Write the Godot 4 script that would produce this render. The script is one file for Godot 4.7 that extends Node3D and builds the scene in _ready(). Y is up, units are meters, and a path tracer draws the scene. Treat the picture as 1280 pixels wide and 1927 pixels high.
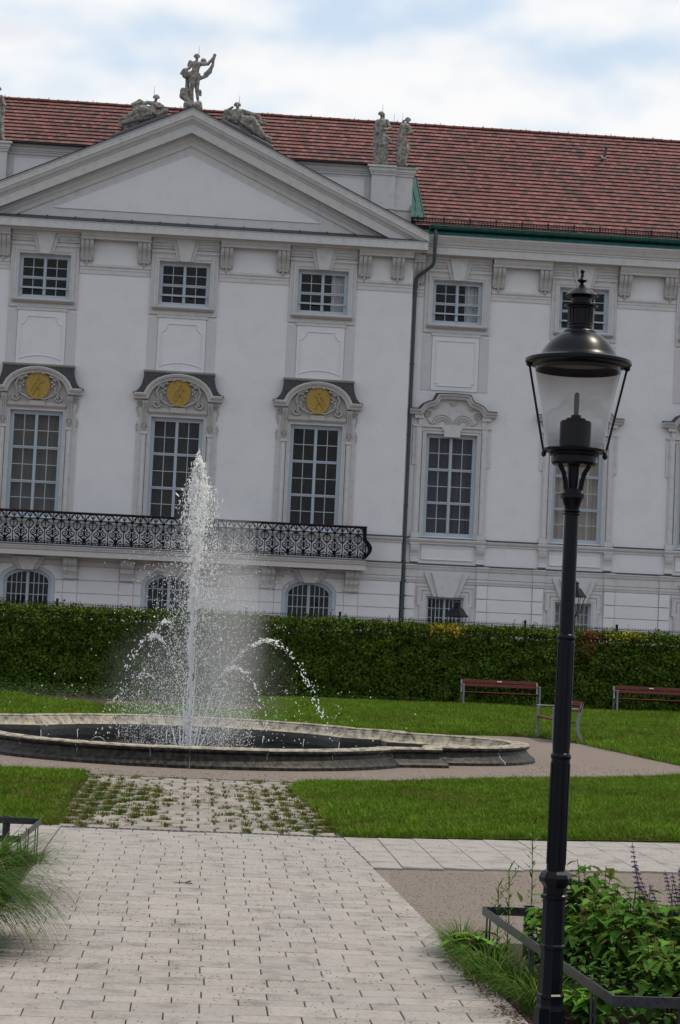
extends Node3D
# Palace garden with fountain: camera, light, setting, building, garden things.

const ROT := 0.0715585      # the palace and the garden axis are turned 4.1 degrees
const EYE := 1.8
var rng := RandomNumberGenerator.new()
var M := {}
var taken := {}
var GC := Vector3(-2.25, 0.0, -31.2)

# ---------------------------------------------------------------- mesh builder
class MB:
	var v := PackedVector3Array()
	var n := PackedVector3Array()
	var c := PackedColorArray()
	var col := Color(1, 1, 1)
	var tinted := false
	func tri(a: Vector3, b: Vector3, d: Vector3) -> void:
		var nn := (d - a).cross(b - a)
		if nn.length_squared() < 1e-16:
			return
		nn = nn.normalized()
		v.append(a); v.append(b); v.append(d)
		n.append(nn); n.append(nn); n.append(nn)
		if tinted:
			c.append(col); c.append(col); c.append(col)
	func quad(a: Vector3, b: Vector3, d: Vector3, e: Vector3) -> void:
		tri(a, b, d)
		tri(a, d, e)
	func tri_n(a: Vector3, b: Vector3, d: Vector3, na: Vector3, nb: Vector3, nd: Vector3) -> void:
		v.append(a); v.append(b); v.append(d)
		n.append(na); n.append(nb); n.append(nd)
		if tinted:
			c.append(col); c.append(col); c.append(col)
	func box(x0: float, x1: float, y0: float, y1: float, z0: float, z1: float, t := Transform3D.IDENTITY) -> void:
		var p := PackedVector3Array([t * Vector3(x0, y0, z0), t * Vector3(x1, y0, z0), t * Vector3(x1, y1, z0), t * Vector3(x0, y1, z0), t * Vector3(x0, y0, z1), t * Vector3(x1, y0, z1), t * Vector3(x1, y1, z1), t * Vector3(x0, y1, z1)])
		quad(p[4], p[7], p[6], p[5]); quad(p[1], p[2], p[3], p[0])
		quad(p[0], p[3], p[7], p[4]); quad(p[5], p[6], p[2], p[1])
		quad(p[7], p[3], p[2], p[6]); quad(p[0], p[4], p[5], p[1])
	func bbox(x0: float, x1: float, y0: float, y1: float, z0: float, z1: float, r: float, t := Transform3D.IDENTITY) -> void:
		# a box with chamfered edges
		var xs := [x0, x1]
		var ys := [y0, y1]
		var zs := [z0, z1]
		var f := {}
		for i in 2:
			for j in 2:
				for k in 2:
					var sx: float = r if i == 0 else -r
					var sy: float = r if j == 0 else -r
					var sz: float = r if k == 0 else -r
					f[[i, j, k, 0]] = t * Vector3(xs[i], ys[j] + sy, zs[k] + sz)
					f[[i, j, k, 1]] = t * Vector3(xs[i] + sx, ys[j], zs[k] + sz)
					f[[i, j, k, 2]] = t * Vector3(xs[i] + sx, ys[j] + sy, zs[k])
		var mid: Vector3 = t * Vector3((x0 + x1) / 2, (y0 + y1) / 2, (z0 + z1) / 2)
		for s in 2:
			oquad(f[[s, 0, 0, 0]], f[[s, 1, 0, 0]], f[[s, 1, 1, 0]], f[[s, 0, 1, 0]], mid)
			oquad(f[[0, s, 0, 1]], f[[1, s, 0, 1]], f[[1, s, 1, 1]], f[[0, s, 1, 1]], mid)
			oquad(f[[0, 0, s, 2]], f[[1, 0, s, 2]], f[[1, 1, s, 2]], f[[0, 1, s, 2]], mid)
			for q in 2:
				oquad(f[[s, q, 0, 0]], f[[s, q, 1, 0]], f[[s, q, 1, 1]], f[[s, q, 0, 1]], mid)
				oquad(f[[s, 0, q, 0]], f[[s, 1, q, 0]], f[[s, 1, q, 2]], f[[s, 0, q, 2]], mid)
				oquad(f[[0, s, q, 1]], f[[1, s, q, 1]], f[[1, s, q, 2]], f[[0, s, q, 2]], mid)
				for w in 2:
					otri(f[[s, q, w, 0]], f[[s, q, w, 1]], f[[s, q, w, 2]], mid)
	func otri(a: Vector3, b: Vector3, d: Vector3, mid: Vector3) -> void:
		if (d - a).cross(b - a).dot((a + b + d) / 3.0 - mid) >= 0.0:
			tri(a, b, d)
		else:
			tri(a, d, b)
	func oquad(a: Vector3, b: Vector3, d: Vector3, e: Vector3, mid: Vector3) -> void:
		otri(a, b, d, mid)
		otri(a, d, e, mid)
	func extrude(poly: PackedVector2Array, z0: float, z1: float, t := Transform3D.IDENTITY) -> void:
		var p := poly
		if not Geometry2D.is_polygon_clockwise(p):
			p = poly.duplicate()
			p.reverse()
		var ix := Geometry2D.triangulate_polygon(p)
		for i in range(0, ix.size(), 3):
			var a := p[ix[i]]
			var b := p[ix[i + 1]]
			var d := p[ix[i + 2]]
			if (b - a).cross(d - a) > 0.0:
				var sw := b
				b = d
				d = sw
			tri(t * Vector3(a.x, a.y, z1), t * Vector3(b.x, b.y, z1), t * Vector3(d.x, d.y, z1))
			tri(t * Vector3(a.x, a.y, z0), t * Vector3(d.x, d.y, z0), t * Vector3(b.x, b.y, z0))
		for i in p.size():
			var a := p[i]
			var b := p[(i + 1) % p.size()]
			quad(t * Vector3(a.x, a.y, z0), t * Vector3(b.x, b.y, z0), t * Vector3(b.x, b.y, z1), t * Vector3(a.x, a.y, z1))
	func grid(rows: Array, close_r := false, close_c := false) -> void:
		# smooth sheet through rows of points
		var nr := rows.size()
		var nc: int = rows[0].size()
		var nrm := []
		for r in nr:
			var line := PackedVector3Array()
			for k in nc:
				var r0 := r - 1
				var r1 := r + 1
				if close_r:
					r0 = (r0 + nr) % nr; r1 = r1 % nr
				r0 = maxi(r0, 0); r1 = mini(r1, nr - 1)
				var k0 := k - 1
				var k1 := k + 1
				if close_c:
					k0 = (k0 + nc) % nc; k1 = k1 % nc
				k0 = maxi(k0, 0); k1 = mini(k1, nc - 1)
				var du: Vector3 = rows[r1][k] - rows[r0][k]
				var dv: Vector3 = rows[r][k1] - rows[r][k0]
				var q := dv.cross(du)
				line.append(q.normalized() if q.length_squared() > 1e-18 else Vector3.UP)
			nrm.append(line)
		for r in (nr if close_r else nr - 1):
			var r1 := (r + 1) % nr
			for k in (nc if close_c else nc - 1):
				var k1 := (k + 1) % nc
				tri_n(rows[r][k], rows[r1][k], rows[r1][k1], nrm[r][k], nrm[r1][k], nrm[r1][k1])
				tri_n(rows[r][k], rows[r1][k1], rows[r][k1], nrm[r][k], nrm[r1][k1], nrm[r][k1])
	func lathe(prof: Array, segs: int, t := Transform3D.IDENTITY, sharp := true) -> void:
		# profile of (radius, height), bottom to top; sharp breaks the shading at each ring
		if sharp:
			for i in prof.size() - 1:
				_lathe([prof[i], prof[i + 1]], segs, t)
		else:
			_lathe(prof, segs, t)
	func _lathe(prof: Array, segs: int, t: Transform3D) -> void:
		var rows := []
		for p in prof:
			var line := PackedVector3Array()
			for s in segs:
				var a := TAU * s / segs
				line.append(t * Vector3(maxf(p.x, 0.0004) * cos(a), p.y, maxf(p.x, 0.0004) * sin(a)))
			rows.append(line)
		grid(rows, false, true)
	func facet(prof: Array, segs: int, t := Transform3D.IDENTITY) -> void:
		for i in prof.size() - 1:
			for s in segs:
				var a := TAU * (s + 0.5) / segs
				var b := TAU * (s + 1.5) / segs
				var p: Vector2 = prof[i]
				var q: Vector2 = prof[i + 1]
				quad(t * Vector3(p.x * cos(a), p.y, p.x * sin(a)), t * Vector3(q.x * cos(a), q.y, q.x * sin(a)), t * Vector3(q.x * cos(b), q.y, q.x * sin(b)), t * Vector3(p.x * cos(b), p.y, p.x * sin(b)))
	func tube(pts: PackedVector3Array, r0: float, r1: float, sides := 6, closed := false) -> void:
		var rows := []
		var np := pts.size()
		var up := Vector3(0.13, 0.91, 0.37)
		for i in np:
			var d: Vector3
			if closed:
				d = pts[(i + 1) % np] - pts[(i - 1 + np) % np]
			else:
				d = pts[mini(i + 1, np - 1)] - pts[maxi(i - 1, 0)]
			d = d.normalized()
			var a := up - d * up.dot(d)
			if a.length() < 0.05:
				a = Vector3(1, 0, 0) - d * d.x
			a = a.normalized()
			up = a
			var b := d.cross(a)
			var r := lerpf(r0, r1, float(i) / maxf(1.0, np - 1))
			var line := PackedVector3Array()
			for s in sides:
				var q := TAU * s / sides
				line.append(pts[i] + (a * cos(q) + b * sin(q)) * r)
			rows.append(line)
		grid(rows, closed, true)
		if not closed:
			for e in [0, np - 1]:
				for s in range(1, sides - 1):
					tri(rows[e][0], rows[e][s], rows[e][s + 1])
	func sweep(path: PackedVector2Array, prof: Array, closed := false, caps := true) -> void:
		# mitred moulding: path in x-y, profile points (offset to the left of the path, z)
		var np := path.size()
		var rows := []
		for i in np:
			var d0: Vector2
			var d1: Vector2
			if closed:
				d0 = (path[i] - path[(i - 1 + np) % np]).normalized()
				d1 = (path[(i + 1) % np] - path[i]).normalized()
			else:
				d1 = (path[mini(i + 1, np - 1)] - path[mini(i, np - 2)]).normalized()
				d0 = (path[maxi(i, 1)] - path[maxi(i - 1, 0)]).normalized()
			var n0 := Vector2(-d0.y, d0.x)
			var n1 := Vector2(-d1.y, d1.x)
			var mm := (n0 + n1)
			if mm.length() < 0.05:
				mm = n1
			mm = mm.normalized()
			mm = mm / maxf(0.35, mm.dot(n1))
			var line := PackedVector3Array()
			for q in prof:
				line.append(Vector3(path[i].x + mm.x * q.x, path[i].y + mm.y * q.x, q.y))
			rows.append(line)
		for i in (np if closed else np - 1):
			var j := (i + 1) % np
			for k in prof.size() - 1:
				quad(rows[i][k], rows[j][k], rows[j][k + 1], rows[i][k + 1])
		if caps and not closed:
			var pl := PackedVector2Array()
			for q in prof:
				pl.append(q)
			var ix := Geometry2D.triangulate_polygon(pl)
			for e in [0, np - 1]:
				for i in range(0, ix.size(), 3):
					tri(rows[e][ix[i]], rows[e][ix[i + 1]], rows[e][ix[i + 2]])
	func mesh() -> ArrayMesh:
		var a := []
		a.resize(Mesh.ARRAY_MAX)
		a[Mesh.ARRAY_VERTEX] = v
		a[Mesh.ARRAY_NORMAL] = n
		if tinted:
			a[Mesh.ARRAY_COLOR] = c
		var m := ArrayMesh.new()
		m.add_surface_from_arrays(Mesh.PRIMITIVE_TRIANGLES, a)
		return m

# ---------------------------------------------------------------- nodes
func numbered(called: String) -> String:
	if not taken.has(called):
		taken[called] = 0
		return called
	taken[called] += 1
	return "%s_%03d" % [called, taken[called]]

func put(b, called: String, material: Material, parent: Node = null, at := Vector3.ZERO) -> MeshInstance3D:
	var o := MeshInstance3D.new()
	o.mesh = b.mesh() if b is MB else b
	o.material_override = material
	o.position = at
	if parent == null:
		o.name = numbered(called)
		add_child(o)
	else:
		o.name = called
		parent.add_child(o, true)
	return o

func holder(called: String, parent: Node = null, at := Vector3.ZERO, turn := 0.0) -> Node3D:
	var o := Node3D.new()
	o.position = at
	o.rotation.y = turn
	if parent == null:
		o.name = numbered(called)
		add_child(o)
	else:
		o.name = called
		parent.add_child(o, true)
	return o

func tag(o: Node, label := "", category := "", group := "", kind := "") -> Node:
	if label: o.set_meta("label", label)
	if category: o.set_meta("category", category)
	if group: o.set_meta("group", group)
	if kind: o.set_meta("kind", kind)
	return o

func scatter(called: String, shape: Mesh, material: Material, places: Array, colours: Array, parent: Node = null) -> MultiMeshInstance3D:
	var mm := MultiMesh.new()
	mm.transform_format = MultiMesh.TRANSFORM_3D
	mm.use_colors = colours.size() > 0
	mm.mesh = shape
	mm.instance_count = places.size()
	for i in places.size():
		mm.set_instance_transform(i, places[i])
		if colours.size() > 0:
			mm.set_instance_color(i, colours[i])
	var o := MultiMeshInstance3D.new()
	o.multimesh = mm
	o.material_override = material
	o.set_meta("kind", "stuff")
	if parent == null:
		o.name = numbered(called)
		add_child(o)
	else:
		o.name = called
		parent.add_child(o, true)
	return o

func garden(a: float, b: float, y := 0.0) -> Vector3:
	return GC + Vector3(cos(ROT) * a + sin(ROT) * b, y, -sin(ROT) * a + cos(ROT) * b)

# ---------------------------------------------------------------- materials
func lin(r: float, g: float, b: float) -> Color:
	return Color(r, g, b).linear_to_srgb()

func noise_tex(freq: float, sd: int, stops: Array, size := 512, octaves := 4, kind := FastNoiseLite.TYPE_SIMPLEX_SMOOTH, normal := false, bump := 4.0) -> NoiseTexture2D:
	var f := FastNoiseLite.new()
	f.noise_type = kind
	f.frequency = freq
	f.seed = sd
	f.fractal_octaves = octaves
	var t := NoiseTexture2D.new()
	t.width = size
	t.height = size
	t.seamless = true
	t.noise = f
	t.as_normal_map = normal
	t.bump_strength = bump
	if not normal and stops.size() > 0:
		var g := Gradient.new()
		var off := PackedFloat32Array()
		var cols := PackedColorArray()
		for s in stops:
			off.append(s[0])
			cols.append(s[1])
		g.offsets = off
		g.colors = cols
		t.color_ramp = g
	return t

func paint(called: String, c: Color, rough := 0.7, metal := 0.0) -> StandardMaterial3D:
	var m := StandardMaterial3D.new()
	m.resource_name = called
	m.albedo_color = c
	m.roughness = rough
	m.metallic = metal
	m.metallic_specular = 0.3
	M[called] = m
	return m

func grain(m: StandardMaterial3D, t: Texture2D, metres: float, bump: Texture2D = null, strength := 0.5) -> StandardMaterial3D:
	m.albedo_texture = t
	m.uv1_triplanar = true
	m.uv1_world_triplanar = true
	m.uv1_scale = Vector3.ONE / metres
	if bump:
		m.normal_enabled = true
		m.normal_texture = bump
		m.normal_scale = strength
	return m

func gr(x: float) -> Color:
	return Color(x, x, x)

func make_materials() -> void:
	var fine := noise_tex(0.05, 3, [], 512, 5, FastNoiseLite.TYPE_SIMPLEX_SMOOTH, true, 3.0)
	var coarse := noise_tex(0.02, 9, [], 512, 5, FastNoiseLite.TYPE_SIMPLEX_SMOOTH, true, 6.0)
	var mottled := noise_tex(0.012, 5, [[0.0, gr(0.965)], [0.45, gr(0.99)], [1.0, gr(1.0)]], 512, 6)
	var soft := noise_tex(0.02, 13, [[0.0, gr(0.90)], [0.4, gr(0.975)], [1.0, gr(1.0)]], 512, 6)
	var patchy := noise_tex(0.02, 12, [[0.0, gr(0.62)], [0.4, gr(0.88)], [1.0, gr(1.0)]], 512, 6)
	grain(paint("wall", lin(0.58, 0.585, 0.61), 0.92), mottled, 7.0, fine, 0.15)
	grain(paint("trim", lin(0.485, 0.485, 0.495), 0.9), soft, 4.3, fine, 0.15)
	grain(paint("ornament", lin(0.37, 0.36, 0.36), 0.9), soft, 1.9, fine, 0.3)
	grain(paint("strip", lin(0.47, 0.465, 0.485), 0.9), mottled, 4.0)
	grain(paint("sash", lin(0.36, 0.42, 0.48), 0.5), mottled, 1.7)
	grain(paint("slate", lin(0.07, 0.073, 0.082), 0.6), patchy, 1.3, fine, 0.4)
	grain(paint("lead", lin(0.13, 0.135, 0.16), 0.5), patchy, 1.1, fine, 0.3)
	grain(paint("copper", lin(0.022, 0.088, 0.08), 0.55), noise_tex(0.02, 31, [[0.0, Color(0.62, 0.75, 0.75)], [0.5, Color(0.95, 1, 0.98)], [1.0, Color(1, 1, 1)]], 256), 1.9, fine, 0.2)
	grain(paint("pipe", lin(0.06, 0.08, 0.085), 0.45), patchy, 0.8)
	grain(paint("gold", lin(0.40, 0.27, 0.07), 0.5, 0.15), patchy, 0.8, fine, 0.5)
	paint("iron", lin(0.005, 0.006, 0.008), 0.5)
	M.iron.metallic_specular = 0.2
	grain(paint("handrail", lin(0.035, 0.012, 0.011), 0.5), patchy, 0.7)
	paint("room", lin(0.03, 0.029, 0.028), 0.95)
	paint("curtain_blue", lin(0.06, 0.06, 0.085), 0.95)
	paint("curtain_beige", lin(0.35, 0.32, 0.28), 0.95)
	paint("curtain_white", lin(0.5, 0.5, 0.52), 0.95)
	paint("curtain_sheer", lin(0.11, 0.105, 0.10), 0.95)
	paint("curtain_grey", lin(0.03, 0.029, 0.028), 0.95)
	var gl := paint("glass", Color(0.12, 0.13, 0.14, 0.05), 0.02)
	gl.metallic_specular = 0.32
	gl.transparency = BaseMaterial3D.TRANSPARENCY_ALPHA
	var tl := grain(paint("tile", Color(1, 1, 1), 0.9), soft, 2.5)
	tl.vertex_color_use_as_albedo = true
	grain(paint("ridge", lin(0.17, 0.055, 0.045), 0.8), patchy, 0.6, fine, 0.4)
	# statues: grey sandstone with dark crust
	grain(paint("statue", lin(0.29, 0.28, 0.265), 0.95), noise_tex(0.03, 21, [[0.0, gr(0.5)], [0.4, gr(0.75)], [0.55, gr(0.97)], [1.0, Color(1.0, 0.98, 0.94)]], 512, 6), 3.0, coarse, 0.25)
	# fountain stone
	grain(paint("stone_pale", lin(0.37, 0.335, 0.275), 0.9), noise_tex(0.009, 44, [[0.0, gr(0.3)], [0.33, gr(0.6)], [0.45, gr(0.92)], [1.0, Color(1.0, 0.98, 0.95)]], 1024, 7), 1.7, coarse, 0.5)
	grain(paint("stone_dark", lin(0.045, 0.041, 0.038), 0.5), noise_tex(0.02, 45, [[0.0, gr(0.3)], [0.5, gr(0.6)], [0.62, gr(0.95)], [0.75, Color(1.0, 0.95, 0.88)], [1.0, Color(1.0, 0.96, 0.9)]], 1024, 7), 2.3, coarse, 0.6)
	grain(paint("stone_wet", lin(0.022, 0.022, 0.022), 0.3), patchy, 0.9, coarse, 0.5)
	var wt := paint("water", lin(0.012, 0.014, 0.015), 0.06)
	grain(wt, noise_tex(0.01, 2, [[0.0, gr(0.8)], [1.0, gr(1.0)]], 256), 3.0, noise_tex(0.03, 71, [], 512, 4, FastNoiseLite.TYPE_SIMPLEX_SMOOTH, true, 8.0), 0.12)
	var dr := paint("drops", lin(0.96, 0.965, 0.97), 0.2)
	dr.backlight_enabled = true
	dr.backlight = Color(0.95, 0.95, 0.95)
	# ground
	var grit := noise_tex(0.11, 61, [[0.0, gr(0.3)], [0.36, gr(0.68)], [0.5, gr(0.9)], [0.62, Color(1, 0.97, 0.94)], [1.0, Color(1, 1, 1)]], 1024, 3)
	grain(paint("gravel", lin(0.30, 0.255, 0.23), 0.95), grit, 0.9, noise_tex(0.12, 62, [], 1024, 3, FastNoiseLite.TYPE_SIMPLEX_SMOOTH, true, 10.0), 0.9)
	grain(paint("soil", lin(0.055, 0.042, 0.033), 0.98), grit, 1.1, coarse, 1.0)
	grain(paint("joint", lin(0.075, 0.065, 0.055), 0.98), grit, 0.7)
	grain(paint("turf", lin(0.04, 0.07, 0.015), 0.98), patchy, 1.3, coarse, 0.8)
	var speck := noise_tex(0.006, 63, [[0.0, gr(0.78)], [0.32, gr(0.91)], [0.5, gr(0.975)], [1.0, gr(1.0)]], 2048, 9)
	var pbump := noise_tex(0.15, 64, [], 512, 3, FastNoiseLite.TYPE_SIMPLEX_SMOOTH, true, 4.0)
	for i in 5:
		var k: float = [0.93, 0.97, 1.0, 1.03, 1.06][i]
		var w: float = [0.0, 0.003, -0.002, 0.004, 0.001][i]
		grain(paint("paver%d" % i, lin(0.295 * k + w, 0.273 * k, 0.261 * k - w), 0.9), speck, 3.3 + 0.37 * i, pbump, 0.4)
	for i in 3:
		var k: float = [0.88, 1.0, 1.1][i]
		grain(paint("cobble%d" % i, lin(0.26 * k, 0.236 * k, 0.215 * k), 0.92), speck, 2.4 + 0.4 * i, pbump, 0.6)
	# plants
	for row in [["leaf", 0.7, 0.35], ["grass", 0.5, 0.4], ["petal", 0.6, 0.3]]:
		var m := paint(row[0], Color(1, 1, 1), row[1])
		m.vertex_color_use_as_albedo = true
		m.backlight_enabled = true
		m.backlight = Color(row[2], row[2], row[2] * 0.5)
		m.metallic_specular = 0.16
		m.cull_mode = BaseMaterial3D.CULL_DISABLED
	paint("hedge_core", lin(0.045, 0.035, 0.022), 1.0)
	grain(paint("stem", lin(0.05, 0.045, 0.02), 0.8), patchy, 0.3)
	# metal and wood
	var lp := paint("lamp", lin(0.004, 0.005, 0.009), 0.3)
	lp.metallic_specular = 0.27
	var lg := paint("lamp_glass", Color(0.3, 0.32, 0.35, 0.03), 0.04)
	lg.transparency = BaseMaterial3D.TRANSPARENCY_ALPHA
	var fg := paint("lamp_frosted", Color(0.93, 0.935, 0.945, 0.8), 0.5)
	fg.transparency = BaseMaterial3D.TRANSPARENCY_ALPHA
	paint("lamp_inner", lin(0.2, 0.18, 0.15), 0.6)
	paint("bulb", lin(0.08, 0.08, 0.085), 0.15)
	grain(paint("bar", lin(0.055, 0.06, 0.068), 0.38, 0.3), patchy, 0.4)
	grain(paint("steel", lin(0.27, 0.28, 0.3), 0.45, 0.4), patchy, 0.5)
	grain(paint("plank", lin(0.13, 0.032, 0.028), 0.6), noise_tex(0.03, 81, [[0.0, gr(0.55)], [0.5, gr(0.9)], [1.0, gr(1.0)]], 256, 5), 0.5, fine, 0.3)
	paint("plate", lin(0.7, 0.7, 0.72), 0.4)
	paint("fence", lin(0.012, 0.013, 0.014), 0.5)
	grain(paint("grate", lin(0.16, 0.165, 0.17), 0.5, 0.4), patchy, 0.3)
	paint("slot", lin(0.01, 0.01, 0.01), 1.0)
	grain(paint("litter", lin(0.09, 0.045, 0.022), 0.9), patchy, 0.1)
	grain(paint("pebble", Color(1, 1, 1), 0.9), patchy, 0.1)
	M["pebble"].vertex_color_use_as_albedo = true

# ---------------------------------------------------------------- start
func _ready() -> void:
	rng.seed = 20240611
	var cam := Camera3D.new()
	cam.name = "camera"
	cam.fov = 29.97
	cam.near = 0.1
	cam.far = 2000.0
	cam.transform = Transform3D(Basis(Vector3.RIGHT, deg_to_rad(3.8656)) * Basis(Vector3.BACK, deg_to_rad(2.6)), Vector3(0, EYE, 0))
	add_child(cam)
	cam.current = true
	var sun := DirectionalLight3D.new()
	sun.name = "sun"
	sun.light_energy = 0.95
	sun.light_color = Color(1.0, 0.95, 0.87)
	sun.light_angular_distance = 4.0
	sun.shadow_enabled = true
	add_child(sun)
	sun.look_at_from_position(Vector3(24, 50, -9), Vector3.ZERO)
	var we := WorldEnvironment.new()
	we.name = "world_environment"
	var env := Environment.new()
	env.background_mode = Environment.BG_SKY
	env.tonemap_mode = Environment.TONE_MAPPER_LINEAR
	env.tonemap_exposure = 1.0
	env.background_energy_multiplier = 1.0
	env.sdfgi_enabled = true
	env.ssao_enabled = true
	env.ssil_enabled = true
	env.sky = Sky.new()
	env.sky.sky_material = cloudy_sky()
	env.volumetric_fog_enabled = true
	env.volumetric_fog_density = 0.0
	we.environment = env
	add_child(we)
	make_materials()
	build_ground()
	build_palace()
	build_hedge_and_fence()
	build_fountain()
	build_benches()
	build_lamps()
	build_beds()
	build_statues()

func cloudy_sky() -> PanoramaSkyMaterial:
	# a pale blue sky with a broken sheet of bright cloud, the same all round
	var f := FastNoiseLite.new()
	f.seed = 49
	f.frequency = 2.6
	f.fractal_octaves = 6
	f.fractal_gain = 0.58
	var w := 2048
	var h := 1024
	var im := Image.create(w, h, false, Image.FORMAT_RGB8)
	for j in h:
		var el := PI / 2 - PI * (j + 0.5) / h
		for i in w:
			var az := TAU * (i + 0.5) / w
			var c := Color(0.86, 0.89, 0.93)
			if el > -0.02:
				var d := Vector3(cos(el) * sin(az), sin(el), -cos(el) * cos(az))
				var p := Vector2(d.x, d.z) / (maxf(d.y, 0.0) + 0.12)
				var q := f.get_noise_2d(p.x, p.y)
				var cover := smoothstep(-0.6, 0.34, q)
				var thick := smoothstep(0.05, 0.5, f.get_noise_2d(p.x + 9.1, p.y - 4.7))
				var blue := Color(0.80, 0.875, 0.955)
				var cloud := Color(0.985, 0.987, 0.99).lerp(Color(0.93, 0.94, 0.96), thick)
				c = blue.lerp(cloud, cover)
			im.set_pixel(i, j, c)
	var s := PanoramaSkyMaterial.new()
	s.panorama = ImageTexture.create_from_image(im)
	return s

# ---------------------------------------------------------------- ground
func sheet(called: String, poly: Array, y: float, material: Material, parent: Node = null) -> MeshInstance3D:
	var b := MB.new()
	var pl := PackedVector2Array()
	for p in poly:
		pl.append(p)
	var ix := Geometry2D.triangulate_polygon(pl)
	for i in range(0, ix.size(), 3):
		var q := [pl[ix[i]], pl[ix[i + 1]], pl[ix[i + 2]]]
		if (q[1] - q[0]).cross(q[2] - q[0]) < 0.0:
			q = [q[0], q[2], q[1]]
		b.tri(garden(q[0].x, q[0].y, y), garden(q[1].x, q[1].y, y), garden(q[2].x, q[2].y, y))
	var o := put(b, called, material, parent)
	if parent == null:
		o.set_meta("kind", "structure")
	return o

func blade_tuft(sd: int, blades: int, spread: float, h0: float, h1: float, width: float, lean: float) -> ArrayMesh:
	var r := RandomNumberGenerator.new()
	r.seed = sd
	var b := MB.new()
	b.tinted = true
	for i in blades:
		var a := r.randf() * TAU
		var p := Vector3(cos(a), 0, sin(a)) * spread * sqrt(r.randf())
		var h := r.randf_range(h0, h1)
		var d := Vector3(cos(a + r.randf_range(-1, 1)), 0, sin(a + r.randf_range(-1, 1))) * h * r.randf_range(0.1, lean)
		var s := Vector3(-sin(a + 0.7), 0, cos(a + 0.7)) * width * 0.5
		var k := r.randf_range(0.75, 1.25)
		b.col = Color(k, k, k * r.randf_range(0.7, 1.1))
		var m := p + d * 0.35 + Vector3.UP * h * 0.6
		b.quad(p - s, p + s, m + s * 0.8, m - s * 0.8)
		b.tri(m - s * 0.8, m + s * 0.8, p + d + Vector3.UP * h)
	return b.mesh()

func in_poly(p: Vector2, poly: PackedVector2Array) -> bool:
	return Geometry2D.is_point_in_polygon(p, poly)

func grass_on(called: String, poly: Array, density: float, size: float, y: float, label: String, edge := 0.0) -> void:
	var pl := PackedVector2Array()
	var lo := Vector2(1e9, 1e9)
	var hi := -lo
	for p in poly:
		pl.append(p)
		lo = lo.min(p)
		hi = hi.max(p)
	var f := FastNoiseLite.new()
	f.seed = 77
	f.frequency = 0.35
	f.fractal_octaves = 3
	var sets := [[], [], []]
	var cols := [[], [], []]
	var n := int((hi.x - lo.x) * (hi.y - lo.y) * density)
	for i in n:
		var p := Vector2(rng.randf_range(lo.x, hi.x), rng.randf_range(lo.y, hi.y))
		var jig := p + Vector2(f.get_noise_2d(p.x * 9, p.y * 9), f.get_noise_2d(p.x * 9 + 40, p.y * 9)) * edge
		if not in_poly(jig, pl):
			continue
		var q := f.get_noise_2d(p.x, p.y)
		var s := size * rng.randf_range(0.75, 1.3) * (1.0 + 0.35 * q)
		var k := rng.randi() % 3
		sets[k].append(Transform3D(Basis(Vector3.UP, rng.randf() * TAU).scaled(Vector3(s, s * rng.randf_range(0.7, 1.25), s)), garden(p.x, p.y, y)))
		var dry := rng.randf() + minf(0.0, q + 0.12) * 0.5
		var c := Color(0.088, 0.172, 0.013) * (1.0 + 0.5 * q + rng.randf_range(-0.4, 0.4))
		if dry < 0.08:
			c = Color(0.18, 0.16, 0.05)
		elif dry < 0.28:
			c = Color(0.14, 0.2, 0.025)
		cols[k].append(c)
	var root := holder(called)
	tag(root, label, "grass", "", "stuff")
	for k in 3:
		scatter("blades", blade_tuft(100 + k, 9, 0.05, 0.025, 0.062, 0.006, 0.9), M.grass, sets[k], cols[k], root)

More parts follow.
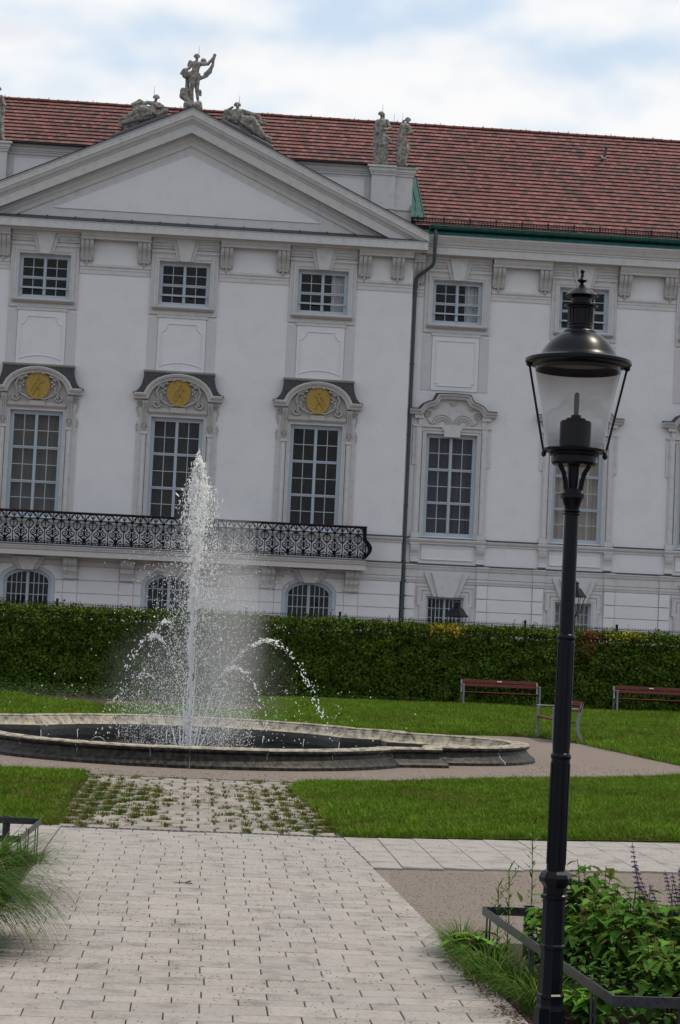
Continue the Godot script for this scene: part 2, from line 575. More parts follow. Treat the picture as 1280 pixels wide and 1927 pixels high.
func build_ground() -> void:
	# one sheet to the horizon, open where the basin stands
	var g := MB.new()
	var hole := basin_outline()
	var c0 := garden(0.0, -0.15, -0.02)
	for i in hole.size():
		var p: Vector2 = hole[i][0]
		var q: Vector2 = hole[(i + 1) % hole.size()][0]
		var ring := []
		for r in [0.0, 9.0, 700.0]:
			for e in [p, q]:
				var d: Vector2 = e if r == 0.0 else e.normalized() * r
				ring.append(c0 + Basis(Vector3.UP, ROT) * Vector3(d.x, 0, d.y))
		g.quad(ring[0], ring[2], ring[3], ring[1])
		g.quad(ring[2], ring[4], ring[5], ring[3])
	tag(put(g, "ground", M.gravel), "fine greyish brown gravel ground of the palace garden", "ground", "", "structure")
	var lawns := {
		"near_right": [Vector2(1.46, 13.40), Vector2(1.40, 11.15), Vector2(1.25, 7.9), Vector2(1.45, 7.0), Vector2(2.6, 6.35), Vector2(3.94, 5.22), Vector2(5.6, 4.1), Vector2(7.36, 2.77), Vector2(9.5, 1.0), Vector2(9.5, 11.8), Vector2(4.83, 12.62)],
		"near_left": [Vector2(-1.16, 13.38), Vector2(-1.27, 10.41), Vector2(-1.30, 6.65), Vector2(-2.4, 6.5), Vector2(-3.9, 5.4), Vector2(-6.5, 3.2), Vector2(-9, 1.2), Vector2(-9, 13.38)],
		"far_right": [Vector2(1.9, -7.2), Vector2(4.5, -7.6), Vector2(6.4, -8.55), Vector2(7.2, -8.35), Vector2(7.72, -6.5), Vector2(8.0, -2.5), Vector2(8.2, -0.1), Vector2(9.5, 2.2), Vector2(20, 2.2), Vector2(20, -27.9), Vector2(5, -27.9), Vector2(1.9, -26.0)],
		"far_left": [Vector2(-1.95, -7.2), Vector2(-2.0, -14.82), Vector2(-3.4, -17.4), Vector2(-5.24, -21.3), Vector2(-9, -23.5), Vector2(-16, -24), Vector2(-16, -6.2), Vector2(-6, -6.2)]}
	for k in lawns:
		var o := sheet("lawn", lawns[k], -0.008, M.turf)
		var where: String = {"near_right": "turf bed of the lawn between fountain and slab path, behind the lamp post", "near_left": "turf bed of the lawn beside the low fence at the picture's left", "far_right": "turf bed of the wide lawn in front of the benches", "far_left": "turf bed of the lawn behind the basin at the left"}[k]
		tag(o, where, "lawn", "", "structure")
	grass_on("grass", lawns["near_right"], 800.0, 1.0, -0.008, "short mown grass between the fountain and the slab path, right of the overgrown paving", 0.12)
	grass_on("grass", lawns["near_left"], 620.0, 1.0, -0.008, "short mown grass between the fountain and the low fence at the left", 0.12)
	grass_on("grass", lawns["far_right"], 150.0, 1.7, -0.008, "wide mown grass in front of the two hedge benches", 0.2)
	grass_on("grass", lawns["far_left"], 150.0, 1.7, -0.008, "mown grass behind the basin left of the water jet", 0.2)
	grass_on("grass", [Vector2(-1.95, -7.0), Vector2(1.95, -7.0), Vector2(1.95, -17.2), Vector2(-2.0, -16.8)], 110.0, 1.6, -0.018, "sparse grass on the gravel strip straight behind the water jet", 0.5)
	var so := sheet("soil", [Vector2(-16, -29.5), Vector2(-16, -20.5), Vector2(-5.6, -20.5), Vector2(-2.2, -15.5), Vector2(-2.2, -19), Vector2(2.0, -19), Vector2(2.0, -26), Vector2(5, -27.5), Vector2(20, -27.5), Vector2(20, -29.5)], -0.014, M.soil)
	tag(so, "bare dark soil along the foot of the hedge", "soil", "", "structure")
	build_paving()
	build_apron()
	# loose pebbles on the gravel beside the path
	var places := []
	var cols := []
	for i in 9000:
		var a := rng.randf_range(1.6, 6.0)
		var b := rng.randf_range(15.3, 19.8)
		if b < 15.95 - 0.19 * (a - 1.53):
			continue
		var s := rng.randf_range(0.003, 0.006)
		places.append(Transform3D(Basis(Vector3(rng.randf(), rng.randf(), rng.randf()).normalized(), rng.randf() * TAU).scaled(Vector3(s, s * 0.6, s)), garden(a, b, -0.018)))
		var k := rng.randf_range(0.17, 0.42)
		cols.append(Color(k, k * 0.92, k * 0.85))
	for i in 9000:
		var t := rng.randf_range(0, TAU)
		var r := rng.randf_range(5.6, 7.8)
		var p := garden(sin(t) * r, cos(t) * r, -0.018)
		if p.z < -31:
			continue
		var s := rng.randf_range(0.006, 0.014)
		places.append(Transform3D(Basis(Vector3(rng.randf(), rng.randf(), rng.randf()).normalized(), rng.randf() * TAU).scaled(Vector3(s, s * 0.6, s)), p))
		var k := rng.randf_range(0.14, 0.5)
		cols.append(Color(k, k * 0.92, k * 0.85))
	var peb := MB.new()
	peb.facet([Vector2(0.01, -1), Vector2(0.9, -0.4), Vector2(0.9, 0.4), Vector2(0.01, 1)], 5)
	tag(scatter("pebbles", peb.mesh(), M.pebble, places, cols), "loose grit lying on the gravel by path and basin", "gravel")

func path_right(b: float) -> float:
	return lerpf(1.45, 1.72, clampf((b - 13.5) / 8.5, 0.0, 1.6))

func build_paving() -> void:
	var root := holder("paved_path")
	tag(root, "pale concrete slab path leading to the fountain, with a branch crossing in front of the lawn", "path", "", "structure")
	var list := []
	var b := 13.57
	var shift := 0.0
	while b < 29.5:
		var d: float = [0.155, 0.18, 0.18, 0.205, 0.235][rng.randi() % 5]
		var x := -1.14 - fmod(shift, 0.33)
		var r := path_right(b)
		while x < r - 0.02:
			var x0 := maxf(x, -1.14)
			var x1 := minf(x + 0.33, r)
			if r - x1 < 0.07:
				x1 = r
			if x1 - x0 > 0.05:
				list.append([x0, x1, b, b + d])
			x = maxf(x + 0.33, x1)
		shift += 0.165 + rng.randf_range(-0.03, 0.03)
		b += d
	# branches of the cross path: slabs in columns
	for side in [1, -1]:
		var a: float = 0.0
		var k := 0
		while a < 6.1:
			var wdt := 0.34
			var aa := 1.43 + a + wdt / 2
			var b0 := 13.50 - 0.2 * a
			var b1 := 15.78 - 0.19 * a
			if side < 0:
				b0 = 13.44
				b1 = 15.72
			var y := b0 - rng.randf_range(0.0, 0.4)
			while y < b1 - 0.03:
				var y0 := maxf(y, b0)
				var y1 := minf(y + 0.36, b1)
				if b1 - y1 < 0.1:
					y1 = b1
				if y1 - y0 > 0.05:
					if side > 0:
						var edge: float = maxf(aa - wdt / 2, path_right((y0 + y1) / 2) + 0.0)
						if aa + wdt / 2 - edge > 0.05:
							list.append([edge, aa + wdt / 2, y0, y1])
					else:
						list.append([-1.145 - a - wdt, -1.145 - a, y0, y1])
				y = maxf(y + 0.36, y1)
			a += wdt
			k += 1
	sheet("bedding", [Vector2(-1.15, 13.4), Vector2(1.45, 13.4), Vector2(7.6, 12.28), Vector2(7.6, 14.6), Vector2(1.52, 15.76), Vector2(1.71, 22.0), Vector2(1.85, 29.5), Vector2(-1.15, 29.5), Vector2(-1.15, 15.73), Vector2(-8.7, 15.73), Vector2(-8.7, 13.4)], -0.012, M.joint, root)
	list.sort_custom(func(p, q): return p[2] > q[2])
	var rest := MB.new()
	rest.tinted = false
	var made := {}
	var count := 0
	for p in list:
		var la: float = p[1] - p[0] - 0.0065
		var lb: float = p[3] - p[2] - 0.004
		var ca: float = (p[0] + p[1]) / 2
		var cb: float = (p[2] + p[3]) / 2
		var low := rng.randf_range(-0.003, 0.0)
		var seen: bool = cb < 22.75 and absf(garden(ca, cb).x) < 0.19 * -garden(ca, cb).z + 0.3
		var t := Transform3D(Basis(Vector3.UP, ROT) * Basis(Vector3.RIGHT, rng.randf_range(-0.006, 0.006)) * Basis(Vector3.BACK, rng.randf_range(-0.004, 0.004)), garden(ca, cb, low))
		if seen and count < 300:
			var key := "%d_%d" % [roundi(la * 1000), roundi(lb * 1000)]
			if not made.has(key):
				var m := MB.new()
				m.bbox(-la / 2, la / 2, -0.035, 0.0, -lb / 2, lb / 2, 0.003)
				made[key] = m.mesh()
			var o := put(made[key], "paver", M["paver%d" % (rng.randi() % 5)], root)
			o.transform = t
			count += 1
		else:
			rest.bbox(-la / 2, la / 2, -0.035, 0.0, -lb / 2, lb / 2, 0.003, t)
	put(rest, "paver_field", M.paver2, root).set_meta("kind", "stuff")
	# crumbs of soil and bark blown over the slabs
	var places := []
	var cols := []
	var dirt := FastNoiseLite.new()
	dirt.seed = 8
	dirt.frequency = 0.9
	for i in 9000:
		var bb := rng.randf_range(13.6, 22.6)
		var aa := rng.randf_range(-1.1, 4.5 if bb < 15.3 else 1.6)
		if rng.randf() > 0.12 + 1.5 * maxf(0.0, dirt.get_noise_2d(aa * 1.6, bb)):
			continue
		var s := rng.randf_range(0.0012, 0.0045)
		places.append(Transform3D(Basis(Vector3.UP, rng.randf() * TAU).scaled(Vector3(s * rng.randf_range(1, 2.5), s * 0.4, s)), garden(aa, bb, 0.0015)))
		var k := rng.randf_range(0.03, 0.14)
		cols.append(Color(k * 1.1, k * 0.85, k * 0.65))
	var crumb := MB.new()
	crumb.facet([Vector2(0.01, -1), Vector2(1, 0), Vector2(0.01, 1)], 4)
	tag(scatter("debris", crumb.mesh(), M.pebble, places, cols), "dark crumbs of soil strewn over the slab path", "dirt")
	# a twig on the slabs
	var tw := MB.new()
	var p0 := garden(0.02, 17.25, 0.006)
	tw.tube(PackedVector3Array([p0 + Vector3(-0.09, 0, -0.02), p0 + Vector3(-0.04, 0.004, 0.0), p0 + Vector3(0.01, 0.002, 0.004), p0 + Vector3(0.05, 0.004, 0.03)]), 0.0015, 0.004, 5)
	tw.tube(PackedVector3Array([p0 + Vector3(0.0, 0.003, 0.0), p0 + Vector3(0.02, 0.01, -0.02), p0 + Vector3(0.035, 0.012, -0.035)]), 0.003, 0.006, 5)
	tag(put(tw, "twig", M.litter), "small dark forked twig lying on the slab path", "twig")
	# channel drain across the end of the path
	var d := holder("channel_drain", null, garden(0.0, 13.49), ROT)
	tag(d, "narrow slotted metal channel drain between slab path and overgrown paving", "drain")
	var f := MB.new()
	f.box(-1.14, 1.45, -0.016, -0.001, -0.055, -0.042)
	f.box(-1.14, 1.45, -0.016, -0.001, 0.042, 0.055)
	f.box(-1.14, 1.45, -0.016, -0.003, -0.006, 0.006)
	put(f, "frame", M.grate, d)
	var sl := MB.new()
	sl.box(-1.138, 1.448, -0.019, -0.014, -0.042, 0.042)
	put(sl, "trough", M.slot, d)
	var bm := MB.new()
	bm.box(-0.011, 0.011, -0.013, -0.0015, -0.042, 0.042)
	var bar := bm.mesh()
	for i in 42:
		put(bar, "bar", M.grate, d, Vector3(-1.11 + i * 0.0615, 0, 0))

func build_apron() -> void:
	var root := holder("overgrown_paving")
	tag(root, "old grey block paving with grass growing in its joints, in front of the basin", "paving", "", "structure")
	sheet("bedding", [Vector2(-1.3, 6.75), Vector2(1.42, 6.75), Vector2(1.42, 13.43), Vector2(-1.2, 13.43)], -0.015, M.joint, root)
	var made := {}
	var tufts := [[], [], []]
	var cols := [[], [], []]
	var r := 0
	var b := 7.0
	while b < 13.3:
		var x := -1.28 - (0.155 if r % 2 == 1 else 0.0)
		while x < 1.38:
			var x0 := maxf(x, -1.28)
			var x1 := minf(x + 0.31, 1.41)
			if x1 - x0 > 0.06:
				var la := x1 - x0 - 0.022
				var key := "%d" % roundi(la * 1000)
				if not made.has(key):
					var m := MB.new()
					m.bbox(-la / 2, la / 2, -0.04, -0.003, -0.159, 0.159, 0.006)
					made[key] = m.mesh()
				var o := put(made[key], "paving_block", M["cobble%d" % (rng.randi() % 3)], root)
				o.transform = Transform3D(Basis(Vector3.UP, ROT + rng.randf_range(-0.012, 0.012)) * Basis(Vector3.RIGHT, rng.randf_range(-0.015, 0.015)), garden((x0 + x1) / 2, b + 0.17, rng.randf_range(-0.006, 0.0)))
			# weeds in the joints, thicker toward the lawns
			for j in 36:
				var on_end := rng.randf() < 0.5
				var p := Vector2(x0 + rng.randf_range(-0.03, 0.03), b + rng.randf() * 0.34) if on_end else Vector2(rng.randf_range(x0, x1), b + rng.randf_range(-0.02, 0.02))
				var side := absf(p.x - 0.1) / 1.35
				var lush := 0.10 + 0.75 * side * side
				if b < 8.2:
					lush *= 0.35
				if p.x < -0.2 and p.x > -1.1 and b > 9.0 and b < 12.4:
					lush += 0.45
				if sin(p.x * 7.0 + sin(p.y * 3.0) * 2.0) * cos(p.y * 5.3 + p.x * 2.0) < 0.2 and rng.randf() > side * side:
					lush *= 0.25
				if rng.randf() > lush or p.x > 1.42 or p.x < -1.3:
					continue
				var s := rng.randf_range(0.8, 1.5) * (0.8 if not on_end else 1.1)
				var k := rng.randi() % 3
				tufts[k].append(Transform3D(Basis(Vector3.UP, rng.randf() * TAU).scaled(Vector3(s, s, s)), garden(p.x, p.y, -0.012)))
				var q := rng.randf()
				cols[k].append(Color(0.075, 0.12, 0.02) if q < 0.5 else (Color(0.17, 0.145, 0.045) if q < 0.75 else Color(0.11, 0.1, 0.03)))
			x += 0.31
		b += 0.34
		r += 1
	var w := holder("joint_grass")
	tag(w, "tufts of half dry grass sprouting between the old paving blocks", "grass", "", "stuff")
	for k in 3:
		scatter("blades", blade_tuft(140 + k, 16, 0.032, 0.012, 0.042, 0.006, 1.6), M.grass, tufts[k], cols[k], w)

# ---------------------------------------------------------------- palace
const AXIS := -6.98
const ALONG := Transform3D(Vector3(0, 0, 1), Vector3(0, 1, 0), Vector3(1, 0, 0), Vector3.ZERO)

func wall_with(m: MB, u0: float, u1: float, v0: float, v1: float, w: float, holes: Array, deep: float) -> void:
	var us := [u0, u1]
	var vs := [v0, v1]
	for h in holes:
		us.append_array([h[0], h[1]])
		vs.append_array([h[2], h[3]])
	us.sort()
	vs.sort()
	for i in us.size() - 1:
		for j in vs.size() - 1:
			if us[i + 1] - us[i] < 0.001 or vs[j + 1] - vs[j] < 0.001:
				continue
			var cu: float = (us[i] + us[i + 1]) / 2
			var cv: float = (vs[j] + vs[j + 1]) / 2
			var open := false
			for h in holes:
				if cu > h[0] and cu < h[1] and cv > h[2] and cv < h[3]:
					open = true
			if not open:
				for z in [w, w - deep]:
					m.quad(Vector3(us[i], vs[j], z), Vector3(us[i], vs[j + 1], z), Vector3(us[i + 1], vs[j + 1], z), Vector3(us[i + 1], vs[j], z))
	for h in holes:
		var a := Vector3(h[0], h[2], w)
		var b := Vector3(h[0], h[3], w)
		var c := Vector3(h[1], h[3], w)
		var d := Vector3(h[1], h[2], w)
		var k := Vector3(0, 0, -deep)
		m.quad(a, a + k, b + k, b)
		m.quad(b, b + k, c + k, c)
		m.quad(c, c + k, d + k, d)
		m.quad(d, d + k, a + k, a)

func arch_v(x: float, hw: float, spring: float, crown: float) -> float:
	return spring + (crown - spring) * sqrt(maxf(0.0, 1.0 - (x / hw) * (x / hw)))

# a glazed window: frame, panes, curtain and a dim room behind it; origin at its centre line
func window(parent: Node, called: String, c: float, w: float, v0: float, v1: float, hw: float, fr: float, transoms: Array, rows: int, cols: int, curtain: String, spring := -1.0, lowbar := -1.0) -> Node3D:
	var o := holder(called, parent, Vector3(c, 0, w))
	var f := MB.new()
	var z0 := -0.30
	var z1 := -0.16
	var arched := spring > 0.0
	f.box(-hw, -hw + fr, v0, spring if arched else v1, z0, z1)
	f.box(hw - fr, hw, v0, spring if arched else v1, z0, z1)
	f.box(-hw + fr, hw - fr, v0, v0 + fr, z0, z1 - 0.004)
	if arched:
		var pth := PackedVector2Array()
		for i in 25:
			var t := PI * i / 24.0
			pth.append(Vector2(-hw * cos(t), spring + (v1 - spring) * sin(t)))
		f.sweep(pth, [Vector2(0, z0), Vector2(0, z1), Vector2(-fr, z1), Vector2(-fr, z0), Vector2(0, z0)], false, false)
	else:
		f.box(-hw + fr, hw - fr, v1 - fr, v1, z0, z1 - 0.004)
	var mull := 0.12 if hw > 0.9 else 0.09
	f.box(-mull / 2, mull / 2, v0 + fr, v1 - fr, z0, z1 + 0.02)
	f.box(-mull / 5, mull / 5, v0 + fr, v1 - fr, z1 + 0.02, z1 + 0.045)
	var edges := [v0 + fr]
	for t in transoms:
		f.box(-hw + fr, -mull / 2, t - 0.052, t + 0.052, z0, z1 + 0.01)
		f.box(mull / 2, hw - fr, t - 0.052, t + 0.052, z0, z1 + 0.01)
		f.box(-hw + fr, -mull / 2, t + 0.01, t + 0.045, z1 + 0.01, z1 + 0.04)
		f.box(mull / 2, hw - fr, t + 0.01, t + 0.045, z1 + 0.01, z1 + 0.04)
		edges.append_array([t - 0.052, t + 0.052])
	edges.append(v1 - fr)
	if lowbar > 0.0:
		f.box(-hw + fr * 0.5, hw - fr * 0.5, lowbar - 0.022, lowbar + 0.022, z1 + 0.045, z1 + 0.09)
	var panes := []
	for s in range(0, edges.size(), 2):
		for side in [-1, 1]:
			var x0: float = mull / 2
			var x1: float = hw - fr
			for j in cols:
				var a := lerpf(x0, x1, float(j) / cols)
				var b := lerpf(x0, x1, float(j + 1) / cols)
				if j > 0:
					f.box(minf(a * side - 0.014, a * side + 0.014), a * side + 0.014, edges[s], minf(edges[s + 1], arch_v(a, hw, spring, v1) - fr * 0.8 if arched else 1e9), z0 + 0.03, z1 - 0.02)
				for i in rows:
					var y0 := lerpf(edges[s], edges[s + 1], float(i) / rows)
					var y1 := lerpf(edges[s], edges[s + 1], float(i + 1) / rows)
					var ya := y1
					var yb := y1
					if arched:
						ya = minf(y1, arch_v(a, hw, spring, v1) - fr * 0.6)
						yb = minf(y1, arch_v(b - 0.001, hw, spring, v1) - fr * 0.6)
					if maxf(ya, yb) - y0 > 0.04:
						panes.append([a * side, b * side, y0, maxf(ya, y0), maxf(yb, y0)])
			for i in range(1, rows):
				var y := lerpf(edges[s], edges[s + 1], float(i) / rows)
				var reach := x1
				if arched and y > spring:
					reach = minf(x1, hw * sqrt(maxf(0.0, 1.0 - pow((y + fr - spring) / (v1 - spring), 2.0))))
				f.box(minf(x0 * side, reach * side), maxf(x0 * side, reach * side), y - 0.014, y + 0.014, z0 + 0.035, z1 - 0.025)
	put(f, "frame", M.sash, o)
	for p in panes:
		var g := MB.new()
		var j0 := -0.235 + rng.randf_range(-0.005, 0.005)
		var j1 := -0.235 + rng.randf_range(-0.005, 0.005)
		var j2 := j0 + rng.randf_range(-0.006, 0.006)
		g.quad(Vector3(p[0], p[2], j0), Vector3(p[0], p[3], j2), Vector3(p[1], p[4], j2 + j1 - j0), Vector3(p[1], p[2], j1))
		put(g, "pane", M.glass, o)
	# the room behind
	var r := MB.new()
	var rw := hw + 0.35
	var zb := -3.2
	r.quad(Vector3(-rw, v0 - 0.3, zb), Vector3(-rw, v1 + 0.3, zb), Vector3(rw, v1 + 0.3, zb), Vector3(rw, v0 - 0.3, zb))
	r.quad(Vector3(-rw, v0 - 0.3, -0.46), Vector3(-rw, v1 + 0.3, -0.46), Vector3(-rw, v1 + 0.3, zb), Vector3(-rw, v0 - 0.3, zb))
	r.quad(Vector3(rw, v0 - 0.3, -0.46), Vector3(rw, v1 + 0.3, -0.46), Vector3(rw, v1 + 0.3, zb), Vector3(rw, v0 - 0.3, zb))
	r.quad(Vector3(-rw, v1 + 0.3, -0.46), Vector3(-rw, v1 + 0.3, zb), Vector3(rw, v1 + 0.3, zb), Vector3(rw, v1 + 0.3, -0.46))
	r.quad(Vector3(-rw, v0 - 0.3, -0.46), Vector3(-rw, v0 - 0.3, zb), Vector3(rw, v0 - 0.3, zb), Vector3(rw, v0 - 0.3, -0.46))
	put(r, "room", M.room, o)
	if curtain != "":
		var wide: Array = {"curtain_blue": [-1.0, 1.0, 0.035], "curtain_beige": [-1.0, 1.0, 0.025], "curtain_white": [0.35, 1.0, 0.02], "curtain_grey": [-1.0, 1.0, 0.015], "curtain_sheer": [-1.0, 1.0, 0.015]}[curtain]
		var line0 := PackedVector3Array()
		var line1 := PackedVector3Array()
		var n := 90
		for i in n + 1:
			var x: float = lerpf(wide[0], wide[1], float(i) / n) * (hw + 0.05)
			var z: float = -0.52 + wide[2] * (sin(x * 31.0 + c) + 0.6 * sin(x * 53.0 + 1.3 * c))
			line0.append(Vector3(x, v0 - 0.1, z))
			line1.append(Vector3(x, v1 + 0.1, z))
		var cb := MB.new()
		cb.grid([line0, line1])
		put(cb, "curtain", M[curtain], o)
	return o

func rect_path(u0: float, u1: float, v0: float, v1: float) -> PackedVector2Array:
	return PackedVector2Array([Vector2(u0, v0), Vector2(u1, v0), Vector2(u1, v1), Vector2(u0, v1)])

func shift_path(p: Array, c: float) -> PackedVector2Array:
	var q := PackedVector2Array()
	for k in p:
		q.append(k + Vector2(c, 0))
	return q

func mirror_path(p: Array) -> Array:
	# left half given from the outer end to the axis; completes it
	var q := p.duplicate()
	for i in range(p.size() - 1, -1, -1):
		if absf(p[i].x) > 0.001:
			q.append(Vector2(-p[i].x, p[i].y))
	return q

func spiral(c: Vector3, r: float, turns: float, start: float, dir: float, steps := 22) -> PackedVector3Array:
	var p := PackedVector3Array()
	for i in steps + 1:
		var t := float(i) / steps
		var rr := r * (1.0 - 0.86 * t)
		var a := start + dir * TAU * turns * t
		p.append(c + Vector3(cos(a) * rr, sin(a) * rr, 0.0))
	return p

func keystone(parent: Node, c: float, w: float, top: float, bot: float, ht: float, hb: float, proud: float, called := "keystone") -> void:
	var k := MB.new()
	k.extrude(PackedVector2Array([Vector2(c - ht, top), Vector2(c + ht, top), Vector2(c + hb, bot + 0.02), Vector2(c - hb, bot + 0.02)]), w, w + proud * 0.62)
	k.extrude(PackedVector2Array([Vector2(c - ht * 0.68, top - 0.003), Vector2(c + ht * 0.68, top - 0.003), Vector2(c + hb * 0.62, bot), Vector2(c - hb * 0.62, bot)]), w, w + proud)
	put(k, called, M.trim, parent)

func console_mesh() -> ArrayMesh:
	var m := MB.new()
	var side := PackedVector2Array([Vector2(0, 18.05), Vector2(0.33, 18.05), Vector2(0.36, 17.98), Vector2(0.36, 17.86), Vector2(0.31, 17.74), Vector2(0.22, 17.62), Vector2(0.17, 17.52), Vector2(0.13, 17.36), Vector2(0.09, 17.24), Vector2(0, 17.2)])
	var inner := PackedVector2Array()
	for p in side:
		inner.append(Vector2(p.x * 0.86, p.y - 0.006))
	var wid := [[-0.26, -0.12], [-0.075, 0.075], [0.12, 0.26]]
	for p in wid:
		m.extrude(side, p[0], p[1], ALONG)
	m.extrude(inner, -0.245, 0.245, ALONG)
	m.box(-0.29, 0.29, 18.05, 18.10, 0.0, 0.38)
	# leaf drop
	for s in [-1, 0, 1]:
		var pts := PackedVector3Array()
		for i in 7:
			var t := i / 6.0
			pts.append(Vector3(s * (0.05 + 0.15 * sin(t * 2.4)), 17.26 - 0.2 * t + (0.12 * t * t if s != 0 else -0.06 * t), 0.07 + 0.05 * sin(t * PI)))
		m.tube(pts, 0.05, 0.022, 6)
	return m.mesh()

func corbel_mesh() -> ArrayMesh:
	# bracket under the balcony
	var m := MB.new()
	var side := PackedVector2Array([Vector2(0, 4.74), Vector2(0.62, 4.74), Vector2(0.66, 4.64), Vector2(0.62, 4.5), Vector2(0.46, 4.4), Vector2(0.34, 4.36), Vector2(0.34, 4.2), Vector2(0.26, 4.12), Vector2(0.2, 4.02), Vector2(0.18, 3.86), Vector2(0, 3.84)])
	for p in [[-0.27, -0.1], [-0.075, 0.075], [0.1, 0.27]]:
		m.extrude(side, p[0], p[1], ALONG)
	var inner := PackedVector2Array()
	for p in side:
		inner.append(Vector2(p.x * 0.9, p.y - 0.005))
	m.extrude(inner, -0.25, 0.25, ALONG)
	m.box(-0.31, 0.31, 3.9, 3.95, 0, 0.24)
	return m.mesh()

# figure in low relief on a medallion
func relief(m: MB, c: Vector3, kind: int) -> void:
	var k := [[0.0, 0.02], [0.06, -0.05], [-0.05, 0.05]]
	var s: float = k[kind][0]
	var q := func(x: float, y: float) -> Vector3: return c + Vector3(x * (1.0 if kind != 2 else -1.0), y, 0.015)
	m.tube(PackedVector3Array([q.call(s, 0.3), q.call(s + 0.02, 0.24)]), 0.055, 0.045, 7)
	m.tube(PackedVector3Array([q.call(s, 0.2), q.call(s + 0.03, 0.06), q.call(s - 0.02, -0.08)]), 0.06, 0.07, 7)
	m.tube(PackedVector3Array([q.call(s - 0.02, -0.06), q.call(s + 0.12, -0.2), q.call(s + 0.1, -0.42)]), 0.055, 0.025, 6)
	m.tube(PackedVector3Array([q.call(s - 0.02, -0.06), q.call(s - 0.12, -0.22), q.call(s - 0.18, -0.4)]), 0.055, 0.025, 6)
	m.tube(PackedVector3Array([q.call(s + 0.02, 0.18), q.call(s + 0.14, 0.1), q.call(s + 0.24, 0.16 + k[kind][1])]), 0.035, 0.018, 6)
	m.tube(PackedVector3Array([q.call(s - 0.02, 0.18), q.call(s - 0.14, 0.06), q.call(s - 0.22, -0.02)]), 0.035, 0.018, 6)
	m.tube(PackedVector3Array([q.call(s - 0.16, -0.05), q.call(s - 0.24, -0.16), q.call(s - 0.25, -0.3)]), 0.03, 0.012, 6)

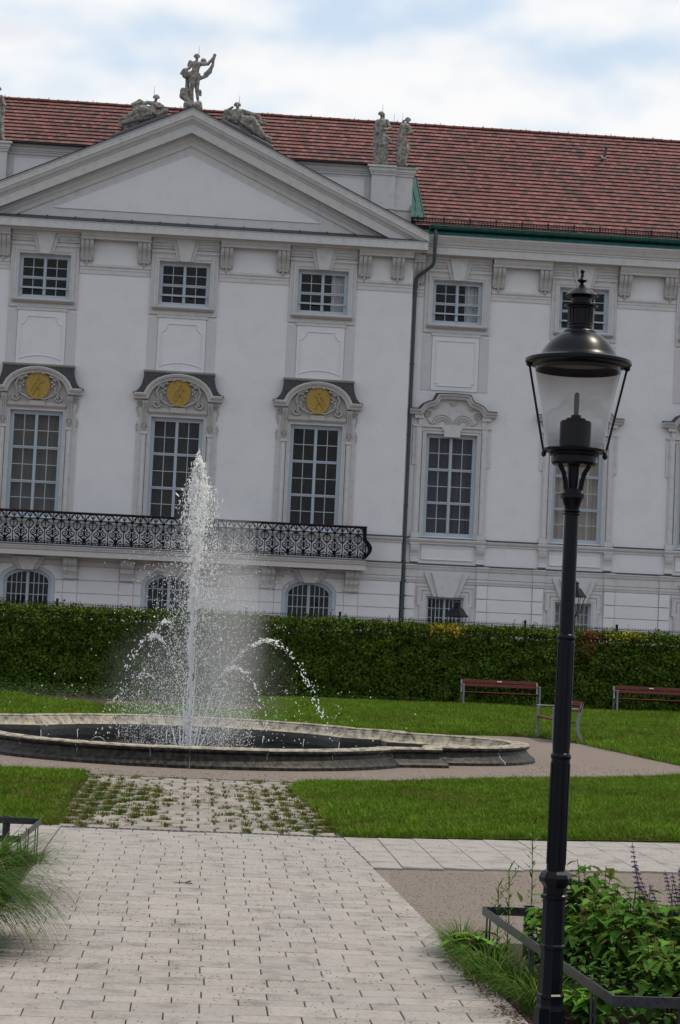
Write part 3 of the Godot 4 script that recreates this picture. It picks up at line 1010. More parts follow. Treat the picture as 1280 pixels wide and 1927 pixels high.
func build_palace() -> void:
	var P := holder("palace", null, Vector3(0, 0, -80), ROT)
	tag(P, "long pale grey baroque palace with pediment, balcony and red tiled roof behind the hedge", "palace")
	var mid := [AXIS - 5.83, AXIS, AXIS + 5.83]
	var wing := [4.62, 10.07, 15.5]
	var W0 := -0.3
	# ---- walls
	var holes := []
	for c in mid:
		holes.append([c - 1.06, c + 1.06, 15.52, 17.37])
		holes.append([c - 1.09, c + 1.09, 6.4, 10.8])
		holes.append([c - 0.98, c + 0.98, 2.1, 4.24])
	var m := MB.new()
	wall_with(m, AXIS - 9.63, AXIS + 9.63, 0.0, 18.6, 0.0, holes, 0.45)
	for s in [-1, 1]:
		m.quad(Vector3(AXIS + s * 9.63, 0, 0), Vector3(AXIS + s * 9.63, 18.6, 0), Vector3(AXIS + s * 9.63, 18.6, -1), Vector3(AXIS + s * 9.63, 0, -1))
	for c in mid:
		for s in [-1, 1]:
			var pl := PackedVector2Array()
			for i in 13:
				var t := PI / 2 * i / 12.0
				pl.append(Vector2(c + s * 0.981 * cos(t), 3.72 + 0.52 * sin(t)))
			pl.append(Vector2(c, 4.241))
			pl.append(Vector2(c + s * 0.981, 4.241))
			m.extrude(pl, -0.44, -0.002)
	put(m, "wall", M.wall, P)
	m = MB.new()
	var wh := []
	for c in wing:
		wh.append([c - 1.06, c + 1.06, 15.46, 17.31])
		wh.append([c - 1.09, c + 1.09, 6.4, 10.75])
		wh.append([c - 0.78, c + 0.78, 2.1, 3.87])
	wall_with(m, AXIS + 9.63, 24.0, 0.0, 18.6, W0, wh, 0.45)
	put(m, "wing_wall", M.wall, P)
	m = MB.new()
	wall_with(m, -32.0, AXIS - 9.63, 0.0, 18.6, W0, [], 0.45)
	put(m, "wing_wall", M.wall, P)
	# ---- windows
	var k := 0
	for c in mid:
		window(P, "window", c, 0.0, 15.52, 17.37, 1.06, 0.15, [16.40], 2, 2, ["", "", "curtain_white"][k], -1.0, 15.95)
		window(P, "tall_window", c, 0.0, 6.4, 10.8, 1.09, 0.16, [7.85, 9.27], 2, 2, ["curtain_sheer", "curtain_grey", ""][k])
		window(P, "arched_window", c, 0.0, 2.1, 4.24, 0.98, 0.13, [], 4, 4, "", 3.72)
		k += 1
	k = 0
	for c in wing:
		window(P, "window", c, W0, 15.46, 17.31, 1.06, 0.15, [16.34], 2, 2, ["curtain_white", "", "curtain_white"][k], -1.0, 15.9)
		window(P, "tall_window", c, W0, 6.4, 10.75, 1.09, 0.16, [7.83, 9.24], 2, 2, ["curtain_blue", "curtain_beige", "curtain_beige"][k])
		window(P, "barred_window", c, W0, 2.1, 3.87, 0.78, 0.09, [], 4, 4, ["", "curtain_beige", ""][k])
		k += 1
	# ---- surrounds
	for c in mid:
		upper_surround(P, c, 0.0, 0.0, true)
		tall_surround(P, c, 0.0)
	for c in wing:
		upper_surround(P, c, W0, -0.06, false)
		wing_surround(P, c, W0)
	k = 0
	for c in mid:
		medallion_hood(P, c, k)
		k += 1
	for c in wing:
		wing_hood(P, c, W0)
	# ---- consoles, frieze and cornice
	var con := console_mesh()
	for c in mid:
		for s in [-1.72, 1.72]:
			put(con, "console", M.ornament, P, Vector3(c + s, 0, 0.03))
	put(con, "console", M.ornament, P, Vector3(1.98, 0, 0.03))
	put(con, "console", M.ornament, P, Vector3(2 * AXIS - 1.98, 0, 0.03))
	for c in wing:
		for s in [-1.72, 1.72]:
			put(con, "console", M.ornament, P, Vector3(c + s, -0.10, W0 + 0.03))
	for i in 4:
		var x0: float = (mid[i - 1] + 1.44) if i > 0 else AXIS - 9.63
		var x1: float = (mid[i] - 1.44) if i < 3 else AXIS + 9.63
		frieze(P, x0, x1, 0.0, 0.0)
	for i in 4:
		var x0: float = (wing[i - 1] + 1.44) if i > 0 else AXIS + 9.64
		var x1: float = (wing[i] - 1.44) if i < 3 else 24.0
		frieze(P, x0, x1, W0, -0.1)
	frieze(P, -32.0, AXIS - 9.64, W0, -0.1)
	for row in [[mid, 0.0, 0.0], [wing, W0, -0.08]]:
		for c in row[0]:
			var f := MB.new()
			for q in [[17.90, 18.0, 0.07], [18.0, 18.14, 0.11], [18.14, 18.24, 0.17], [18.24, 18.4, 0.24]]:
				f.box(c - 1.42, c + 1.42, q[0] + row[2], q[1] + row[2], row[1] - 0.02, row[1] + q[2])
			put(f, "lintel_moulding", M.trim, P)
	# wing cornice
	var cor := PackedVector2Array([Vector2(-0.3, 18.30), Vector2(0.36, 18.30), Vector2(0.36, 18.60), Vector2(0.41, 18.62), Vector2(0.41, 18.68), Vector2(0.46, 18.70), Vector2(0.52, 18.80), Vector2(0.62, 18.92), Vector2(0.64, 18.98), Vector2(0.68, 18.98), Vector2(0.68, 19.06), Vector2(0.3, 19.2), Vector2(-0.3, 19.2)])
	m = MB.new()
	m.extrude(cor, AXIS + 9.9, 24.0, ALONG)
	m.extrude(cor, -32.0, AXIS - 9.9, ALONG)
	put(m, "cornice", M.trim, P)
	pediment(P)
	roof(P)
	attic(P)
	lower_storey(P, mid, wing, W0)
	balcony(P)
	# ---- downpipe
	m = MB.new()
	m.tube(PackedVector3Array([Vector3(3.46, 19.35, 0.42), Vector3(3.46, 19.1, 0.72), Vector3(3.46, 18.6, 0.62), Vector3(3.46, 17.95, 0.5), Vector3(3.40, 17.78, 0.42), Vector3(3.2, 17.62, 0.25), Vector3(2.9, 17.42, 0.05), Vector3(2.80, 17.30, -0.06), Vector3(2.78, 17.0, -0.1), Vector3(2.78, 5.3, -0.1)]), 0.075, 0.075, 10)
	for v in [16.6, 13.6, 10.6, 7.6]:
		m.lathe([Vector2(0.076, v), Vector2(0.092, v), Vector2(0.092, v + 0.06), Vector2(0.076, v + 0.06)], 10, Transform3D(Basis.IDENTITY, Vector3(2.78, 0, -0.1)))
	m.tube(PackedVector3Array([Vector3(2.78, 5.3, -0.1), Vector3(2.78, 0.0, -0.1)]), 0.095, 0.095, 10)
	for v in [4.45, 3.83, 3.29]:
		m.box(2.66, 2.9, v, v + 0.05, -0.3, 0.0)
	put(m, "downpipe", M.pipe, P)

func upper_surround(P: Node, c: float, w: float, dv: float, arched_panel: bool) -> void:
	var o := holder("window_surround", P, Vector3(c, dv, w))
	var b := MB.new()
	b.box(-1.42, -1.06, 15.10, 17.72, 0, 0.06)
	b.box(1.06, 1.42, 15.10, 17.72, 0, 0.06)
	b.box(-1.06, 1.06, 17.37, 17.72, 0, 0.06)
	b.box(-1.06, 1.06, 15.10, 15.52, 0, 0.06)
	b.sweep(rect_path(-1.08, 1.08, 15.50, 17.39), [Vector2(0.0, 0.055), Vector2(0.0, 0.09), Vector2(-0.05, 0.09), Vector2(-0.05, 0.075), Vector2(-0.11, 0.12), Vector2(-0.16, 0.12), Vector2(-0.18, 0.055)], true)
	b.sweep(rect_path(-1.36, 1.36, 15.16, 17.68), [Vector2(0.03, 0.055), Vector2(0.0, 0.085), Vector2(-0.04, 0.085), Vector2(-0.06, 0.055)], true)
	# side ears at the foot
	b.box(-1.05, 1.05, 14.98, 15.097, 0, 0.075)
	b.box(-1.42, 1.42, 17.72, 17.80, 0, 0.13)
	b.box(-1.40, 1.40, 17.80, 17.86, 0, 0.09)
	put(b, "frame_moulding", M.trim, o)
	var s := MB.new()
	s.extrude(PackedVector2Array([Vector2(0, 15.30), Vector2(0.16, 15.30), Vector2(0.2, 15.35), Vector2(0.26, 15.37), Vector2(0.26, 15.42), Vector2(0, 15.46)]), -1.28, 1.28, ALONG)
	put(s, "sill", M.ornament, o)
	for x in [-1.42, 1.02]:
		var a := MB.new()
		a.box(x, x + 0.4, 12.66, 14.975, 0, 0.025)
		put(a, "side_strip", M.strip, o)
	var p := MB.new()
	p.box(-1.0, 1.0, 12.66, 14.97, 0, 0.05)
	var pts := []
	if arched_panel:
		pts = [Vector2(-0.86, 12.93), Vector2(-0.84, 14.4), Vector2(-0.76, 14.42), Vector2(-0.68, 14.52), Vector2(-0.62, 14.62), Vector2(-0.58, 14.74), Vector2(0, 14.74)]
		pts = mirror_path(pts)
		for i in range(0, 11):
			var x := 0.78 - 0.156 * i
			pts.append(Vector2(x, 12.95 + 0.16 * (1.0 - pow(x / 0.86, 2.0))))
	else:
		pts = [Vector2(-0.72, 12.86), Vector2(-0.72, 12.98), Vector2(-0.84, 12.98), Vector2(-0.84, 14.78), Vector2(0.84, 14.78), Vector2(0.84, 12.98), Vector2(0.72, 12.98), Vector2(0.72, 12.86)]
	var pl := PackedVector2Array()
	for q in pts:
		pl.append(q)
	pl.reverse()
	p.sweep(pl, [Vector2(0.035, 0.049), Vector2(0.025, 0.075), Vector2(0.0, 0.085), Vector2(-0.025, 0.075), Vector2(-0.035, 0.049)], true)
	put(p, "apron_panel", M.wall, o)
	keystone(o, 0.0, 0.0, 18.34, 17.36, 0.61, 0.32, 0.26)

func tall_surround(P: Node, c: float, w: float) -> void:
	var o := holder("window_surround", P, Vector3(c, 0, w))
	var b := MB.new()
	b.sweep(PackedVector2Array([Vector2(-1.09, 6.32), Vector2(-1.09, 10.8), Vector2(1.09, 10.8), Vector2(1.09, 6.32)]), [Vector2(0.0, 0.0), Vector2(0.0, 0.08), Vector2(0.035, 0.08), Vector2(0.045, 0.06), Vector2(0.09, 0.06), Vector2(0.12, 0.11), Vector2(0.15, 0.11), Vector2(0.15, 0.0)])
	put(b, "jamb_moulding", M.trim, o)
	for s in [-1, 1]:
		var d := MB.new()
		var x0 := 1.275
		var x1 := 1.47
		d.box(minf(s * x0, s * x1), maxf(s * x0, s * x1), 6.32, 10.05, 0.0, 0.14)
		d.box(minf(s * (x0 + 0.05), s * (x1 - 0.05)), maxf(s * (x0 + 0.05), s * (x1 - 0.05)), 6.5, 9.9, 0.14, 0.165)
		d.box(minf(s * 1.47, s * 1.60), maxf(s * 1.47, s * 1.60), 6.32, 10.9, 0.0, 0.06)
		d.box(minf(s * 1.60, s * 1.70), maxf(s * 1.60, s * 1.70), 6.32, 10.6, 0.0, 0.03)
		d.box(minf(s * 1.235, s * 1.49), maxf(s * 1.235, s * 1.49), 10.05, 10.15, 0.0, 0.19)
		put(d, "pilaster", M.trim, o)
		var e := MB.new()
		for q in [[-0.105, -0.045], [-0.03, 0.03], [0.045, 0.105]]:
			e.extrude(PackedVector2Array([Vector2(0, 11.44), Vector2(0.3, 11.44), Vector2(0.3, 11.3), Vector2(0.24, 11.1), Vector2(0.2, 10.9), Vector2(0.18, 10.5), Vector2(0, 10.45)]), s * 1.36 + q[0], s * 1.36 + q[1], ALONG)
		e.box(s * 1.36 - 0.12, s * 1.36 + 0.12, 10.15, 11.43, 0.0, 0.16)
		e.tube(spiral(Vector3(s * 1.36 - 0.06, 10.42, 0.2), 0.08, 1.2, PI / 2, 1.0, 12), 0.025, 0.02, 5)
		e.tube(spiral(Vector3(s * 1.36 + 0.06, 10.42, 0.2), 0.08, 1.2, PI / 2, -1.0, 12), 0.025, 0.02, 5)
		e.tube(PackedVector3Array([Vector3(s * 1.36, 10.45, 0.2), Vector3(s * 1.36, 10.3, 0.21), Vector3(s * 1.36, 10.18, 0.18)]), 0.05, 0.02, 6)
		# side scrolls against the wall
		e.tube(spiral(Vector3(s * 1.62, 11.28, 0.08), 0.11, 1.4, PI / 2 - s * 1.2, s * 1.0, 18), 0.03, 0.02, 6)
		e.tube(PackedVector3Array([Vector3(s * 1.7, 11.2, 0.06), Vector3(s * 1.68, 11.0, 0.06), Vector3(s * 1.62, 10.86, 0.06), Vector3(s * 1.64, 10.76, 0.06)]), 0.028, 0.015, 6)
		e.tube(PackedVector3Array([Vector3(s * 1.66, 10.5, 0.05), Vector3(s * 1.72, 10.36, 0.06), Vector3(s * 1.66, 10.24, 0.06), Vector3(s * 1.7, 10.14, 0.05)]), 0.02, 0.012, 6)
		put(e, "capital", M.ornament, o)

func medallion_hood(P: Node, c: float, kind: int) -> void:
	var o := holder("window_hood", P, Vector3(c, 0, 0))
	var t := MB.new()
	# tympanum ground and lintel
	var back := PackedVector2Array([Vector2(-1.25, 11.0), Vector2(1.25, 11.0), Vector2(1.25, 11.7)])
	for i in 13:
		var a := PI * i / 12.0
		back.append(Vector2(1.2 * cos(a), 11.7 + 0.75 * sin(a)))
	back.append(Vector2(-1.25, 11.7))
	t.extrude(back, 0.0, 0.1)
	t.extrude(PackedVector2Array([Vector2(0, 10.94), Vector2(0.16, 10.94), Vector2(0.2, 11.0), Vector2(0.2, 11.08), Vector2(0.14, 11.12), Vector2(0.14, 11.16), Vector2(0, 11.2)]), -1.22, 1.22, ALONG)
	t.box(-0.3, 0.32, 10.98, 11.18, 0.19, 0.24)
	put(t, "tympanum", M.ornament, o)
	# arched cornice with straight ends
	var pth := [Vector2(-1.84, 11.50), Vector2(-1.26, 11.50)]
	for i in range(1, 14):
		var a := PI * i / 14.0
		pth.append(Vector2(-1.22 * cos(a), 11.52 + 0.83 * sin(a)))
	pth.append_array([Vector2(1.26, 11.50), Vector2(1.84, 11.50)])
	var a := MB.new()
	a.sweep(shift_path(pth, 0.0), [Vector2(0, 0.0), Vector2(0, 0.3), Vector2(0.06, 0.34), Vector2(0.09, 0.34), Vector2(0.12, 0.42), Vector2(0.2, 0.48), Vector2(0.24, 0.48), Vector2(0.26, 0.0), Vector2(0, 0.0)])
	put(a, "arched_cornice", M.trim, o)
	# flared slate roof
	var rows := []
	for i in 9:
		var q := i / 8.0
		var half := 1.86 - 0.42 * sin(q * PI / 2) 
		var v := 11.78 + 0.9 * (1.0 - cos(q * PI / 2))
		var z := 0.50 - 0.36 * q
		rows.append(PackedVector3Array([Vector3(-half, v, z), Vector3(-half * 0.5, v + 0.0, z), Vector3(half * 0.5, v, z), Vector3(half, v, z)]))
	var s := MB.new()
	var flare := PackedVector2Array()
	for i in 9:
		var q := i / 8.0
		flare.append(Vector2(-1.88 + 0.42 * sin(q * PI / 2), 11.765 + 0.88 * (1.0 - cos(q * PI / 2))))
	for i in range(8, -1, -1):
		flare.append(Vector2(-flare[i].x, flare[i].y))
	var under := []
	for i in range(14, -1, -1):
		var g := PI * i / 14.0
		under.append(Vector2(-1.30 * cos(g), 11.73 + 0.83 * sin(g)))
	for q in under:
		flare.append(q)
	s.extrude(flare, 0.0, 0.38)
	put(s, "hood_roof", M.slate, o)
	var l := MB.new()
	l.extrude(PackedVector2Array([Vector2(0, 12.60), Vector2(0.36, 12.60), Vector2(0.44, 12.66), Vector2(0.46, 12.70), Vector2(0, 12.76)]), -1.49, 1.49, ALONG)
	l.box(-1.9, -1.84, 11.74, 11.79, 0.0, 0.5)
	l.box(1.84, 1.9, 11.74, 11.79, 0.0, 0.5)
	put(l, "hood_ledge", M.ornament, o)
	# medallion
	var md := holder("medallion", o, Vector3(0, 11.83, 0.1))
	md.set_meta("label", "gilded oval medallion with a figure in low relief")
	var ell := PackedVector2Array()
	for i in 32:
		ell.append(Vector2(0.49 * cos(TAU * i / 32), 0.57 * sin(TAU * i / 32)))
	var g := MB.new()
	g.extrude(ell, 0.0, 0.14)
	relief(g, Vector3(0, 0, 0.13), kind)
	var ring := PackedVector3Array()
	for p in ell:
		ring.append(Vector3(p.x, p.y, 0.13))
	g.tube(ring, 0.025, 0.025, 6, true)
	put(g, "disc", M.gold, md)
	# scrolls and leaves either side
	var sc := MB.new()
	for k in [-1, 1]:
		sc.tube(spiral(Vector3(k * 0.66, 12.12, 0.22), 0.2, 0.9, (0.2 if k < 0 else PI - 0.2), -k * 1.0, 18), 0.055, 0.035, 6)
		sc.tube(spiral(Vector3(k * 0.9, 11.33, 0.2), 0.17, 1.3, (0.0 if k < 0 else PI), k * 1.0, 18), 0.045, 0.03, 6)
		sc.tube(PackedVector3Array([Vector3(k * 0.5, 12.2, 0.2), Vector3(k * 0.8, 12.12, 0.22), Vector3(k * 0.92, 11.85, 0.22), Vector3(k * 0.84, 11.6, 0.2), Vector3(k * 0.62, 11.42, 0.2), Vector3(k * 0.3, 11.26, 0.22), Vector3(k * 0.12, 11.28, 0.22)]), 0.05, 0.03, 7)
		for i in 9:
			var q := i / 8.0
			var p := Vector3(k * (0.58 + 0.28 * q + 0.06 * sin(i * 2.3)), 11.95 - 0.62 * q, 0.22)
			sc.lathe([Vector2(0.0, -0.05), Vector2(0.055, -0.02), Vector2(0.05, 0.03), Vector2(0.0, 0.06)], 7, Transform3D(Basis(Vector3.BACK, i * 1.1), p), false)
		sc.box(minf(k * 0.16, k * 0.28), maxf(k * 0.16, k * 0.28), 12.30, 12.42, 0.1, 0.36)
	put(sc, "scrollwork", M.ornament, o)

func wing_surround(P: Node, c: float, w: float) -> void:
	var o := holder("window_surround", P, Vector3(c, 0, w))
	var b := MB.new()
	b.sweep(PackedVector2Array([Vector2(-1.09, 6.32), Vector2(-1.09, 10.75), Vector2(1.09, 10.75), Vector2(1.09, 6.32)]), [Vector2(0.0, 0.0), Vector2(0.0, 0.08), Vector2(0.035, 0.08), Vector2(0.045, 0.06), Vector2(0.09, 0.06), Vector2(0.12, 0.11), Vector2(0.15, 0.11), Vector2(0.15, 0.0)])
	put(b, "jamb_moulding", M.trim, o)
	for s in [-1, 1]:
		var d := MB.new()
		d.box(minf(s * 1.275, s * 1.52), maxf(s * 1.275, s * 1.52), 6.32, 11.02, 0.0, 0.09)
		d.box(minf(s * 1.31, s * 1.46), maxf(s * 1.31, s * 1.46), 6.55, 10.8, 0.09, 0.11)
		d.box(minf(s * 1.52, s * 1.66), maxf(s * 1.52, s * 1.66), 9.4, 11.02, 0.0, 0.05)
		d.box(minf(s * 1.24, s * 1.58), maxf(s * 1.24, s * 1.58), 6.30, 6.52, 0.0, 0.12)
		put(d, "pilaster", M.trim, o)
	var h := MB.new()
	h.box(-1.66, 1.66, 11.02, 11.10, 0.0, 0.12)
	h.box(-0.34, 0.34, 10.62, 10.92, 0.08, 0.16)
	h.box(-0.42, 0.42, 10.90, 11.02, 0.0, 0.15)
	put(h, "lintel", M.trim, o)

func wing_hood(P: Node, c: float, w: float) -> void:
	var o := holder("window_hood", P, Vector3(c, -0.02, w))
	var half := [Vector2(-1.85, 11.54), Vector2(-1.30, 11.54), Vector2(-1.24, 11.66), Vector2(-1.12, 11.80), Vector2(-0.95, 11.88), Vector2(-0.80, 11.92), Vector2(-0.68, 12.0), Vector2(-0.6, 12.12), Vector2(-0.55, 12.22), Vector2(0, 12.24)]
	var pth := mirror_path(half)
	var a := MB.new()
	a.sweep(shift_path(pth, 0.0), [Vector2(0, 0.0), Vector2(0, 0.26), Vector2(0.05, 0.30), Vector2(0.08, 0.30), Vector2(0.11, 0.38), Vector2(0.17, 0.44), Vector2(0.20, 0.44), Vector2(0.22, 0.0), Vector2(0, 0.0)])
	put(a, "curved_cornice", M.trim, o)
	var s := MB.new()
	s.sweep(shift_path(pth, 0.0), [Vector2(0.222, 0.0), Vector2(0.205, 0.46), Vector2(0.235, 0.46), Vector2(0.30, 0.0), Vector2(0.222, 0.0)])
	put(s, "hood_roof", M.slate, o)
	var t := MB.new()
	var back := PackedVector2Array([Vector2(-1.25, 11.1)])
	for q in pth:
		if absf(q.x) < 1.29:
			back.append(q + Vector2(0, 0.02))
	back.append(Vector2(1.25, 11.1))
	t.extrude(back, 0.0, 0.06)
	for k in [-1, 1]:
		t.box(minf(k * 1.25, k * 1.62), maxf(k * 1.25, k * 1.62), 11.38, 11.56, 0.0, 0.2)
		t.box(minf(k * 1.25, k * 1.45), maxf(k * 1.25, k * 1.45), 11.10, 11.38, 0.0, 0.12)
	put(t, "tympanum", M.trim, o)
	var sc := MB.new()
	for k in [-1, 1]:
		sc.tube(spiral(Vector3(k * 1.05, 11.62, 0.09), 0.16, 1.5, (PI if k < 0 else 0.0), k * -1.0, 22), 0.04, 0.025, 6)
		for i in 3:
			var pts := PackedVector3Array()
			for j in 10:
				var g := PI * (0.05 + 0.95 * j / 9.0)
				pts.append(Vector3(k * (0.45 - (0.42 - i * 0.11) * cos(g) * 1.0), 11.16 + (0.42 - i * 0.11) * sin(g), 0.07 + 0.01 * i))
			sc.tube(pts, 0.03, 0.02, 6)
		sc.tube(PackedVector3Array([Vector3(k * 1.1, 11.5, 0.08), Vector3(k * 1.06, 11.32, 0.09), Vector3(k * 0.92, 11.2, 0.1), Vector3(k * 0.8, 11.16, 0.08)]), 0.035, 0.03, 6)
		sc.tube(PackedVector3Array([Vector3(k * 0.9, 11.84, 0.07), Vector3(k * 0.75, 11.8, 0.08), Vector3(k * 0.62, 11.88, 0.08)]), 0.03, 0.015, 6)
	for i in 2:
		var pts := PackedVector3Array()
		for j in 9:
			var g := PI + PI * j / 8.0
			pts.append(Vector3((0.15 - 0.07 * i) * cos(g), 12.1 + (0.13 - 0.06 * i) * sin(g), 0.07))
		sc.tube(pts, 0.02, 0.02, 5)
	put(sc, "scrollwork", M.ornament, o)

func frieze(P: Node, x0: float, x1: float, w: float, dv: float) -> void:
	var f := MB.new()
	# architrave below the consoles
	f.extrude(PackedVector2Array([Vector2(-0.02, 16.66), Vector2(0.03, 16.66), Vector2(0.03, 16.82), Vector2(0.05, 16.84), Vector2(0.05, 16.92), Vector2(0.1, 16.98), Vector2(0.1, 17.04), Vector2(0.04, 17.08), Vector2(-0.02, 17.08)]), x0, x1, ALONG.translated(Vector3(0, dv, w)))
	# capital block above
	f.extrude(PackedVector2Array([Vector2(-0.02, 18.08), Vector2(0.36, 18.08), Vector2(0.36, 18.16), Vector2(0.40, 18.2), Vector2(0.44, 18.26), Vector2(0.48, 18.40), Vector2(-0.02, 18.40)]), x0 + 0.02, x1 - 0.02, ALONG.translated(Vector3(0, dv, w)))
	put(f, "frieze", M.trim, P)

func pediment(P: Node) -> void:
	var o := holder("pediment", P)
	var half := 10.13
	# horizontal cornice
	var m := MB.new()
	m.extrude(PackedVector2Array([Vector2(-0.02, 18.30), Vector2(0.42, 18.30), Vector2(0.48, 18.36), Vector2(0.76, 18.36), Vector2(0.76, 18.66), Vector2(0.79, 18.68), Vector2(0.79, 18.71), Vector2(-0.02, 18.71)]), AXIS - half, AXIS + half, ALONG)
	put(m, "cornice", M.trim, o)
	m = MB.new()
	m.extrude(PackedVector2Array([Vector2(0.0, 18.713), Vector2(0.81, 18.713), Vector2(0.81, 18.735), Vector2(0.0, 19.02)]), AXIS - half - 0.01, AXIS + half + 0.01, ALONG)
	for i in 17:
		var u := AXIS - 9.4 + i * 1.175
		m.extrude(PackedVector2Array([Vector2(0.0, 19.02), Vector2(0.82, 18.737), Vector2(0.82, 18.765), Vector2(0.0, 19.06)]), u, u + 0.05, ALONG)
	put(m, "ledge_sheet", M.slate, o)
	# bolts along the fascias
	var bolt := MB.new()
	bolt.lathe([Vector2(0.014, 0.0), Vector2(0.014, 0.02), Vector2(0.0, 0.024)], 6, Transform3D(Basis(Vector3.RIGHT, PI / 2), Vector3.ZERO))
	var bm := bolt.mesh()
	for i in 54:
		put(bm, "bolt", M.slate, o, Vector3(AXIS - 9.9 + i * 0.3736, 18.58, 0.758))
	# tympanum
	var slope := 4.72 / 10.13
	var apex := 23.77
	m = MB.new()
	m.extrude(PackedVector2Array([Vector2(AXIS - 9.3, 18.7), Vector2(AXIS + 9.3, 18.7), Vector2(AXIS, 22.95)]), -0.4, 0.03)
	put(m, "tympanum", M.trim, o)
	m = MB.new()
	m.extrude(PackedVector2Array([Vector2(AXIS - 5.6, 19.36), Vector2(AXIS + 5.6, 19.36), Vector2(AXIS, 21.92)]), 0.02, 0.07)
	put(m, "tympanum_panel", M.wall, o)
	# raking cornices
	var ca := cos(atan(slope))
	var prof := [Vector2(0, -0.4), Vector2(0, 0.88), Vector2(-0.04, 0.88), Vector2(-0.05, 0.84), Vector2(-0.30, 0.84), Vector2(-0.31, 0.80), Vector2(-0.40, 0.76), Vector2(-0.47, 0.68), Vector2(-0.48, 0.64), Vector2(-0.53, 0.63), Vector2(-0.54, 0.58), Vector2(-0.90, 0.56), Vector2(-0.90, 0.24), Vector2(-0.97, 0.24), Vector2(-0.99, 0.19), Vector2(-1.08, 0.17), Vector2(-1.16, 0.11), Vector2(-1.32, 0.09), Vector2(-1.33, 0.02)]
	for s in [-1, 1]:
		var r := MB.new()
		for i in prof.size() - 1:
			var q := []
			for p in [prof[i], prof[i + 1]]:
				var top: float = apex + p.x / ca
				var run: float = minf(half + 0.02, (top - 18.705) / slope)
				q.append(Vector3(AXIS, top, p.y))
				q.append(Vector3(AXIS + s * run, top - run * slope, p.y))
			r.quad(q[0], q[1], q[3], q[2])
		# end face
		r.extrude(PackedVector2Array([Vector2(-0.4, 18.7), Vector2(0.56, 18.705), Vector2(0.66, 18.72), Vector2(0.84, 18.8), Vector2(0.88, 19.06), Vector2(-0.4, 19.06)]), AXIS + s * (half + 0.0) - 0.02, AXIS + s * (half + 0.0) + 0.02, ALONG)
		put(r, "raking_cornice", M.trim, o)
		for i in 30:
			var run := 0.25 + i * 0.335
			put(bm, "bolt", M.slate, o, Vector3(AXIS + s * run, apex - 0.17 / ca - run * slope, 0.838))
		var l := MB.new()
		var t := Transform3D(Basis(Vector3.BACK, -s * atan(slope)), Vector3(AXIS, apex, 0))
		var len := (half + 0.06) / ca
		l.box(minf(0, s * len), maxf(0, s * len), 0.006, 0.035, -0.42, 0.92, t)
		put(l, "roof_sheet", M.slate, o)
		var pl := MB.new()
		var p0 := 1.05 / ca if s < 0 else 1.15 / ca
		pl.bbox(minf(s * p0, s * (p0 + 2.45)), maxf(s * p0, s * (p0 + 2.45)), 0.036, 0.22, -0.1, 0.66, 0.02, t)
		put(pl, "statue_plinth", M.lead, o)

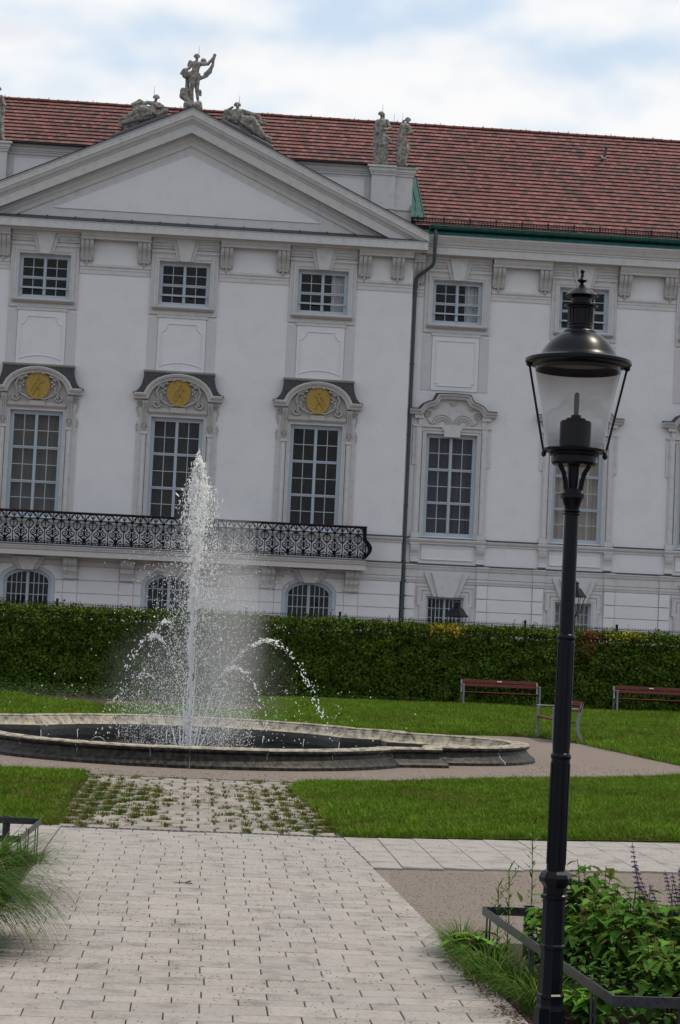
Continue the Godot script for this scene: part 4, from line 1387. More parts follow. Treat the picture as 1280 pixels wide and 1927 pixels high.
func roof(P: Node) -> void:
	var o := holder("roof", P)
	o.set_meta("label", "steep red and brown tiled roof")
	var e0 := Vector3(0, 19.44, 0.30)
	var e1 := Vector3(0, 25.46, -6.0)
	var along := (e1 - e0).normalized()
	var up := Vector3(0, -along.z, along.y).normalized()
	var length := (e1 - e0).length()
	var u0 := -30.0
	var u1 := 23.0
	# boarding under the tiles and the far slope
	var b := MB.new()
	var e2 := e0.lerp(e1, 5.0 / 28.0)
	b.quad(e2 + Vector3(u0, 0, 0), e1 + Vector3(u0, 0, 0), e1 + Vector3(u1, 0, 0), e2 + Vector3(u1, 0, 0))
	b.quad(e0 + Vector3(u0, 0, 0), e2 + Vector3(u0, 0, 0), e2 + Vector3(AXIS - 9.6, 0, 0), e0 + Vector3(AXIS - 9.6, 0, 0))
	b.quad(e0 + Vector3(AXIS + 9.6, 0, 0), e2 + Vector3(AXIS + 9.6, 0, 0), e2 + Vector3(u1, 0, 0), e0 + Vector3(u1, 0, 0))
	b.quad(e1 + Vector3(u0, 0, 0), Vector3(u0, 19.4, -12.3), Vector3(u1, 19.4, -12.3), e1 + Vector3(u1, 0, 0))
	put(b, "boarding", M.slate, o)
	var t := MB.new()
	t.tinted = true
	var n := 28
	var ex := length / n
	var tw := 0.23
	var shade := FastNoiseLite.new()
	shade.seed = 4
	shade.frequency = 0.12
	for r in n:
		var s0 := r * ex
		var lift := 0.098
		var top := s0 + ex + 0.05
		var wide := tw
		var u := u0 - (tw / 2 if r % 2 == 1 else 0.0)
		while u < u1:
			if r < 5 and absf(u + tw / 2 - AXIS) < 9.6:
				u += wide
				continue
			var q := shade.get_noise_2d(u, r * 0.5) * 0.25
			var k := rng.randf() + q
			var c := Color(0.19, 0.092, 0.086)
			if k < 0.16:
				c = Color(0.115, 0.077, 0.077)
			elif k < 0.38:
				c = Color(0.155, 0.083, 0.08)
			elif k > 0.86:
				c = Color(0.23, 0.102, 0.094)
			c = c * rng.randf_range(0.85, 1.15)
			t.col = c
			var j := rng.randf_range(-0.006, 0.006)
			var d := rng.randf_range(-0.005, 0.005)
			var a0 := e0 + along * (s0 + d) + up * (lift + j)
			var a1 := e0 + along * top + up * 0.03
			var x0 := Vector3(u + 0.004, 0, 0)
			var x1 := Vector3(u + wide - 0.004, 0, 0)
			var f := -up * 0.022
			t.quad(a0 + x0, a1 + x0, a1 + x1, a0 + x1)
			t.quad(a0 + f + x0, a0 + x0, a0 + x1, a0 + f + x1)
			t.quad(a0 + f + x1, a1 + f + x1, a1 + f + x0, a0 + f + x0)
			u += wide
	var to := put(t, "tiles", M.tile, o)
	to.set_meta("kind", "stuff")
	to.set_meta("label", "courses of red and brown flat roof tiles")
	# ridge
	var rm := MB.new()
	var rows := []
	for i in [0.0, 0.05, 0.06, 0.44]:
		var line := PackedVector3Array()
		var rr: float = 0.135 if i < 0.055 else 0.115
		for k in 9:
			var a := PI * k / 8.0
			line.append(Vector3(i, sin(a) * rr, cos(a) * rr))
		rows.append(line)
	rm.grid(rows)
	var cap := rm.mesh()
	for i in 100:
		var u := -22.0 + i * 0.44
		if u > 22.5:
			break
		put(cap, "ridge_tile", M.ridge, o, Vector3(u, e1.y + 0.04 + rng.randf_range(-0.008, 0.008), e1.z))
	var clip := MB.new()
	clip.box(-0.02, 0.02, 0.12, 0.19, -0.04, 0.04)
	for i in 22:
		put(clip, "ridge_hook", M.plate, o, Vector3(-21.5 + i * 1.98, e1.y + 0.04, e1.z))
	# vents
	for u in [2.25, 11.55]:
		var v := MB.new()
		var s := length * 0.76
		var at := e0 + along * s + up * 0.1 + Vector3(u, 0, 0)
		v.box(-0.11, 0.11, 0.0, 0.25, -0.02, 0.03, Transform3D(Basis(Vector3.RIGHT, -atan2(-along.z, along.y)), at))
		v.tube(PackedVector3Array([at + Vector3(0, 0.1, 0.05), at + Vector3(0.02, 0.35, 0.22), at + Vector3(0.03, 0.45, 0.3)]), 0.07, 0.05, 7)
		v.box(-0.1, 0.12, 0.44, 0.48, 0.2, 0.4, Transform3D(Basis.IDENTITY, at))
		put(v, "roof_vent", M.lead, o)
	# eaves: copper ledge, gutter, snow guard
	var g := MB.new()
	for u in 24:
		var a := AXIS + 9.72 + u * 1.09
		g.extrude(PackedVector2Array([Vector2(0.26, 19.36), Vector2(0.72, 19.085), Vector2(0.72, 19.06), Vector2(0.26, 19.2)]), a, a + 1.085, ALONG)
		g.extrude(PackedVector2Array([Vector2(0.26, 19.39), Vector2(0.725, 19.11), Vector2(0.725, 19.08), Vector2(0.26, 19.3)]), a - 0.015, a + 0.015, ALONG)
	put(g, "copper_ledge", M.copper, o)
	var gu := MB.new()
	rows = []
	for u in [AXIS + 10.2, 23.0]:
		var line := PackedVector3Array()
		for k in 13:
			var a := PI + PI * k / 12.0
			line.append(Vector3(u, 19.46 + sin(a) * 0.16, 0.50 + cos(a) * 0.15))
		for k in 13:
			var a := TAU - PI * k / 12.0
			line.append(Vector3(u, 19.46 + sin(a) * 0.145, 0.50 + cos(a) * 0.135))
		rows.append(line)
	gu.grid(rows, false, true)
	gu.tube(PackedVector3Array([Vector3(AXIS + 10.2, 19.46, 0.65), Vector3(23.0, 19.46, 0.65)]), 0.022, 0.022, 6)
	put(gu, "gutter", M.copper, o)
	var sg := MB.new()
	var gz := 0.25
	for v in [19.60, 19.68, 19.76, 19.84]:
		sg.box(AXIS + 9.7, 23.0, v - 0.012, v + 0.012, gz - 0.01, gz + 0.01)
	var u := AXIS + 9.7
	var i := 0
	while u < 23.0:
		sg.box(u - 0.012, u + 0.012, 19.56, 19.86, gz - 0.008, gz + 0.014)
		if i % 9 == 0:
			sg.box(u - 0.03, u + 0.03, 19.44, 19.92, gz - 0.03, gz + 0.02)
		u += 0.124
		i += 1
	put(sg, "snow_guard", M.fence, o)
	# copper valley between the attic and the tiles
	var cv := MB.new()
	var at := func(uu: float, s: float, h: float) -> Vector3: return e0 + along * s + up * h + Vector3(uu, 0, 0)
	cv.quad(at.call(2.46, 0.5, 0.16), at.call(2.46, 3.75, 0.16), at.call(2.86, 3.75, 0.16), at.call(3.02, 0.5, 0.16))
	cv.quad(at.call(3.02, 0.5, 0.16), at.call(2.86, 3.75, 0.16), at.call(2.86, 3.75, 0.0), at.call(3.02, 0.5, 0.0))
	cv.tube(PackedVector3Array([at.call(3.02, 0.5, 0.17), at.call(2.86, 3.75, 0.17)]), 0.025, 0.025, 6)
	cv.tube(PackedVector3Array([at.call(2.62, 0.4, 0.18), at.call(2.72, 1.8, 0.18), at.call(2.6, 3.2, 0.18)]), 0.018, 0.018, 5)
	put(cv, "copper_flashing", M.copper, o)
	# lightning rods
	for q in [[1.62, 24.15, -0.9, 1.9], [2.0, 24.3, -1.2, 2.2]]:
		var lr := MB.new()
		lr.tube(PackedVector3Array([Vector3(q[0], q[1] - q[3], q[2]), Vector3(q[0] + 0.02, q[1] + 0.4, q[2])]), 0.02, 0.006, 5)
		put(lr, "lightning_rod", M.steel, o)

func attic(P: Node) -> void:
	for s in [-1, 1]:
		var o := holder("attic", P)
		var m := MB.new()
		var f := func(x: float) -> float: return AXIS + s * x
		var bx := func(m: MB, a: float, b: float, v0: float, v1: float, z0: float, z1: float) -> void: m.box(minf(f.call(a), f.call(b)), maxf(f.call(a), f.call(b)), v0, v1, z0, z1)
		bx.call(m, 4.0, 7.72, 19.0, 21.75, -1.6, -0.85)
		bx.call(m, 7.72, 8.74, 19.0, 21.75, -1.6, -0.5)
		bx.call(m, 8.74, 9.5, 19.0, 21.75, -1.6, -0.62)
		put(m, "attic_wall", M.trim, o)
		m = MB.new()
		for q in [[21.75, 21.85, 0.05], [21.85, 21.92, 0.09], [21.92, 22.06, 0.13], [22.06, 22.15, 0.2]]:
			bx.call(m, 4.0, 7.72 - q[2], q[0], q[1], -1.6, -0.85 + q[2])
			bx.call(m, 7.72 - q[2], 8.76, q[0], q[1], -1.6, -0.5 + q[2])
			bx.call(m, 8.76, 9.5 + q[2], q[0], q[1], -1.6, -0.62 + q[2])
		# string low on the pier
		bx.call(m, 7.70, 8.76, 20.28, 20.36, -0.52, -0.44)
		bx.call(m, 8.76, 9.54, 20.28, 20.36, -0.64, -0.56)
		put(m, "attic_cornice", M.trim, o)
		m = MB.new()
		bx.call(m, 4.4, 7.45, 20.6, 21.6, -0.86, -0.82)
		put(m, "attic_panel", M.wall, o)
		m = MB.new()
		bx.call(m, 4.0, 9.6, 22.152, 22.17, -1.62, -0.36)
		put(m, "attic_sheet", M.slate, o)

func lower_storey(P: Node, mid: Array, wing: Array, W0: float) -> void:
	# string courses
	var m := MB.new()
	var strip := PackedVector2Array([Vector2(-0.02, 4.96), Vector2(0.10, 4.96), Vector2(0.13, 5.0), Vector2(0.16, 5.1), Vector2(0.19, 5.12), Vector2(0.19, 5.17), Vector2(-0.02, 5.22)])
	var band := PackedVector2Array([Vector2(-0.02, 4.66), Vector2(0.10, 4.66), Vector2(0.10, 4.955), Vector2(-0.02, 4.955)])
	var bed := PackedVector2Array([Vector2(-0.02, 4.42), Vector2(0.055, 4.42), Vector2(0.07, 4.5), Vector2(0.09, 4.54), Vector2(0.09, 4.6), Vector2(0.06, 4.655), Vector2(-0.02, 4.655)])
	for q in [[AXIS - 9.66, AXIS + 9.66, 0.0], [AXIS + 9.67, 24.0, W0], [-32.0, AXIS - 9.67, W0]]:
		m.extrude(strip, q[0], q[1], ALONG.translated(Vector3(0, 0, q[2])))
		m.extrude(band, q[0], q[1], ALONG.translated(Vector3(0, 0, q[2])))
		m.extrude(bed, q[0], q[1], ALONG.translated(Vector3(0, 0, q[2])))
	# pier breaks of the wing entablature
	for c in wing:
		for s in [-1, 1]:
			var a: float = c + s * 1.28
			var b: float = c + s * 1.76
			m.extrude(strip, minf(a, b) - 0.02, maxf(a, b) + 0.02, ALONG.translated(Vector3(0, 0.003, W0 + 0.06)))
			m.extrude(band, minf(a, b), maxf(a, b), ALONG.translated(Vector3(0, 0, W0 + 0.06)))
			m.extrude(bed, minf(a, b), maxf(a, b), ALONG.translated(Vector3(0, 0, W0 + 0.06)))
	put(m, "string_course", M.trim, P)
	m = MB.new()
	var sill := PackedVector2Array([Vector2(-0.02, 6.06), Vector2(0.05, 6.06), Vector2(0.05, 6.12), Vector2(0.1, 6.16), Vector2(0.13, 6.22), Vector2(0.13, 6.27), Vector2(-0.02, 6.315)])
	for q in [[AXIS - 9.66, AXIS + 9.66, 0.0], [AXIS + 9.67, 24.0, W0], [-32.0, AXIS - 9.67, W0]]:
		m.extrude(sill, q[0], q[1], ALONG.translated(Vector3(0, 0, q[2])))
	for c in wing:
		m.extrude(sill, c - 1.62, c + 1.62, ALONG.translated(Vector3(0, 0.004, W0 + 0.07)))
	put(m, "sill_course", M.trim, P)
	m = MB.new()
	var lead := PackedVector2Array([Vector2(-0.01, 5.235), Vector2(0.2, 5.175), Vector2(0.2, 5.19), Vector2(-0.01, 5.25)])
	m.extrude(lead, AXIS + 8.1, AXIS + 9.67, ALONG)
	m.extrude(lead, AXIS + 9.68, 24.0, ALONG.translated(Vector3(0, 0, W0)))
	lead = PackedVector2Array([Vector2(-0.01, 6.33), Vector2(0.15, 6.28), Vector2(0.15, 6.292), Vector2(-0.01, 6.345)])
	m.extrude(lead, AXIS - 9.66, AXIS + 9.67, ALONG)
	m.extrude(lead, AXIS + 9.68, 24.0, ALONG.translated(Vector3(0, 0, W0 + 0.005)))
	put(m, "ledge_sheet", M.slate, P)
	# brackets under the wing sills and panels between
	var br := MB.new()
	br.extrude(PackedVector2Array([Vector2(0, 6.05), Vector2(0.17, 6.05), Vector2(0.18, 5.9), Vector2(0.15, 5.78), Vector2(0.08, 5.66), Vector2(0.05, 5.5), Vector2(0.07, 5.4), Vector2(0.1, 5.3), Vector2(0, 5.25)]), -0.17, 0.17, ALONG)
	br.box(-0.2, 0.2, 6.0, 6.055, 0, 0.2)
	var brm := br.mesh()
	for c in wing:
		for s in [-1, 1]:
			put(brm, "bracket", M.trim, P, Vector3(c + s * 1.4, 0, W0))
		var p := MB.new()
		p.box(c - 1.1, c + 1.1, 5.4, 5.95, W0, W0 + 0.03)
		p.sweep(rect_path(c - 1.08, c + 1.08, 5.42, 5.93), [Vector2(0.03, W0 + 0.03), Vector2(0.02, W0 + 0.055), Vector2(-0.02, W0 + 0.055), Vector2(-0.03, W0 + 0.03)], true)
		put(p, "apron_panel", M.wall, P)
	# banded masonry of the ground floor
	var made := {}
	var joints := [0.0, 0.55, 1.1, 1.65, 2.2, 2.75, 3.29, 3.83, 4.41]
	var spans := []
	for c in mid:
		for s in [-1, 1]:
			for q in [[1.13, 1.46], [1.46, 2.06]]:
				var a: float = c + s * q[0]
				var b: float = c + s * q[1]
				spans.append([minf(a, b), maxf(a, b), 0.0])
	for i in 2:
		spans.append([mid[i] + 2.06, mid[i + 1] - 2.06, 0.0])
	spans.append([mid[2] + 2.06, AXIS + 9.62, 0.0])
	spans.append([wing[0] + 1.76, wing[1] - 1.76, W0])
	spans.append([wing[1] + 1.76, wing[2] - 1.76, W0])
	for c in wing:
		for s in [-1, 1]:
			for q in [[1.3, 1.76, 0.06]]:
				var a: float = c + s * q[0]
				var b: float = c + s * q[1]
				if a > AXIS + 9.66 and b > AXIS + 9.66 and absf(a - b) > 0.1:
					spans.append([minf(a, b), maxf(a, b), W0 + q[2]])
	spans.append([2.88, 3.3, W0])
	for q in spans:
		for j in range(3, joints.size() - 1):
			var la: float = q[1] - q[0] - 0.012
			var lb: float = joints[j + 1] - joints[j] - 0.035
			var key := "%d_%d" % [roundi(la * 100), roundi(lb * 100)]
			if not made.has(key):
				var k := MB.new()
				k.bbox(-la / 2, la / 2, -lb / 2, lb / 2, -0.02, 0.055, 0.012)
				made[key] = k.mesh()
			put(made[key], "stone_block", M.wall, P, Vector3((q[0] + q[1]) / 2, (joints[j] + joints[j + 1]) / 2, q[2]))
	# arched window dressings and keystones
	for c in mid:
		var o := holder("window_surround", P, Vector3(c, 0, 0))
		var a := MB.new()
		var pth := PackedVector2Array([Vector2(-1.0, 2.1), Vector2(-1.0, 3.72)])
		for i in range(1, 20):
			var t := PI * i / 20.0
			pth.append(Vector2(-1.0 * cos(t), 3.72 + 0.54 * sin(t)))
		pth.append_array([Vector2(1.0, 3.72), Vector2(1.0, 2.1)])
		a.sweep(pth, [Vector2(0, -0.02), Vector2(0, 0.03), Vector2(0.11, 0.03), Vector2(0.11, -0.02)], false, false)
		put(a, "arch_moulding", M.sash, o)
		var vs := MB.new()
		for s in [-1, 1]:
			var pl := PackedVector2Array([Vector2(s * 0.66, 4.40), Vector2(s * 1.05, 4.40), Vector2(s * 1.55, 4.05), Vector2(s * 1.7, 4.0), Vector2(s * 1.7, 3.85), Vector2(s * 1.13, 3.85), Vector2(s * 1.08, 4.0), Vector2(s * 0.92, 4.14), Vector2(s * 0.6, 4.3)])
			vs.extrude(pl, 0.0, 0.07)
		put(vs, "voussoir", M.wall, o)
		keystone(o, 0.0, 0.0, 4.72, 4.17, 0.72, 0.36, 0.34)
	for c in wing:
		var o := holder("window_surround", P, Vector3(c, 0, W0))
		var a := MB.new()
		a.sweep(PackedVector2Array([Vector2(-0.78, 2.1), Vector2(-0.78, 3.87), Vector2(0.78, 3.87), Vector2(0.78, 2.1)]), [Vector2(0, -0.02), Vector2(0, 0.05), Vector2(0.06, 0.05), Vector2(0.08, 0.08), Vector2(0.2, 0.08), Vector2(0.2, -0.02)])
		a.sweep(PackedVector2Array([Vector2(-1.0, 2.1), Vector2(-1.0, 3.55), Vector2(-1.1, 3.58), Vector2(-1.1, 4.2), Vector2(1.1, 4.2), Vector2(1.1, 3.58), Vector2(1.0, 3.55), Vector2(1.0, 2.1)]), [Vector2(-0.1, -0.02), Vector2(-0.1, 0.07), Vector2(0.05, 0.07), Vector2(0.07, 0.1), Vector2(0.1, 0.1), Vector2(0.1, -0.02)])
		put(a, "frame_moulding", M.trim, o)
		keystone(o, 0.0, 0.0, 4.86, 3.84, 0.95, 0.53, 0.3)

func belly(v: float) -> float:
	# how far the ironwork swells out at a height above the balcony floor
	if v > 0.78:
		return 0.0
	return 0.24 * sin(PI * clampf((0.78 - v) / 0.78, 0.0, 1.0))

func bend(p: PackedVector3Array) -> PackedVector3Array:
	var q := PackedVector3Array()
	for k in p:
		q.append(k + Vector3(0, 0, belly(k.y)))
	return q

func balcony(P: Node) -> void:
	var o := holder("balcony", P)
	var h := 8.06
	var m := MB.new()
	m.extrude(PackedVector2Array([Vector2(0.0, 4.76), Vector2(1.22, 4.76), Vector2(1.24, 4.96), Vector2(1.3, 5.0), Vector2(1.34, 5.08), Vector2(1.38, 5.1), Vector2(1.38, 5.16), Vector2(0.0, 5.16)]), AXIS - h, AXIS + h, ALONG)
	put(m, "slab", M.trim, o)
	m = MB.new()
	m.box(AXIS - h - 0.02, AXIS + h + 0.02, 5.163, 5.20, 0.0, 1.42)
	put(m, "floor_sheet", M.lead, o)
	var cm := corbel_mesh()
	for c in [AXIS - 5.83, AXIS, AXIS + 5.83]:
		for s in [-1.74, 1.74]:
			put(cm, "corbel", M.trim, o, Vector3(c + s, 0, 0.0))
	# ironwork: one panel, repeated
	var per := 0.64
	var y0 := 0.0
	var top := 1.26
	var r := 0.0195
	var pm := MB.new()
	var line := func(x: float, a: float, b: float) -> PackedVector3Array:
		var q := PackedVector3Array()
		for i in 9:
			q.append(Vector3(x, lerpf(a, b, i / 8.0), 0))
		return q
	for x in [0.0, per / 2]:
		pm.tube(bend(line.call(x, -0.02, top)), r, r, 5)
	for s in [-1, 1]:
		# arches under the rail, springing from the plain bar
		for rr in [0.29, 0.21]:
			var q := PackedVector3Array()
			for i in 11:
				var a := PI / 2 * i / 10.0
				q.append(Vector3(s * rr * sin(a), 1.24 - rr * (1.0 - cos(a)) * 0.95, 0))
			pm.tube(bend(q), r, r, 5)
		# loop in the middle
		var q := PackedVector3Array()
		for i in 13:
			var a := PI * i / 12.0
			q.append(Vector3(s * 0.155 * sin(a), 0.78 + 0.17 * cos(a), 0))
		pm.tube(bend(q), r, r, 5)
		pm.tube(bend(spiral(Vector3(s * 0.05, 0.91, 0), 0.045, 1.2, 0.0 if s > 0 else PI, -s * 1.0, 12)), r * 0.8, r * 0.8, 4)
		# stalk from the loop down to the spiral
		pm.tube(bend(PackedVector3Array([Vector3(s * 0.14, 0.70, 0), Vector3(s * 0.07, 0.60, 0), Vector3(0.0, 0.54, 0)])), r, r, 5)
		# spirals beside the flower bar
		pm.tube(bend(spiral(Vector3(s * (per / 2 - 0.15), 0.43, 0), 0.148, 1.7, PI / 2, -s * 1.0, 26)), r * 1.25, r * 1.1, 5)
		pm.tube(bend(PackedVector3Array([Vector3(s * (per / 2 - 0.15), 0.565, 0), Vector3(s * (per / 2 - 0.08), 0.62, 0), Vector3(s * per / 2, 0.7, 0)])), r * 1.2, r, 5)
		pm.tube(bend(PackedVector3Array([Vector3(s * (per / 2 - 0.21), 0.32, 0), Vector3(s * (per / 2 - 0.1), 0.27, 0), Vector3(s * (per / 2 - 0.03), 0.19, 0)])), r, r * 1.6, 5)
		# leaves at the foot
		pm.tube(bend(PackedVector3Array([Vector3(s * (per / 2 - 0.02), 0.16, 0), Vector3(s * (per / 2 - 0.08), 0.24, 0), Vector3(s * (per / 2 - 0.13), 0.27, 0)])), r * 2.0, r, 5)
		pm.tube(bend(PackedVector3Array([Vector3(s * (per / 2 - 0.02), 0.12, 0), Vector3(s * (per / 2 - 0.14), 0.14, 0), Vector3(s * (per / 2 - 0.2), 0.2, 0), Vector3(s * (per / 2 - 0.23), 0.14, 0)])), r * 1.2, r * 1.5, 5)
		# flower on the bar
		for v in [0.70, 0.98]:
			pm.tube(bend(PackedVector3Array([Vector3(s * (per / 2 - 0.015), v - 0.05, 0), Vector3(s * (per / 2 - 0.05), v + 0.02, 0), Vector3(s * (per / 2 - 0.06), v + 0.06, 0)])), r * 1.4, r * 0.9, 5)
		pm.tube(bend(PackedVector3Array([Vector3(s * 0.015, 1.06, 0), Vector3(s * 0.06, 1.12, 0), Vector3(s * 0.075, 1.18, 0)])), r * 1.3, r * 0.9, 5)
	pm.tube(bend(PackedVector3Array([Vector3(per / 2, 0.62, 0), Vector3(per / 2, 0.72, 0)])), r * 2.2, r * 2.0, 6)
	pm.tube(bend(PackedVector3Array([Vector3(per / 2, 0.1, 0), Vector3(per / 2, 0.24, 0)])), r * 3.0, r * 1.6, 6)
	for i in 5:
		var x := -per / 2 + per * i / 5.0
		pm.tube(bend(PackedVector3Array([Vector3(x + 0.03, 0.02, 0), Vector3(x + 0.064, 0.055, 0), Vector3(x + 0.098, 0.02, 0)])), r, r, 4)
	for v in [0.0, 0.075]:
		pm.tube(bend(PackedVector3Array([Vector3(-per / 2, v, 0), Vector3(per / 2, v, 0)])), r, r, 4)
	pm.tube(PackedVector3Array([Vector3(-per / 2, top - 0.02, 0), Vector3(per / 2, top - 0.02, 0)]), r, r, 4)
	var mesh := pm.mesh()
	var base := 5.26
	for i in 25:
		put(mesh, "railing_panel", M.iron, o, Vector3(AXIS + (i - 12) * per, base, 1.2))
	for s in [-1, 1]:
		for i in 2:
			var p := put(mesh, "railing_panel", M.iron, o, Vector3(AXIS + s * 8.0, base, 0.88 - i * per))
			p.rotation.y = PI / 2 * s
		var ep := MB.new()
		var q := PackedVector3Array()
		for i in 13:
			var v := top * i / 12.0
			q.append(Vector3(AXIS + s * (8.0 + belly(v)), base + v, 1.2 + belly(v)))
		ep.tube(q, 0.035, 0.04, 6)
		put(ep, "corner_post", M.iron, o)
	m = MB.new()
	m.bbox(AXIS - 8.05, AXIS + 8.05, base + top, base + top + 0.06, 1.14, 1.27, 0.012)
	for s in [-1, 1]:
		m.bbox(AXIS + s * 8.0 - 0.05, AXIS + s * 8.0 + 0.05, base + top + 0.002, base + top + 0.058, 0.0, 1.14, 0.012)
	put(m, "handrail", M.handrail, o)

# ---------------------------------------------------------------- hedge and fence
func leaf_mesh(w: float, l: float, fold: float, droop: float) -> ArrayMesh:
	var b := MB.new()
	b.tinted = true
	var pts := []
	for i in 5:
		var t := i / 4.0
		var hw: float = w * [0.04, 0.42, 0.5, 0.3, 0.0][i]
		var y := -droop * t * t
		pts.append([Vector3(-hw, y + fold * hw, t * l), Vector3(0, y, t * l), Vector3(hw, y + fold * hw, t * l)])
	for i in 4:
		for k in 2:
			b.col = Color(1, 1, 1) * (1.0 if k == 0 else 0.9)
			b.quad(pts[i][k], pts[i + 1][k], pts[i + 1][k + 1], pts[i][k + 1])
	return b.mesh()

func build_hedge_and_fence() -> void:
	var o := holder("hedge")
	tag(o, "long clipped green hedge along the palace side of the lawn", "hedge")
	var core := MB.new()
	var t := Transform3D(Basis(Vector3.UP, ROT), Vector3(0, 0, -60.0))
	core.bbox(-19.0, 20.0, 0.0, 2.1, -1.35, -0.5, 0.15, t)
	put(core, "branches", M.hedge_core, o)
	var f := FastNoiseLite.new()
	f.seed = 31
	f.frequency = 0.9
	f.fractal_octaves = 3
	var g := FastNoiseLite.new()
	g.seed = 33
	g.frequency = 0.35
	var places := []
	var cols := []
	var add := func(p: Vector3, nrm: Vector3, s: float, c: Color) -> void:
		var d := (nrm + Vector3(rng.randfn(0, 0.5), rng.randfn(-0.1, 0.5), rng.randfn(0, 0.5))).normalized()
		var x := d.cross(Vector3(rng.randfn(), rng.randfn(), rng.randfn())).normalized()
		var z := x.cross(d)
		places.append(t * Transform3D(Basis(x, d, z).scaled_local(Vector3(s, s, s)), p))
		cols.append(c)
	# one green for the whole hedge, each leaf a little different
	var leaf_tone := func(_x: float, _y: float, _z: float) -> Color:
		var k := rng.randf_range(0.45, 1.6)
		return Color(0.050 * k * rng.randf_range(0.8, 1.25), 0.084 * k, 0.010 * k)
	for i in 84000:
		var x := rng.randf_range(-17.0, 18.0)
		var y := 2.48 * rng.randf()
		var bump := 0.3 * f.get_noise_2d(x * 1.3, y * 1.5) + 0.18 * g.get_noise_2d(x, y)
		var z := bump - rng.randf() * rng.randf() * 0.4
		if y > 2.2:
			z -= (y - 2.2) * 0.8
		add.call(Vector3(x, y, z), Vector3(0, 0.25, 1).normalized(), rng.randf_range(0.6, 1.4), hedge_tint(x, y, leaf_tone.call(x, y, z)))
	for i in 34000:
		var x := rng.randf_range(-17.0, 18.0)
		var z := 0.1 - rng.randf() * 1.6
		var y := 2.28 + 0.14 * f.get_noise_2d(x * 1.7, z * 2.0) + 0.24 * rng.randf() * rng.randf()
		add.call(Vector3(x, y, z), Vector3(0, 1, 0.3).normalized(), rng.randf_range(0.6, 1.2), hedge_tint(x, y, leaf_tone.call(x, y, z)))
	# young shoots above the clipped top
	var shoots := MB.new()
	for i in 520:
		var x := rng.randf_range(-17.0, 18.0)
		var z := -rng.randf() * 1.2
		var h := 0.10 + 0.3 * rng.randf() * rng.randf() * (1.0 + g.get_noise_2d(x * 2.0, 5.0))
		var lean := Vector3(rng.randf_range(-0.15, 0.15), 1, rng.randf_range(-0.1, 0.2))
		shoots.tube(PackedVector3Array([t * Vector3(x, 2.3, z), t * (Vector3(x, 2.3, z) + lean * (h + 0.1))]), 0.006, 0.003, 4)
		for j in 9:
			var q := Vector3(x, 2.36, z) + lean * h * (j / 8.0) + Vector3(rng.randfn(0, 0.03), 0, rng.randfn(0, 0.03))
			add.call(q, Vector3(rng.randfn(), 0.6, rng.randfn() + 0.4).normalized(), rng.randf_range(0.6, 1.0), hedge_tint(x, 2.5, leaf_tone.call(x, 2.5, z)))
	put(shoots, "shoots", M.stem, o)
	scatter("foliage", leaf_mesh(0.058, 0.085, 0.3, 0.02), M.leaf, places, cols, o)
	# metal mesh fence behind the hedge
	var fe := holder("mesh_fence", null, Vector3(0, 0, -62.0), ROT)
	tag(fe, "dark metal mesh fence showing above the top of the hedge", "fence")
	var pm := MB.new()
	pm.bbox(-0.04, 0.04, 0, 2.76, -0.03, 0.03, 0.006)
	var post := pm.mesh()
	var pn := MB.new()
	for i in 56:
		pn.box(-1.48 + i * 0.0538 - 0.007, -1.48 + i * 0.0538 + 0.007, 0.1, 2.66, -0.004, 0.004)
	for i in 14:
		pn.box(-1.5, 1.5, 0.13 + i * 0.19 - 0.008, 0.13 + i * 0.19 + 0.008, 0.005, 0.012)
	var panel := pn.mesh()
	for i in 12:
		put(post, "post", M.fence, fe, Vector3(-15.0 + i * 3.03, 0, 0))
		put(panel, "mesh_panel", M.fence, fe, Vector3(-15.0 + i * 3.03 + 1.515, 0, 0))
	# ground cover of small leaves at the foot of the hedge on the left
	places = []
	cols = []
	for i in 17000:
		var x := rng.randf_range(-16.0, 3.0)
		var z := rng.randf_range(0.2, 1.0 if x > -2.6 else 8.6)
		places.append(t * Transform3D(Basis(Vector3.UP, rng.randf() * TAU).scaled(Vector3.ONE * rng.randf_range(0.6, 1.4)), Vector3(x, rng.randf_range(-0.01, 0.16), z)))
		cols.append(Color(0.025, 0.05, 0.01) * rng.randf_range(0.6, 1.5))
	tag(scatter("ground_cover", leaf_mesh(0.06, 0.09, 0.3, 0.02), M.leaf, places, cols), "low dark ground cover at the foot of the hedge", "plants")

func hedge_tint(x: float, y: float, c: Color) -> Color:
	# branches with yellow and with copper red leaves in the hedge
	for q in [[3.6, 2.36, 0.75, 0.28, Color(0.38, 0.27, 0.03)], [8.2, 2.4, 0.55, 0.5, Color(0.16, 0.055, 0.025)], [9.35, 2.4, 0.75, 0.3, Color(0.3, 0.25, 0.025)], [8.0, 1.9, 0.5, 0.6, Color(0.07, 0.04, 0.015)]]:
		var d := Vector2((x - q[0]) / q[2], (y - q[1]) / q[3]).length()
		if d < 1.0 and rng.randf() < 0.75 * (1.1 - d):
			return q[4] * rng.randf_range(0.7, 1.2)
	return c

